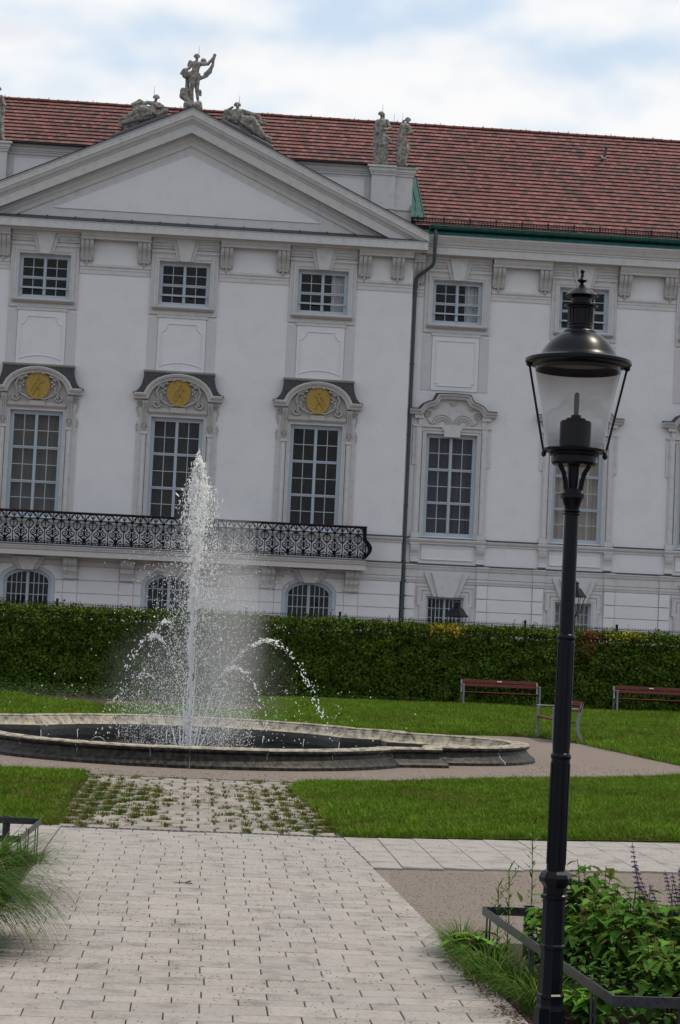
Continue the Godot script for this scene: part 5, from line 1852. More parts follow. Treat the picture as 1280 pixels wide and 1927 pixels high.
# ---------------------------------------------------------------- fountain
func basin_outline() -> Array:
	# the quatrefoil rim: [point, is a corner]; starts at the front, runs to the right
	var q := []
	for i in 15:
		var a := deg_to_rad(90.0 - 67.0 * i / 14.0)
		q.append([Vector2(3.22 * cos(a), 1.78 + 3.22 * sin(a)), i == 14])
	q.append([Vector2(3.72, 2.72), true])
	q.append([Vector2(3.78, 2.10), true])
	for i in range(1, 13):
		var a := deg_to_rad(85.0 * (1.0 - i / 12.0))
		q.append([Vector2(3.53 + 1.95 * cos(a), 2.08 * sin(a)), false])
	var out := []
	for k in q:
		out.append(k)
	for i in range(q.size() - 2, -1, -1):
		out.append([Vector2(q[i][0].x, -q[i][0].y), q[i][1]])
	for i in range(1, q.size()):
		out.append([Vector2(-q[i][0].x, -q[i][0].y), q[i][1]])
	for i in range(q.size() - 2, 0, -1):
		out.append([Vector2(-q[i][0].x, q[i][0].y), q[i][1]])
	return out

func build_fountain() -> void:
	var at := garden(0.0, -0.15)
	var o := holder("fountain_basin", null, at, ROT)
	tag(o, "large low lobed stone fountain basin with moulded rim in the lawn", "fountain")
	var line := basin_outline()
	var n := line.size()
	var pts := PackedVector2Array()
	for k in line:
		pts.append(k[0])
	var nrm := []
	for i in n:
		var d0 := (pts[i] - pts[(i - 1 + n) % n]).normalized()
		var d1 := (pts[(i + 1) % n] - pts[i]).normalized()
		var n0 := Vector2(-d0.y, d0.x)
		var n1 := Vector2(-d1.y, d1.x)
		var mm := (n0 + n1).normalized()
		nrm.append(mm / maxf(0.5, mm.dot(n1)))
	var outer := [Vector2(0.16, -0.04), Vector2(0.16, 0.025), Vector2(0.13, 0.05), Vector2(0.07, 0.09), Vector2(0.03, 0.14), Vector2(0.015, 0.185), Vector2(0.05, 0.195), Vector2(0.065, 0.215), Vector2(0.065, 0.245)]
	var inner := [Vector2(0.065, 0.245), Vector2(0.05, 0.262), Vector2(-0.21, 0.268), Vector2(-0.235, 0.252), Vector2(-0.235, 0.232), Vector2(-0.255, 0.222), Vector2(-0.29, 0.17), Vector2(-0.33, 0.13), Vector2(-0.38, 0.105), Vector2(-0.40, 0.095)]
	var wet := [Vector2(-0.40, 0.095), Vector2(-0.44, 0.02), Vector2(-0.46, -0.1), Vector2(-0.46, -0.3)]
	# stones: cut at corners and about every metre
	var cuts := []
	var run := 0.0
	for i in n:
		if i == 0 or line[i][1] or run > 1.05:
			cuts.append(i)
			run = 0.0
		run += pts[i].distance_to(pts[(i + 1) % n])
	for c in cuts.size():
		var a: int = cuts[c]
		var b: int = cuts[(c + 1) % cuts.size()]
		if b <= a:
			b += n
		var stone := holder("rim_stone", o)
		var low := rng.randf_range(-0.004, 0.003)
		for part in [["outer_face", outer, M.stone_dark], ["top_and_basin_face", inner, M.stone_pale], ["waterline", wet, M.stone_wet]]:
			var m := MB.new()
			for k in part[1].size() - 1:
				var rows := []
				for i in range(a, b + 1):
					var j := i % n
					var p := pts[j]
					if i == a:
						p += (pts[(j + 1) % n] - p).normalized() * 0.004
					if i == b:
						p += (pts[(j - 1 + n) % n] - p).normalized() * 0.004
					var ln := PackedVector3Array()
					for s in [part[1][k], part[1][k + 1]]:
						var q: Vector2 = p + nrm[j] * s.x
						ln.append(Vector3(q.x, s.y + low, q.y))
					rows.append(ln)
				m.grid(rows)
			put(m, part[0], part[2], stone)
	# water
	var w := MB.new()
	var poly: PackedVector2Array = Geometry2D.offset_polygon(pts, -0.43)[0]
	var ix := Geometry2D.triangulate_polygon(poly)
	for i in range(0, ix.size(), 3):
		var q := [poly[ix[i]], poly[ix[i + 1]], poly[ix[i + 2]]]
		if (q[1] - q[0]).cross(q[2] - q[0]) < 0.0:
			q = [q[0], q[2], q[1]]
		w.tri(Vector3(q[0].x, -0.14, q[0].y), Vector3(q[1].x, -0.14, q[1].y), Vector3(q[2].x, -0.14, q[2].y))
	var wo := put(w, "water", M.water, null, at)
	wo.rotation.y = ROT
	tag(wo, "dark rippled water inside the fountain basin", "water", "", "structure")
	# nozzle ring
	var nz := holder("nozzle_ring", null, garden(-0.05, -0.4, -0.13), ROT)
	tag(nz, "low metal nozzle ring at the foot of the water jet", "nozzle")
	var ring := MB.new()
	var rp := PackedVector3Array()
	for i in 28:
		rp.append(Vector3(cos(TAU * i / 28) * 0.28, 0.05, sin(TAU * i / 28) * 0.28))
	ring.tube(rp, 0.03, 0.03, 8, true)
	put(ring, "ring_pipe", M.steel, nz)
	var tip := MB.new()
	tip.lathe([Vector2(0.025, 0.03), Vector2(0.025, 0.1), Vector2(0.014, 0.13), Vector2(0.0, 0.13)], 10)
	for i in 8:
		put(tip, "nozzle", M.steel, nz, Vector3(cos(TAU * i / 8) * 0.28, 0, sin(TAU * i / 8) * 0.28))
	# pale hoop just above the water
	var dm := MB.new()
	var hp := PackedVector3Array()
	for i in 15:
		var a := PI * i / 14.0
		hp.append(Vector3(cos(a) * 0.12, sin(a) * 0.09 - 0.02, 0))
	dm.tube(hp, 0.012, 0.012, 7)
	tag(put(dm, "hoop", M.steel, null, garden(-1.62, -2.6, -0.13)), "small pale hoop standing just above the water of the basin", "hoop")
	spray()

func drop_mesh() -> ArrayMesh:
	var b := MB.new()
	b.lathe([Vector2(0.0, -1.0), Vector2(0.72, -0.66), Vector2(1.0, 0.0), Vector2(0.72, 0.66), Vector2(0.0, 1.0)], 6, Transform3D.IDENTITY, false)
	return b.mesh()

func spray() -> void:
	var ball := drop_mesh()
	var base := garden(-0.05, -0.4, -0.03)
	var right := Vector3(cos(ROT), 0, -sin(ROT))
	var back := Vector3(sin(ROT), 0, cos(ROT))
	var make := func(p: Vector3, s: float, v: Vector3, stretch: float) -> Transform3D:
		var y := (v + Vector3(rng.randfn(0, 0.25), rng.randfn(0, 0.25), rng.randfn(0, 0.25))).normalized()
		var x := y.cross(Vector3(0.31, 0.2, 0.9)).normalized()
		return Transform3D(Basis(x * s, y * s * stretch, x.cross(y) * s), base + p)
	# --- the main column
	var col := []
	var top := 4.7
	var gust := FastNoiseLite.new()
	gust.seed = 3
	gust.frequency = 2.2
	for i in 20000:
		var h := top * pow(rng.randf(), 0.62)
		var head := smoothstep(3.0, 3.95, h) * (1.0 - 0.97 * smoothstep(3.7, 4.7, h))
		var wide := 0.02 + 0.012 * h / top + head * 0.085
		if rng.randf() < 0.3:
			wide *= 1.6
		var drift := -0.04 * h / top + 0.04 * gust.get_noise_2d(h * 1.5, 0.0)
		var p := right * (rng.randfn(0, wide) + drift) + back * rng.randfn(0, wide) + Vector3.UP * h
		# the water comes in clots with gaps between
		if gust.get_noise_3d(p.x * 6.0, p.y * 1.6, p.z * 6.0) < -0.06 + 0.3 * rng.randf() and h > 0.5:
			continue
		var s := rng.randf_range(0.003, 0.0075)
		if rng.randf() < 0.08:
			s *= 1.9
		col.append(make.call(p, s, Vector3.UP, rng.randf_range(1.0, 4.5)))
	# drops tumbling back from the head
	for i in 5200:
		var h := 4.3 - 3.0 * pow(rng.randf(), 1.5)
		var r := 0.10 + 0.10 * (4.3 - h) * (1.0 - 0.2 * (4.3 - h))
		var p := right * (rng.randfn(0.02, r)) + back * rng.randfn(0, r) + Vector3.UP * h
		if gust.get_noise_3d(p.x * 5.0, p.y * 2.5, p.z * 5.0) < 0.02:
			continue
		var s := rng.randf_range(0.003, 0.008)
		if rng.randf() < 0.07:
			s *= 2.0
		col.append(make.call(p, s, Vector3.DOWN, rng.randf_range(0.8, 2.2)))
	# ragged crown
	for i in 2000:
		var h := top + 0.22 * rng.randf() * rng.randf() - 0.8 * rng.randf()
		var r := 0.018 + 0.085 * clampf((top + 0.1 - h) / 0.8, 0.0, 1.0)
		var p := right * (rng.randfn(0.0, r) - 0.04 + 0.05 * gust.get_noise_2d(h * 4.0, 7.0)) + back * rng.randfn(0, r) + Vector3.UP * h
		if gust.get_noise_3d(p.x * 8.0, p.y * 4.0, p.z * 8.0) < -0.05:
			continue
		col.append(make.call(p, rng.randf_range(0.004, 0.011), Vector3(rng.randfn() * 0.6, 1.5, rng.randfn() * 0.6), rng.randf_range(0.8, 3.0)))
	var c := scatter("water_jet", ball, M.drops, col, [])
	tag(c, "tall white central water jet of the fountain breaking up at its head", "water jet")
	# --- solid lower threads
	var nth := 0
	for q in [[-0.24, -0.17, 0.55], [-0.16, -0.07, 0.75], [-0.1, -0.03, 1.0], [0.0, 0.0, 2.2], [0.06, 0.03, 1.4], [0.14, 0.1, 0.8], [0.2, 0.2, 0.9], [0.27, 0.42, 1.0]]:
		var th := MB.new()
		var pts := PackedVector3Array()
		var a: float = q[0] * 0.75
		for i in 14:
			var t := i / 13.0
			var h: float = q[2] * t
			pts.append(base + right * (a + q[1] * t + rng.randfn(0, 0.004)) + back * (0.1 * sin(q[0] * 20.0) + rng.randfn(0, 0.004)) + Vector3.UP * h)
		th.tube(pts, 0.012, 0.004, 6)
		nth += 1
		tag(put(th, "water_thread", M.drops), ["first", "second", "third", "fourth", "fifth", "sixth", "seventh", "last"][nth - 1] + " thin thread of water from the left at the foot of the fountain jet", "water jet", "threads of water at the foot of the fountain jet")
	# --- arching side jets
	var arcs := [[2.3, 1.75, 0.02, 0.95, "arching water jet reaching farthest out to the right of the column", 1.0], [-1.35, 1.75, 0.25, 0.8, "arching water jet falling to the left of the column", 0.8], [-1.0, 2.0, -0.5, 0.5, "steep broken water jet just left of the column", 0.5], [1.3, 1.3, 0.5, 0.5, "low broken water jet falling just right of the column", 0.5], [-1.6, 1.1, -0.3, 0.45, "weak low water jet falling farthest to the left", 0.3]]
	for q in arcs:
		var list := []
		for i in int(620 * q[5]):
			var t := rng.randf()
			if t > 0.12 and t < 0.42 and rng.randf() < 0.15:
				continue
			if t > 0.6 and rng.randf() < 0.62:
				continue
			var clump: float = floorf(t * 40.0) / 40.0
			t = lerpf(t, clump, 0.6 if t > 0.5 else 0.2)
			var sc := 0.012 + 0.025 * t
			var p: Vector3 = right * (0.05 + q[0] * t) + back * (q[2] * t) + Vector3.UP * (4.0 * q[1] * t * (1.0 - t * 0.98)) + Vector3(rng.randfn(0, sc), rng.randfn(0, sc), rng.randfn(0, sc))
			var v: Vector3 = right * q[0] + Vector3.UP * 4.0 * q[1] * (1.0 - 2.0 * t)
			list.append(make.call(p, rng.randf_range(0.003, 0.011) * (0.7 if t < 0.4 else 1.15), v, rng.randf_range(1.0, 2.4)))
		tag(scatter("arching_jet", ball, M.drops, list, []), q[4], "water jet")
	# --- loose drops around
	var loose := []
	for i in 7500:
		var h := rng.randf() * 3.4
		var r := 0.28 + 0.34 * rng.randf()
		var p := right * (rng.randfn(0.12, r)) + back * rng.randfn(0, r) + Vector3.UP * h
		loose.append(make.call(p, rng.randf_range(0.0025, 0.008), Vector3.DOWN, rng.randf_range(0.8, 1.6)))
	for i in 6500:
		var a := rng.randf() * TAU
		var r := 1.15 * sqrt(rng.randf())
		var h := (1.85 - 0.8 * r * r) * rng.randf()
		var p := right * (cos(a) * r - 0.05) + back * sin(a) * r + Vector3.UP * h
		loose.append(make.call(p, rng.randf_range(0.002, 0.006), Vector3.DOWN, rng.randf_range(0.8, 1.8)))
	for i in 420:
		var p := right * rng.randfn(0.3, 1.3) + back * rng.randfn(0, 1.2) + Vector3.UP * (rng.randf() * 1.2 - 0.05)
		loose.append(make.call(p, rng.randf_range(0.004, 0.010), Vector3.DOWN, rng.randf_range(0.8, 1.8)))
	tag(scatter("water_spray", ball, M.drops, loose, []), "fine spray of falling drops round the fountain jet", "spray")
	# --- drifting mist: thin shells one inside the other, so that it thins out softly
	var banks := [[0.55, 2.0, 1.15, 4.0, 0.10, "pale mist drifting right of the fountain jet"], [0.1, 1.0, 2.6, 2.3, 0.016, "thin mist low round the foot of the fountain jet"], [0.0, 3.0, 0.8, 2.8, 0.04, "thin mist round the head of the fountain jet"]]
	for q in banks:
		var bank := holder("mist", null, base + right * q[0] + Vector3.UP * q[1])
		tag(bank, q[5], "mist", "", "stuff")
		for i in 11:
			var k := 0.3 + 0.1 * i
			var f := FogVolume.new()
			f.name = "shell"
			f.shape = RenderingServer.FOG_VOLUME_SHAPE_ELLIPSOID
			f.size = Vector3(q[2] * k, q[3] * (0.62 + 0.05 * i), q[2] * k)
			var fm := FogMaterial.new()
			fm.density = q[4] * 0.55
			fm.albedo = Color(0.97, 0.97, 0.98)
			f.material = fm
			bank.add_child(f, true)

# ---------------------------------------------------------------- benches
func bench(at: Vector3, turn: float, len: float, label: String) -> void:
	var o := holder("park_bench", null, at, turn)
	tag(o, label, "bench", "park benches on the lawn")
	var h := len / 2
	var slat := MB.new()
	slat.bbox(-h, h, -0.016, 0.016, -0.05, 0.05, 0.006)
	var sm := slat.mesh()
	for i in 4:
		put(sm, "seat_slat", M.plank, o, Vector3(0, 0.445 - 0.012 * i, 0.24 - 0.115 * i))
	for i in 2:
		var s := put(sm, "back_slat", M.plank, o, Vector3(0, 0.655 + 0.118 * i, -0.255 - 0.03 * i))
		s.rotation.x = PI / 2 - 0.25
	var pl := MB.new()
	pl.box(-0.07, 0.07, -0.012, 0.012, 0.0, 0.004)
	put(pl, "name_plate", M.plate, o, Vector3(0, 0.785, -0.255)).rotation.x = -0.25
	for s in [-1, 1]:
		var x: float = s * (h - 0.03)
		var a := MB.new()
		a.extrude(PackedVector2Array([Vector2(0.25, 0.0), Vector2(0.305, 0.0), Vector2(0.30, 0.66), Vector2(0.255, 0.66)]), x - 0.025, x + 0.025, ALONG)
		put(a, "leg", M.steel, o)
		var b := MB.new()
		b.extrude(PackedVector2Array([Vector2(-0.36, 0.0), Vector2(-0.29, 0.0), Vector2(-0.19, 0.2), Vector2(-0.17, 0.42), Vector2(-0.27, 0.8), Vector2(-0.32, 0.8), Vector2(-0.235, 0.42), Vector2(-0.25, 0.22)]), x - 0.025, x + 0.025, ALONG)
		put(b, "leg", M.steel, o)
		var c := MB.new()
		c.box(x - 0.022, x + 0.022, 0.40, 0.427, -0.2, 0.27)
		put(c, "seat_bearer", M.steel, o)
		var d := MB.new()
		d.bbox(x - 0.03, x + 0.03, 0.661, 0.685, -0.22, 0.31, 0.006)
		put(d, "armrest", M.steel, o)

func build_benches() -> void:
	bench(Vector3(5.19, -0.01, -59.2), ROT, 2.42, "red brown slatted bench against the hedge, left of the lamp post")
	bench(Vector3(9.95, -0.01, -59.5), ROT, 2.42, "red brown slatted bench against the hedge, right of the lamp post")
	bench(Vector3(4.66, -0.01, -39.25), -PI / 2 + ROT, 1.85, "slatted bench seen from its end beside the gravel, partly hidden by the lamp post")

# ---------------------------------------------------------------- lamps
func build_lamps() -> void:
	var o := holder("street_lamp", null, Vector3(1.08, 0, -9.05), 0.35)
	o.transform = Transform3D(Basis(Vector3.BACK, -0.0075) * Basis(Vector3.UP, 0.35) * Basis.from_scale(Vector3(1.02, 1.006, 1.02)), o.position)
	tag(o, "tall dark lamp post with round glass lantern standing at the flower bed", "lamp")
	var V := func(r: float, y: float) -> Vector2: return Vector2(r, y)
	var p := MB.new()
	p.lathe([V.call(0.047, 0.77), V.call(0.0465, 1.29), V.call(0.043, 1.31), V.call(0.041, 1.85), V.call(0.037, 1.87), V.call(0.036, 2.44)], 20)
	for r in [[1.855, 0.045], [1.30, 0.05]]:
		p.lathe([V.call(r[1] - 0.008, r[0] - 0.016), V.call(r[1], r[0] - 0.01), V.call(r[1] + 0.002, r[0]), V.call(r[1], r[0] + 0.01), V.call(r[1] - 0.008, r[0] + 0.016)], 20, Transform3D.IDENTITY, false)
	for y in [2.437, 2.452]:
		p.lathe([V.call(0.037, y - 0.006), V.call(0.045, y), V.call(0.037, y + 0.006)], 20, Transform3D.IDENTITY, false)
	p.lathe([V.call(0.037, 2.457), V.call(0.04, 2.475), V.call(0.047, 2.495), V.call(0.052, 2.51), V.call(0.064, 2.512), V.call(0.064, 2.533), V.call(0.047, 2.535), V.call(0.047, 2.555), V.call(0.0, 2.556)], 24)
	# slim flutes
	for i in 8:
		var a := TAU * i / 8
		p.box(-0.005, 0.005, 1.34, 1.83, 0.038, 0.044, Transform3D(Basis(Vector3.UP, a), Vector3.ZERO))
		p.box(-0.006, 0.006, 0.8, 1.27, 0.043, 0.0495, Transform3D(Basis(Vector3.UP, a), Vector3.ZERO))
	put(p, "pole", M.lamp, o).scale = Vector3(0.93, 1, 0.93)
	var b := MB.new()
	b.facet([V.call(0.0735, 0.0), V.call(0.0735, 0.135), V.call(0.064, 0.16), V.call(0.064, 0.185), V.call(0.068, 0.19), V.call(0.068, 0.203), V.call(0.057, 0.21), V.call(0.054, 0.41), V.call(0.062, 0.415), V.call(0.062, 0.428), V.call(0.056, 0.435), V.call(0.055, 0.638), V.call(0.066, 0.645), V.call(0.066, 0.658), V.call(0.056, 0.665), V.call(0.056, 0.695), V.call(0.066, 0.71), V.call(0.078, 0.722), V.call(0.080, 0.74), V.call(0.072, 0.758), V.call(0.06, 0.77), V.call(0.047, 0.775)], 8)
	b.box(-0.085, -0.03, 0.0, 0.145, 0.0, 0.062)
	put(b, "base", M.lamp, o).scale = Vector3(0.95, 1, 0.95)
	# lantern
	var h := holder("lantern", o)
	var y := MB.new()
	y.lathe([V.call(0.0, 2.665), V.call(0.098, 2.668), V.call(0.106, 2.68), V.call(0.106, 2.708), V.call(0.115, 2.712), V.call(0.118, 2.726), V.call(0.146, 2.73), V.call(0.148, 2.742), V.call(0.128, 2.748), V.call(0.0, 2.75)], 32)
	y.lathe([V.call(0.022, 2.555), V.call(0.026, 2.6), V.call(0.03, 2.666)], 14)
	for s in [0, 1, 2]:
		var a: float = TAU * s / 3 + 0.9
		var d := Vector3(cos(a), 0, sin(a))
		var pts := PackedVector3Array([d * 0.038 + Vector3.UP * 2.55, d * 0.044 + Vector3.UP * 2.59, d * 0.055 + Vector3.UP * 2.63, d * 0.075 + Vector3.UP * 2.66, d * 0.08 + Vector3.UP * 2.69, d * 0.066 + Vector3.UP * 2.7])
		y.tube(pts, 0.012, 0.011, 7)
	put(y, "cradle", M.lamp, h)
	var g := MB.new()
	var g2 := MB.new()
	for half in [[g, 0.0], [g2, PI]]:
		var rows := []
		for q in [Vector2(0.128, 2.75), Vector2(0.203, 3.135)]:
			var line := PackedVector3Array()
			for i in 25:
				var a: float = half[1] - 0.35 + PI * i / 24.0
				line.append(Vector3(q.x * cos(a), q.y, q.x * sin(a)))
			rows.append(line)
		half[0].grid(rows)
	put(g, "glass", M.lamp_glass, h).rotation.y = -0.7
	put(g2, "frosted_glass", M.lamp_frosted, h).rotation.y = -0.7
	var rd := MB.new()
	for s in [0, PI]:
		var a: float = s - 0.35
		var d := Vector3(cos(a), 0, -sin(a)) 
		d = Vector3(cos(s), 0, sin(s)).rotated(Vector3.UP, -0.35)
		rd.tube(PackedVector3Array([d * 0.142 + Vector3.UP * 2.715, d * 0.231 + Vector3.UP * 3.15]), 0.0058, 0.0058, 8)
		rd.lathe([V.call(0.0, 2.70), V.call(0.012, 2.708), V.call(0.012, 2.722), V.call(0.007, 2.73)], 8, Transform3D(Basis.IDENTITY, d * 0.143))
		rd.lathe([V.call(0.0, 3.125), V.call(0.014, 3.132), V.call(0.016, 3.15)], 8, Transform3D(Basis.IDENTITY, d * 0.229))
	put(rd, "rod", M.lamp, h)
	var r := MB.new()
	r.lathe([V.call(0.205, 3.134), V.call(0.242, 3.146), V.call(0.248, 3.152), V.call(0.248, 3.166), V.call(0.236, 3.172), V.call(0.19, 3.182)], 48)
	r.lathe([V.call(0.19, 3.182), V.call(0.181, 3.19), V.call(0.172, 3.204), V.call(0.158, 3.228), V.call(0.14, 3.252), V.call(0.118, 3.274), V.call(0.098, 3.288), V.call(0.084, 3.294)], 48, Transform3D.IDENTITY, false)
	r.lathe([V.call(0.084, 3.29), V.call(0.081, 3.302), V.call(0.072, 3.312), V.call(0.06, 3.316)], 32, Transform3D.IDENTITY, false)
	r.lathe([V.call(0.059, 3.31), V.call(0.0605, 3.325), V.call(0.058, 3.332), V.call(0.0605, 3.338), V.call(0.058, 3.344), V.call(0.056, 3.41), V.call(0.06, 3.416), V.call(0.06, 3.424), V.call(0.078, 3.424), V.call(0.079, 3.43), V.call(0.06, 3.436), V.call(0.048, 3.44), V.call(0.047, 3.475)], 32)
	for i in 16:
		var t := Transform3D(Basis(Vector3.UP, TAU * i / 16), Vector3.ZERO)
		r.box(-0.005, 0.005, 3.346, 3.41, 0.054, 0.0605, t)
	r.lathe([V.call(0.047, 3.474), V.call(0.077, 3.472), V.call(0.079, 3.477)], 32)
	r.lathe([V.call(0.079, 3.477), V.call(0.066, 3.488), V.call(0.05, 3.505), V.call(0.03, 3.516), V.call(0.018, 3.519)], 32, Transform3D.IDENTITY, false)
	r.lathe([V.call(0.02, 3.518), V.call(0.017, 3.526), V.call(0.009, 3.532), V.call(0.008, 3.54), V.call(0.023, 3.548), V.call(0.024, 3.552), V.call(0.012, 3.56), V.call(0.008, 3.568), V.call(0.006, 3.585), V.call(0.01, 3.59), V.call(0.011, 3.597), V.call(0.006, 3.604), V.call(0.0, 3.606)], 18, Transform3D.IDENTITY, false)
	put(r, "roof", M.lamp, h)
	var u := MB.new()
	u.lathe([V.call(0.0, 3.17), V.call(0.15, 3.165), V.call(0.156, 3.15)], 40)
	put(u, "reflector", M.lamp_inner, h)
	u = MB.new()
	u.lathe([V.call(0.156, 3.15), V.call(0.2, 3.137), V.call(0.198, 3.115), V.call(0.2, 3.136)], 40)
	put(u, "collar", M.lamp, h)
	var k := MB.new()
	k.lathe([V.call(0.072, 2.75), V.call(0.073, 2.87), V.call(0.068, 2.878), V.call(0.046, 2.88), V.call(0.046, 2.89), V.call(0.024, 2.892), V.call(0.023, 2.906), V.call(0.0, 2.907)], 28)
	put(k, "socket", M.lamp, h)
	var bl := MB.new()
	bl.lathe([V.call(0.011, 2.9), V.call(0.0125, 2.95), V.call(0.012, 3.0), V.call(0.008, 3.012), V.call(0.0, 3.016)], 16, Transform3D.IDENTITY, false)
	put(bl, "bulb", M.bulb, h)
	far_lantern(Vector3(4.43, 0, -70), 3.5, "dark lantern rising just above the hedge in front of the barred window")
	far_lantern(Vector3(8.72, 0, -70), 4.42, "dark lantern with glass half hidden behind the tall lamp post")

func far_lantern(at: Vector3, top: float, label: String) -> void:
	var o := holder("garden_lantern", null, at, 0.3)
	tag(o, label, "lamp")
	var p := MB.new()
	p.lathe([Vector2(0.12, 0), Vector2(0.12, 0.5), Vector2(0.05, 0.6), Vector2(0.045, top - 1.35), Vector2(0.12, top - 1.3), Vector2(0.2, top - 1.25), Vector2(0.0, top - 1.24)], 12)
	put(p, "pole", M.lamp, o)
	var g := MB.new()
	g.facet([Vector2(0.2, top - 1.24), Vector2(0.36, top - 0.62)], 6)
	put(g, "glass", M.lamp_glass, o)
	var f := MB.new()
	for i in 6:
		var a := TAU * (i + 0.5) / 6
		f.tube(PackedVector3Array([Vector3(cos(a) * 0.2, top - 1.24, sin(a) * 0.2), Vector3(cos(a) * 0.36, top - 0.62, sin(a) * 0.36)]), 0.014, 0.014, 5)
	put(f, "glazing_bar", M.lamp, o)
	var r := MB.new()
	r.facet([Vector2(0.36, top - 0.62), Vector2(0.44, top - 0.62), Vector2(0.44, top - 0.59), Vector2(0.36, top - 0.5), Vector2(0.24, top - 0.32), Vector2(0.18, top - 0.28), Vector2(0.14, top - 0.26), Vector2(0.13, top - 0.12), Vector2(0.17, top - 0.1), Vector2(0.06, top - 0.04), Vector2(0.03, top), Vector2(0.0, top + 0.03)], 6)
	put(r, "roof", M.lamp, o)

# ---------------------------------------------------------------- flower beds
func rail(o: Node, a: Vector2, b: Vector2, y: float) -> void:
	var p := garden(a.x, a.y)
	var q := garden(b.x, b.y)
	var m := MB.new()
	var d := q - p
	m.bbox(-0.004, 0.004, y - 0.05, y, 0.0, d.length(), 0.0015, Transform3D(Basis(Vector3.UP, atan2(d.x, d.z)), p))
	put(m, "rail", M.bar, o)

func post(o: Node, a: Vector2, y: float, flat: bool) -> void:
	var m := MB.new()
	var t := Transform3D(Basis(Vector3.UP, ROT), garden(a.x, a.y))
	if flat:
		m.bbox(-0.03, 0.03, -0.02, y + 0.006, -0.012, -0.004, 0.002, t)
	else:
		for s in [-1, 1]:
			m.bbox(s * 0.009 - 0.004, s * 0.009 + 0.004, -0.02, y + 0.008, -0.012, 0.012, 0.002, t)
	put(m, "post", M.bar, o)

func plant_leaf_basis(dir: Vector3, s: float) -> Basis:
	var z := dir.normalized()
	var x := Vector3.UP.cross(z)
	if x.length() < 0.1:
		x = Vector3.RIGHT
	x = x.normalized()
	return Basis(x * s, z.cross(x) * s, z * s)

func shrub(at: Vector3, height: float, spread: float, stems: int, leaves: int, label: String, tint: Color, lift := 0.0) -> void:
	var o := holder("leafy_shrub", null, at)
	tag(o, label, "shrub", "leafy shrubs in the railed bed")
	var st := MB.new()
	var variants := []
	for k in 3:
		variants.append(leaf_mesh(0.05 + 0.01 * k, 0.098 + 0.016 * k, 0.4, 0.035 + 0.02 * k))
	var mats := []
	for k in 4:
		var key := "shrub_%s_%d" % [label.substr(0, 6), k]
		var m: StandardMaterial3D = M.leaf.duplicate()
		m.vertex_color_use_as_albedo = false
		m.albedo_color = (tint * [0.6, 0.85, 1.1, 1.5][k]).linear_to_srgb()
		M[key] = m
		mats.append(m)
	var count := 0
	var fill := []
	var fcol := []
	for i in stems:
		var a := rng.randf() * TAU
		var r := spread * sqrt(rng.randf())
		var root := Vector3(cos(a) * r * 0.5, 0, sin(a) * r * 0.5)
		var tip := Vector3(cos(a) * r, height * rng.randf_range(0.72, 1.05), sin(a) * r)
		var pts := PackedVector3Array()
		for j in 6:
			var t := j / 5.0
			pts.append(root.lerp(tip, t) + Vector3(sin(t * 3.0 + i) * 0.012, 0, cos(t * 3.0 + i * 2.0) * 0.012))
		st.tube(pts, 0.0055, 0.002, 5)
		var per := int(float(leaves) / stems)
		for j in per:
			var t := lerpf(0.25, 1.0, (j + 0.5) / per)
			var p := root.lerp(tip, t)
			var g := j * 2.4 + i
			var d := Vector3(cos(g), rng.randf_range(-0.25, 0.45) + lift, sin(g))
			var s := rng.randf_range(0.7, 1.2) * (1.0 - 0.3 * smoothstep(0.8, 1.0, t))
			if count < 150 and t > 0.45:
				var l := put(variants[rng.randi() % 3], "leaf", mats[rng.randi() % 4], o)
				l.transform = Transform3D(plant_leaf_basis(d, s), p + d.normalized() * 0.012)
				count += 1
			else:
				fill.append(Transform3D(plant_leaf_basis(d, s), p))
				fcol.append(tint * rng.randf_range(0.6, 1.25))
	put(st, "stems", M.stem, o)
	if fill.size() > 0:
		scatter("foliage", variants[0], M.leaf, fill, fcol, o)

func flower_spike(o: Node, root: Vector3, tip: Vector3, florets: int) -> void:
	var s := holder("flower_spike", o)
	var st := MB.new()
	st.tube(PackedVector3Array([root, root.lerp(tip, 0.5) + Vector3(0.01, 0, 0), tip]), 0.003, 0.0015, 5)
	put(st, "stem", M.stem, s)
	var fm := MB.new()
	fm.tinted = true
	for i in florets:
		var t := lerpf(0.55, 1.0, float(i / 4) / (florets / 4.0))
		var p := root.lerp(tip, t)
		for j in 2:
			var a := i * 1.57 + j * 0.8 + t * 3.0
			var d := Vector3(cos(a), rng.randf_range(0.0, 0.5), sin(a)) * rng.randf_range(0.015, 0.028) * (1.3 - 0.5 * t)
			var w := d.cross(Vector3.UP) * 0.45
			var k := rng.randf_range(0.7, 1.3)
			fm.col = Color(0.11, 0.065, 0.19) * k if rng.randf() < 0.7 else Color(0.05, 0.04, 0.07) * k
			fm.quad(p, p + d * 0.5 + w, p + d, p + d * 0.5 - w)
			fm.tri(p + d * 0.6, p + d * 0.9 + Vector3.DOWN * 0.007 + w * 0.6, p + d * 0.9 + Vector3.DOWN * 0.007 - w * 0.6)
	put(fm, "florets", M.petal, s)

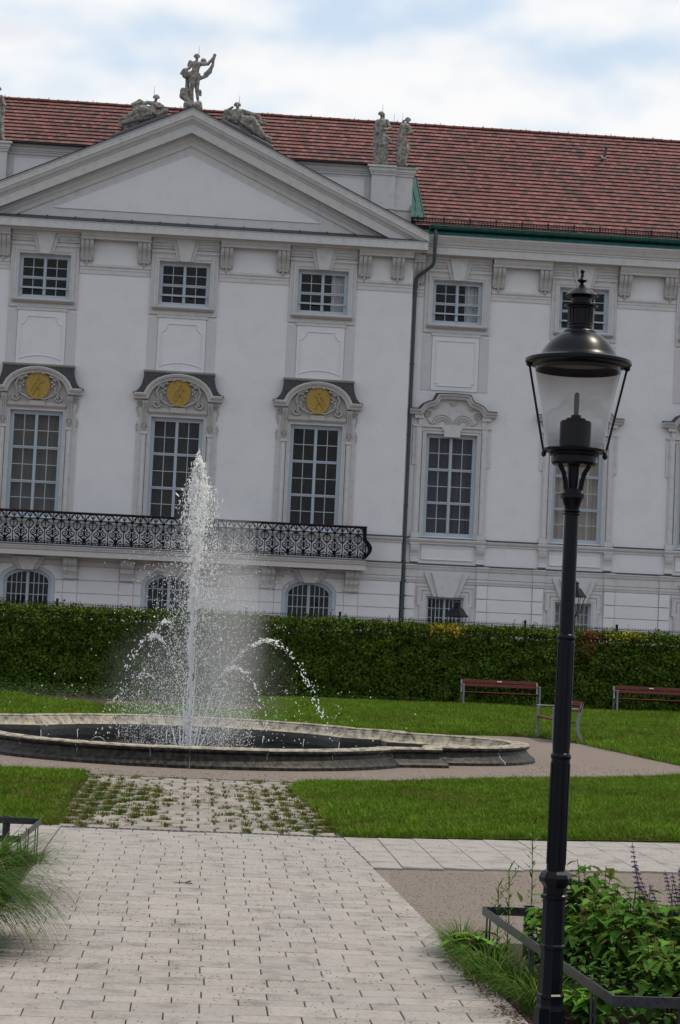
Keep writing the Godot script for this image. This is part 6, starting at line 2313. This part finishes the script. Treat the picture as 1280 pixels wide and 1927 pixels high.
func arching_grass(called: String, label: String, at: Vector3, blades: int, l0: float, l1: float, spread: float, width: float, c: Color, lean: Vector3, droop := 0.16) -> void:
	var b := MB.new()
	b.tinted = true
	for i in blades:
		var a := rng.randf() * TAU
		var d := (Vector3(cos(a), 0, sin(a)) + lean * rng.randf()).normalized()
		var len := rng.randf_range(l0, l1)
		var up := rng.randf_range(0.55, 1.25)
		var p := Vector3(cos(a), 0, sin(a)) * spread * sqrt(rng.randf())
		var v := (d * 0.35 + Vector3.UP * up).normalized()
		var n := 9
		var side := d.cross(Vector3.UP).normalized()
		var prev := p
		var pw := width
		b.col = c * rng.randf_range(0.6, 1.35)
		if rng.randf() < 0.06:
			b.col = Color(0.16, 0.13, 0.05)
		for j in n:
			var q := prev + v * len / n
			v = (v + Vector3.DOWN * (0.16 + droop * j / n) * rng.randf_range(0.8, 1.3) + d * 0.05).normalized()
			var w := width * (1.0 - pow(float(j + 1) / n, 2.0))
			b.quad(prev - side * pw, prev + side * pw, q + side * w, q - side * w)
			prev = q
			pw = w
	var o := holder(called, null, at)
	tag(o, label, "grass")
	put(b, "blades", M.grass, o).set_meta("kind", "stuff")

func build_beds() -> void:
	var s1 := sheet("soil", [Vector2(1.62, 19.5), Vector2(9, 19.2), Vector2(9, 28), Vector2(1.95, 28)], -0.005, M.soil)
	tag(s1, "dark soil of the railed bed behind the tall lamp post", "soil", "", "structure")
	var s2 := sheet("soil", [Vector2(-1.16, 15.8), Vector2(-1.16, 29), Vector2(-9, 29), Vector2(-9, 15.8)], -0.005, M.soil)
	tag(s2, "dark soil of the railed bed at the picture's left", "soil", "", "structure")
	var f1 := holder("bed_rail")
	tag(f1, "low flat bar railing round the bed behind the tall lamp post", "railing")
	rail(f1, Vector2(1.765, 20.03), Vector2(1.935, 22.79), 0.29)
	rail(f1, Vector2(1.935, 22.79), Vector2(4.5, 22.75), 0.289)
	rail(f1, Vector2(1.765, 20.03), Vector2(4.5, 19.9), 0.289)
	for p in [Vector2(1.785, 20.13), Vector2(1.85, 21.2), Vector2(1.925, 22.42)]:
		post(f1, p, 0.29, false)
	for p in [Vector2(2.05, 19.98), Vector2(3.2, 19.94), Vector2(2.27, 22.75), Vector2(3.4, 22.74)]:
		post(f1, p, 0.29, true)
	var f2 := holder("bed_rail")
	tag(f2, "low flat bar railing round the bed with the arching grass", "railing")
	rail(f2, Vector2(-1.15, 15.82), Vector2(-4.5, 15.7), 0.29)
	rail(f2, Vector2(-1.15, 15.82), Vector2(-1.19, 17.14), 0.289)
	rail(f2, Vector2(-1.19, 17.14), Vector2(-4.5, 17.1), 0.288)
	for p in [Vector2(-1.17, 15.9), Vector2(-1.18, 16.66), Vector2(-1.2, 17.08)]:
		post(f2, p, 0.29, false)
	for p in [Vector2(-1.42, 15.79), Vector2(-2.6, 15.76), Vector2(-1.9, 17.1)]:
		post(f2, p, 0.29, true)
	# --- arching ornamental grass at the left edge
	arching_grass("ornamental_grass", "big clump of arching ornamental grass spilling over the slab path", Vector3(-2.27, 0, -10.9), 1900, 0.6, 1.05, 0.3, 0.005, Color(0.036, 0.076, 0.01), Vector3(0.15, 0, 0.2), 0.42)
	arching_grass("ornamental_grass", "clump of arching grass growing inside the low railing at the left", Vector3(-2.3, 0, -13.0), 900, 0.5, 0.85, 0.22, 0.003, Color(0.055, 0.11, 0.014), Vector3(0.15, 0, 0.2))
	arching_grass("weed_grass", "low green weeds at the corner post of the left railing", garden(-1.24, 16.3), 160, 0.1, 0.24, 0.2, 0.004, Color(0.05, 0.09, 0.015), Vector3(0.1, 0, 0.1))
	# --- weeds and grass at the edge of the right bed
	var n := 0
	for q in [[1.66, 19.9, 0.10], [1.72, 20.35, 0.14], [1.70, 20.8, 0.16], [1.78, 21.2, 0.16], [1.83, 21.65, 0.12]]:
		arching_grass("verge_grass", ["first", "second", "third", "fourth", "fifth"][n] + " tuft of rough grass from the far end of the bed, along the path edge by the lamp post", garden(q[0], q[1]), 330, 0.14, 0.36, q[2], 0.0026, Color(0.055, 0.115, 0.014), Vector3(-0.2, 0, 0.15))
		n += 1
	var lit := []
	var lcol := []
	for i in 420:
		var bb := rng.randf_range(20.2, 22.6)
		var aa := 1.60 + 0.045 * (bb - 20) + rng.randfn(-0.02, 0.04)
		var s := rng.randf_range(0.1, 0.32)
		lit.append(Transform3D(Basis(Vector3(rng.randfn(0, 0.2), 1, rng.randfn(0, 0.2)).normalized(), rng.randf() * TAU).scaled(Vector3(s, s, s)), garden(aa, bb, 0.004)))
		lcol.append(Color(0.13, 0.06, 0.03) * rng.randf_range(0.4, 1.4))
	tag(scatter("leaf_litter", leaf_mesh(0.05, 0.09, 0.4, 0.02), M.leaf, lit, lcol), "brown dry leaf litter along the path edge below the verge grass", "litter")
	# --- shrubs
	var green := Color(0.05, 0.125, 0.015)
	var bushes := [
		[Vector2(2.05, 20.9), 0.50, 0.24, 16, 290, "leafy green shrub filling the bed just right of the lamp post", 0.0],
		[Vector2(2.3, 21.35), 0.58, 0.26, 17, 310, "tall leafy green shrub in the middle of the bed, in front of the sage", 0.0],
		[Vector2(2.32, 20.6), 0.66, 0.28, 17, 310, "leafy green shrub at the back of the bed, its top leaves against the slabs", 0.0],
		[Vector2(2.62, 21.1), 0.55, 0.3, 17, 310, "leafy shrub under the purple sage at the picture's right edge", 0.0],
		[Vector2(2.45, 21.9), 0.42, 0.24, 14, 240, "lower leafy shrub close behind the near railing", 0.0],
		[Vector2(1.99, 21.9), 0.17, 0.12, 9, 90, "small bright leafy plant low between lamp post and railing", 0.3],
		[Vector2(1.66, 20.15), 0.16, 0.12, 8, 60, "small broad leaved weed at the tip of the bed by the path", 0.2]]
	for b in bushes:
		shrub(garden(b[0].x, b[0].y, -0.01), b[1], b[2], b[3], b[4], b[5], green * (1.0 if b[1] > 0.3 else 1.5), b[6])
	# dark twiggy undergrowth between the shrubs
	var places := []
	var cols := []
	for i in 3600:
		var p := garden(rng.randf_range(1.95, 4.2), rng.randf_range(20.2, 22.55), rng.randf() * 0.36)
		var d := Vector3(rng.randfn(), rng.randfn() * 0.5 + 0.3, rng.randfn())
		places.append(Transform3D(plant_leaf_basis(d, rng.randf_range(0.35, 0.8)), p))
		cols.append(Color(0.035, 0.085, 0.012) * rng.randf_range(0.5, 1.5))
	tag(scatter("undergrowth", leaf_mesh(0.05, 0.09, 0.3, 0.03), M.leaf, places, cols), "small leaved undergrowth between the shrubs of the railed bed", "plants")
	# slender weeds
	var k := 0
	for q in [[2.02, 20.15, 0.78], [1.84, 20.45, 0.56], [1.83, 20.15, 0.42]]:
		var o := holder("slender_weed", null, garden(q[0], q[1], 0.0))
		tag(o, ["tallest slender weed with narrow leaves standing against the pale slabs", "slender weed with narrow leaves at the left flank of the lamp post", "shorter slender weed beside the back corner of the railing"][k], "weed")
		k += 1
		var m := MB.new()
		var lf := MB.new()
		lf.tinted = true
		m.tube(PackedVector3Array([Vector3.ZERO, Vector3(0.01, q[2] * 0.5, 0), Vector3(0.0, q[2], 0)]), 0.004, 0.002, 5)
		for j in 46:
			var t := j / 45.0
			var p := Vector3(0.01 * sin(t * 3.0), q[2] * t, 0)
			var a := j * 2.4
			var d := Vector3(cos(a), 0.9, sin(a)).normalized() * lerpf(0.075, 0.04, t)
			if t > 0.55 and j % 3 == 0:
				d *= 1.7
			var w := d.cross(Vector3.UP).normalized() * 0.0055
			lf.col = Color(0.085, 0.17, 0.025) * rng.randf_range(0.7, 1.25)
			lf.quad(p, p + d * 0.5 + w, p + d, p + d * 0.5 - w)
			if t > 0.55 and j % 3 == 0:
				for e in 5:
					var p2 := p + d * (0.3 + 0.16 * e)
					var d2 := (d.normalized() + Vector3(rng.randfn(0, 0.5), 0.3, rng.randfn(0, 0.5))).normalized() * 0.022
					var w2 := d2.cross(Vector3.UP).normalized() * 0.004
					lf.quad(p2, p2 + d2 * 0.5 + w2, p2 + d2, p2 + d2 * 0.5 - w2)
		put(m, "stem", M.stem, o)
		put(lf, "narrow_leaves", M.leaf, o)
	# purple sage
	var sage := holder("purple_sage", null, garden(2.78, 20.9))
	tag(sage, "purple flowering sage at the picture's right edge above the shrubs", "flowers")
	for i in 40:
		var a := rng.randf() * TAU
		var r := rng.randf() * 0.32
		var root := Vector3(cos(a) * r * 0.5 + 0.05, 0.1, sin(a) * r * 0.5)
		var tip := Vector3(cos(a) * r * 1.25 + 0.05, rng.randf_range(0.5, 0.7), sin(a) * r)
		if i == 0:
			root = Vector3(-0.24, 0.1, 0.0)
			tip = Vector3(-0.34, 0.78, 0.0)
		flower_spike(sage, root, tip, 44)

# ---------------------------------------------------------------- statues
func figure(prims: Array, cell: float, k: float, rough: float, sd: int) -> ArrayMesh:
	# smooth union of tapered capsules on a grid, meshed as surface nets
	var lo := Vector3(1e9, 1e9, 1e9)
	var hi := -lo
	for p in prims:
		var r := maxf(p[2], p[3])
		lo = lo.min(p[0] - Vector3.ONE * r).min(p[1] - Vector3.ONE * r)
		hi = hi.max(p[0] + Vector3.ONE * r).max(p[1] + Vector3.ONE * r)
	lo -= Vector3.ONE * cell * 3
	hi += Vector3.ONE * cell * 3
	var nx := int((hi.x - lo.x) / cell) + 1
	var ny := int((hi.y - lo.y) / cell) + 1
	var nz := int((hi.z - lo.z) / cell) + 1
	var f := PackedFloat32Array()
	f.resize(nx * ny * nz)
	f.fill(1.0)
	for p in prims:
		var a: Vector3 = p[0]
		var b: Vector3 = p[1]
		var ra: float = p[2]
		var rb: float = p[3]
		var pad := maxf(ra, rb) + k + cell * 2
		var l := ((a.min(b) - Vector3.ONE * pad - lo) / cell).floor()
		var h := ((a.max(b) + Vector3.ONE * pad - lo) / cell).ceil()
		var ab := b - a
		var len2 := maxf(ab.length_squared(), 1e-9)
		for z in range(maxi(0, int(l.z)), mini(nz, int(h.z))):
			for y in range(maxi(0, int(l.y)), mini(ny, int(h.y))):
				for x in range(maxi(0, int(l.x)), mini(nx, int(h.x))):
					var q := lo + Vector3(x, y, z) * cell - a
					var t := clampf(q.dot(ab) / len2, 0.0, 1.0)
					var d := (q - ab * t).length() - lerpf(ra, rb, t)
					var i := (z * ny + y) * nx + x
					var o := f[i]
					var e := maxf(k - absf(d - o), 0.0) / k
					f[i] = minf(d, o) - e * e * k * 0.25
	var nzf := FastNoiseLite.new()
	nzf.seed = sd
	nzf.frequency = 5.0
	nzf.fractal_octaves = 2
	for z in nz:
		for y in ny:
			for x in nx:
				var i := (z * ny + y) * nx + x
				if absf(f[i]) < cell * 3:
					f[i] += rough * nzf.get_noise_3d(x * cell * 1.0, y * cell * 0.55, z * cell)
	var id := PackedInt32Array()
	id.resize(nx * ny * nz)
	id.fill(-1)
	var vs := PackedVector3Array()
	var ns := PackedVector3Array()
	var off := [0, 1, nx, nx + 1, nx * ny, nx * ny + 1, nx * ny + nx, nx * ny + nx + 1]
	var cor := [Vector3(0, 0, 0), Vector3(1, 0, 0), Vector3(0, 1, 0), Vector3(1, 1, 0), Vector3(0, 0, 1), Vector3(1, 0, 1), Vector3(0, 1, 1), Vector3(1, 1, 1)]
	var edge := [[0, 1], [2, 3], [4, 5], [6, 7], [0, 2], [1, 3], [4, 6], [5, 7], [0, 4], [1, 5], [2, 6], [3, 7]]
	for z in nz - 1:
		for y in ny - 1:
			for x in nx - 1:
				var i := (z * ny + y) * nx + x
				var neg := 0
				for c in 8:
					if f[i + off[c]] < 0.0:
						neg += 1
				if neg == 0 or neg == 8:
					continue
				var s := Vector3.ZERO
				var n := 0
				for e in edge:
					var d0 := f[i + off[e[0]]]
					var d1 := f[i + off[e[1]]]
					if (d0 < 0.0) != (d1 < 0.0):
						s += (cor[e[0]] as Vector3).lerp(cor[e[1]], d0 / (d0 - d1))
						n += 1
				id[i] = vs.size()
				vs.append(lo + (Vector3(x, y, z) + s / n) * cell)
				var g := Vector3(f[i + 1] - f[i] + f[i + off[7]] - f[i + off[6]], f[i + nx] - f[i] + f[i + off[7]] - f[i + off[5]], f[i + nx * ny] - f[i] + f[i + off[7]] - f[i + off[3]])
				ns.append(g.normalized() if g.length() > 1e-9 else Vector3.UP)
	var ix := PackedInt32Array()
	var step := [1, nx, nx * ny]
	for z in range(1, nz - 1):
		for y in range(1, ny - 1):
			for x in range(1, nx - 1):
				var i := (z * ny + y) * nx + x
				for ax in 3:
					var j: int = i + step[ax]
					if (f[i] < 0.0) == (f[j] < 0.0):
						continue
					var u: int = step[(ax + 1) % 3]
					var w: int = step[(ax + 2) % 3]
					var a := id[i]
					var b := id[i - u]
					var c := id[i - u - w]
					var d := id[i - w]
					if a < 0 or b < 0 or c < 0 or d < 0:
						continue
					if f[i] < 0.0:
						ix.append_array([a, c, b, a, d, c])
					else:
						ix.append_array([a, b, c, a, c, d])
	var arr := []
	arr.resize(Mesh.ARRAY_MAX)
	arr[Mesh.ARRAY_VERTEX] = vs
	arr[Mesh.ARRAY_NORMAL] = ns
	arr[Mesh.ARRAY_INDEX] = ix
	var m := ArrayMesh.new()
	m.add_surface_from_arrays(Mesh.PRIMITIVE_TRIANGLES, arr)
	return m

var fig_s := 1.0
var fig_o := Vector2.ZERO
func at2(x: float, y: float, z := 0.0) -> Vector3:
	# sketch units to metres, with the sketch's tilt taken out
	var p := Vector2(x - fig_o.x, fig_o.y - y) * fig_s
	p = p.rotated(deg_to_rad(2.6))
	return Vector3(p.x, p.y, z)

func cap(l: Array, pts: Array, r: Array) -> void:
	for i in pts.size() - 1:
		l.append([pts[i], pts[i + 1], r[i], r[i + 1]])

func head(l: Array, c: Vector3, r: float, hair := 1.0) -> void:
	l.append([c + Vector3(0, r * 0.25, 0), c + Vector3(0, -r * 0.35, r * 0.25), r * 0.95, r * 0.72])
	l.append([c + Vector3(0, r * 0.1, r * 0.85), c + Vector3(0, -r * 0.2, r * 1.0), r * 0.12, r * 0.2])
	for i in 7:
		var a := PI * i / 6.0
		l.append([c + Vector3(cos(a) * r * 0.95, sin(a) * r * 0.8 + r * 0.2, -r * 0.15), c + Vector3(cos(a) * r * 1.05, sin(a) * r * 0.85 + r * 0.1, -r * 0.3), r * 0.36 * hair, r * 0.3 * hair])

func stand(called_label: String, l: Array, at: Vector3, parent_basis: Basis, cell: float, k: float, rough: float, sd: int, rod := Vector3.ZERO) -> void:
	var o := holder("statue")
	o.transform = Transform3D(parent_basis, at)
	tag(o, called_label, "statue", "roof statues of the palace")
	put(figure(l, cell, k, rough, sd), "figure", M.statue, o)
	if rod != Vector3.ZERO:
		var m := MB.new()
		m.tube(PackedVector3Array([rod, rod + Vector3(0.01, 0.32, 0)]), 0.012, 0.006, 5)
		put(m, "rod", M.steel, o)

func on_palace(u: float, v: float, w: float) -> Vector3:
	return Transform3D(Basis(Vector3.UP, ROT), Vector3(0, 0, -80)) * Vector3(u, v, w)

func build_statues() -> void:
	var B := Basis(Vector3.UP, ROT)
	# --- apex: standing god with raised arm
	fig_s = 0.00205
	fig_o = Vector2(490, 1420)
	var l := []
	head(l, at2(578, 305, 0.05), 0.105)
	cap(l, [at2(572, 380, 0.03), at2(570, 440, 0.0)], [0.065, 0.09])
	cap(l, [at2(510, 440, 0.0), at2(640, 445, 0.0)], [0.105, 0.105])
	cap(l, [at2(565, 480, 0.02), at2(545, 600, 0.0), at2(520, 700, 0.0)], [0.17, 0.15, 0.18])
	cap(l, [at2(480, 440, 0.0), at2(415, 545, 0.05), at2(340, 620, 0.14)], [0.085, 0.065, 0.05])
	cap(l, [at2(655, 445, 0.0), at2(800, 445, 0.03), at2(925, 300, 0.02), at2(945, 255, 0.02)], [0.085, 0.07, 0.05, 0.075])
	cap(l, [at2(930, 310, 0.0), at2(900, 470, -0.02), at2(850, 590, -0.04), at2(770, 680, -0.04), at2(650, 745, -0.02)], [0.045, 0.06, 0.075, 0.08, 0.07])
	cap(l, [at2(880, 480, -0.02), at2(810, 580, -0.04), at2(740, 640, -0.04)], [0.04, 0.06, 0.06])
	cap(l, [at2(715, 370, -0.1), at2(725, 410, -0.1)], [0.13, 0.12])
	cap(l, [at2(440, 390, -0.1), at2(405, 460, -0.1)], [0.08, 0.06])
	cap(l, [at2(330, 620, 0.1), at2(345, 690, 0.06)], [0.14, 0.15])
	cap(l, [at2(300, 610, 0.16), at2(250, 670, 0.12)], [0.06, 0.05])
	cap(l, [at2(455, 660, 0.0), at2(520, 760, 0.05), at2(600, 690, 0.02)], [0.13, 0.17, 0.12])
	cap(l, [at2(470, 740, 0.05), at2(480, 930, 0.1), at2(470, 1010, 0.06), at2(490, 1210, 0.02)], [0.13, 0.095, 0.085, 0.055])
	cap(l, [at2(580, 760, 0.0), at2(580, 950, 0.02), at2(585, 1030, -0.02), at2(600, 1215, -0.05)], [0.13, 0.085, 0.08, 0.05])
	cap(l, [at2(490, 1225, 0.02), at2(430, 1250, 0.16)], [0.055, 0.045])
	cap(l, [at2(600, 1225, -0.05), at2(625, 1250, 0.1)], [0.05, 0.045])
	cap(l, [at2(380, 720, -0.08), at2(380, 900, -0.1), at2(400, 1210, -0.08)], [0.08, 0.09, 0.13])
	cap(l, [at2(300, 1000, -0.08), at2(290, 1110, -0.08)], [0.13, 0.15])
	cap(l, [at2(330, 1160, -0.05), at2(400, 1200, 0.0)], [0.12, 0.12])
	cap(l, [at2(640, 1000, -0.1), at2(650, 1080, -0.1)], [0.08, 0.06])
	for i in 5:
		cap(l, [at2(370 + i * 62, 1300, 0.12 * sin(i * 2.0)), at2(380 + i * 60, 1400, 0.05)], [0.14, 0.17])
	cap(l, [at2(400, 1330, 0.15), at2(600, 1330, 0.15)], [0.15, 0.13])
	stand("standing statue with one arm raised holding drapery, on the tip of the pediment", l, on_palace(AXIS - 0.03, 23.80, 0.25), B, 0.024, 0.035, 0.012, 5, at2(615, 225, 0.0))
	# --- reclining figure on the left slope
	fig_s = 0.00239
	fig_o = Vector2(640, 620)
	l = []
	head(l, at2(848, 210, 0.12), 0.105, 1.1)
	cap(l, [at2(835, 275, 0.1), at2(825, 320, 0.08)], [0.07, 0.1])
	cap(l, [at2(770, 310, 0.06), at2(900, 330, 0.06)], [0.1, 0.1])
	cap(l, [at2(825, 350, 0.08), at2(800, 440, 0.06), at2(720, 500, 0.04)], [0.16, 0.17, 0.2])
	cap(l, [at2(770, 300, 0.04), at2(690, 290, 0.04), at2(630, 310, 0.04)], [0.09, 0.075, 0.06])
	cap(l, [at2(905, 325, 0.08), at2(960, 370, 0.15), at2(890, 385, 0.25)], [0.085, 0.07, 0.05])
	cap(l, [at2(960, 440, 0.05), at2(1030, 430, 0.0)], [0.14, 0.1])
	cap(l, [at2(930, 480, 0.08), at2(860, 520, 0.1)], [0.1, 0.1])
	for i in 6:
		cap(l, [at2(460 + i * 30, 330 - i * 8, -0.02), at2(500 + i * 28, 390 - i * 12, -0.02)], [0.1, 0.1])
	cap(l, [at2(430, 310, -0.02), at2(560, 245, -0.02), at2(640, 290, -0.02)], [0.05, 0.06, 0.05])
	cap(l, [at2(730, 440, 0.1), at2(590, 430, 0.2), at2(430, 510, 0.18), at2(330, 575, 0.15), at2(230, 600, 0.16)], [0.18, 0.16, 0.11, 0.08, 0.055])
	cap(l, [at2(740, 520, 0.05), at2(560, 560, 0.1), at2(400, 610, 0.1), at2(250, 680, 0.1)], [0.18, 0.17, 0.14, 0.11])
	for i in 8:
		cap(l, [at2(560 + i * 30, 400 + i * 6, 0.22), at2(500 + i * 38, 560 - i * 4, 0.26)], [0.03, 0.035])
	for i in 6:
		cap(l, [at2(640 + i * 25, 370 + i * 2, 0.22), at2(800 + i * 6, 480 + i * 6, 0.22)], [0.028, 0.025])
	cap(l, [at2(210, 640, 0.1), at2(240, 730, 0.1)], [0.08, 0.08])
	cap(l, [at2(260, 740, 0.0), at2(1020, 455, 0.0)], [0.07, 0.08])
	stand("reclining statue holding a round shield on the left slope of the pediment", l, on_palace(-9.0, 23.2, 0.28), B, 0.024, 0.035, 0.012, 8, at2(808, 140, 0.1))
	# --- reclining figure on the right slope
	fig_s = 0.00222
	fig_o = Vector2(600, 640)
	l = []
	head(l, at2(430, 265, 0.12), 0.11, 1.1)
	cap(l, [at2(440, 335, 0.1), at2(450, 370, 0.08)], [0.07, 0.1])
	cap(l, [at2(385, 370, 0.06), at2(530, 370, 0.06)], [0.1, 0.11])
	cap(l, [at2(455, 400, 0.08), at2(490, 500, 0.06), at2(570, 560, 0.05)], [0.17, 0.18, 0.2])
	cap(l, [at2(385, 370, 0.06), at2(230, 400, 0.1), at2(200, 390, 0.1), at2(340, 300, 0.14)], [0.09, 0.08, 0.07, 0.05])
	cap(l, [at2(230, 420, 0.05), at2(360, 440, 0.12)], [0.12, 0.14])
	cap(l, [at2(180, 440, 0.0), at2(300, 500, 0.05), at2(400, 560, 0.1)], [0.08, 0.14, 0.14])
	cap(l, [at2(540, 370, 0.06), at2(680, 410, 0.06), at2(840, 450, 0.06)], [0.1, 0.085, 0.05])
	cap(l, [at2(850, 470, 0.06), at2(870, 590, 0.05), at2(950, 600, 0.05)], [0.07, 0.1, 0.08])
	cap(l, [at2(880, 540, 0.06), at2(960, 540, 0.08)], [0.07, 0.05])
	cap(l, [at2(580, 540, 0.1), at2(700, 550, 0.22), at2(800, 660, 0.2), at2(880, 760, 0.18), at2(960, 870, 0.16)], [0.19, 0.17, 0.12, 0.09, 0.06])
	cap(l, [at2(580, 600, 0.05), at2(720, 700, 0.1), at2(860, 800, 0.1), at2(1000, 900, 0.08)], [0.19, 0.17, 0.13, 0.1])
	cap(l, [at2(1000, 860, 0.12), at2(1060, 890, 0.14), at2(1020, 960, 0.08)], [0.07, 0.06, 0.06])
	for i in 8:
		cap(l, [at2(470 + i * 26, 470 + i * 8, 0.24), at2(480 + i * 36, 600 + i * 18, 0.24)], [0.028, 0.035])
	for i in 6:
		cap(l, [at2(330 + (i % 3) * 45, 470 + (i / 3) * 55, 0.2), at2(345 + (i % 3) * 45, 490 + (i / 3) * 55, 0.22)], [0.06, 0.05])
	cap(l, [at2(180, 490, 0.0), at2(1000, 970, 0.0)], [0.07, 0.07])
	stand("reclining statue resting its head on one hand, on the right slope of the pediment", l, on_palace(-4.72, 23.28, 0.28), B, 0.024, 0.035, 0.012, 9, at2(465, 205, 0.1))
	# --- attic pair
	fig_s = 0.00195
	fig_o = Vector2(360, 1370)
	l = []
	head(l, at2(370, 250, 0.06), 0.105)
	cap(l, [at2(430, 240, -0.02), at2(430, 320, -0.03)], [0.05, 0.04])
	cap(l, [at2(375, 320, 0.02), at2(380, 380, 0.0)], [0.065, 0.1])
	cap(l, [at2(300, 400, 0.0), at2(480, 400, 0.0)], [0.1, 0.1])
	cap(l, [at2(385, 430, 0.03), at2(375, 580, 0.02), at2(380, 720, 0.02)], [0.17, 0.15, 0.19])
	cap(l, [at2(500, 400, 0.0), at2(570, 570, 0.04), at2(440, 600, 0.2)], [0.09, 0.075, 0.05])
	cap(l, [at2(290, 410, 0.0), at2(245, 560, 0.05), at2(230, 690, 0.06)], [0.09, 0.09, 0.07])
	cap(l, [at2(230, 540, 0.08), at2(290, 640, 0.12)], [0.1, 0.09])
	cap(l, [at2(240, 700, 0.03), at2(235, 900, 0.03), at2(250, 1280, 0.0)], [0.1, 0.1, 0.12])
	cap(l, [at2(400, 760, 0.08), at2(405, 930, 0.12), at2(390, 1290, 0.06)], [0.17, 0.13, 0.12])
	cap(l, [at2(440, 760, 0.0), at2(470, 960, 0.0), at2(440, 1290, 0.0)], [0.16, 0.13, 0.12])
	cap(l, [at2(320, 800, 0.0), at2(320, 1280, 0.02)], [0.15, 0.14])
	for i in 5:
		cap(l, [at2(400 + i * 12, 700 + i * 12, 0.18), at2(560 + i * 4, 800 + i * 22, 0.1)], [0.035, 0.045])
	for i in 6:
		cap(l, [at2(250 + i * 40, 850, 0.15), at2(245 + i * 42, 1290, 0.13)], [0.025, 0.03])
	cap(l, [at2(230, 1340, 0.0), at2(500, 1345, 0.0)], [0.1, 0.1])
	cap(l, [at2(230, 1345, 0.12), at2(500, 1350, 0.12)], [0.07, 0.07])
	stand("draped statue facing the garden, left one of the pair on the attic pier", l, on_palace(1.12, 22.2, -0.6), B, 0.024, 0.035, 0.012, 12, at2(400, 180, 0.0))
	fig_o = Vector2(830, 1420)
	l = []
	head(l, at2(935, 390, 0.02), 0.1)
	cap(l, [at2(850, 400, -0.04), at2(840, 410, -0.05)], [0.06, 0.06])
	cap(l, [at2(920, 450, 0.02), at2(880, 500, 0.0)], [0.065, 0.11])
	cap(l, [at2(820, 520, 0.0), at2(930, 540, 0.05)], [0.12, 0.11])
	cap(l, [at2(850, 540, 0.0), at2(800, 700, 0.0), at2(790, 820, 0.0)], [0.18, 0.18, 0.2])
	cap(l, [at2(940, 540, 0.1), at2(1010, 680, 0.1), at2(940, 690, 0.14)], [0.085, 0.075, 0.06])
	for i in 5:
		cap(l, [at2(900 - i * 12, 490 + i * 10, 0.12), at2(720 + i * 6, 640 + i * 50, 0.12)], [0.035, 0.045])
	cap(l, [at2(780, 820, 0.0), at2(750, 1050, 0.0), at2(740, 1360, 0.0)], [0.19, 0.15, 0.12])
	cap(l, [at2(840, 850, 0.05), at2(860, 1050, 0.08), at2(830, 1360, 0.04)], [0.17, 0.15, 0.12])
	cap(l, [at2(920, 900, 0.05), at2(930, 1050, 0.05), at2(860, 1330, 0.05)], [0.08, 0.09, 0.08])
	for i in 6:
		cap(l, [at2(730 + i * 34, 900, 0.15), at2(700 + i * 36, 1340, 0.12)], [0.025, 0.03])
	cap(l, [at2(720, 1400, 0.05), at2(890, 1405, 0.08)], [0.06, 0.06])
	stand("draped statue turned away to the right, right one of the pair on the attic pier", l, on_palace(2.08, 22.2, -0.62), B, 0.024, 0.035, 0.012, 13)
	# --- statue cut by the left edge of the picture
	fig_o = Vector2(380, 1370)
	l = []
	head(l, at2(400, 250, 0.03), 0.105)
	cap(l, [at2(385, 320, 0.0), at2(375, 380, 0.0)], [0.065, 0.1])
	cap(l, [at2(300, 400, 0.0), at2(460, 410, 0.0)], [0.1, 0.1])
	cap(l, [at2(375, 430, 0.0), at2(385, 600, 0.02), at2(390, 740, 0.02)], [0.17, 0.16, 0.2])
	cap(l, [at2(470, 410, 0.0), at2(540, 600, 0.04), at2(520, 760, 0.1)], [0.09, 0.075, 0.06])
	cap(l, [at2(280, 410, 0.0), at2(230, 600, 0.05)], [0.09, 0.08])
	cap(l, [at2(390, 760, 0.05), at2(400, 1000, 0.08), at2(390, 1300, 0.06)], [0.2, 0.17, 0.15])
	cap(l, [at2(310, 780, 0.0), at2(300, 1300, 0.0)], [0.16, 0.15])
	cap(l, [at2(470, 780, 0.0), at2(480, 1300, 0.0)], [0.12, 0.13])
	for i in 6:
		cap(l, [at2(280 + i * 40, 850, 0.17), at2(275 + i * 42, 1290, 0.15)], [0.025, 0.03])
	cap(l, [at2(250, 1345, 0.0), at2(520, 1345, 0.0)], [0.09, 0.09])
	stand("draped statue cut by the left edge of the picture, on the attic", l, on_palace(-15.18, 22.2, -0.6), B, 0.024, 0.035, 0.012, 14)
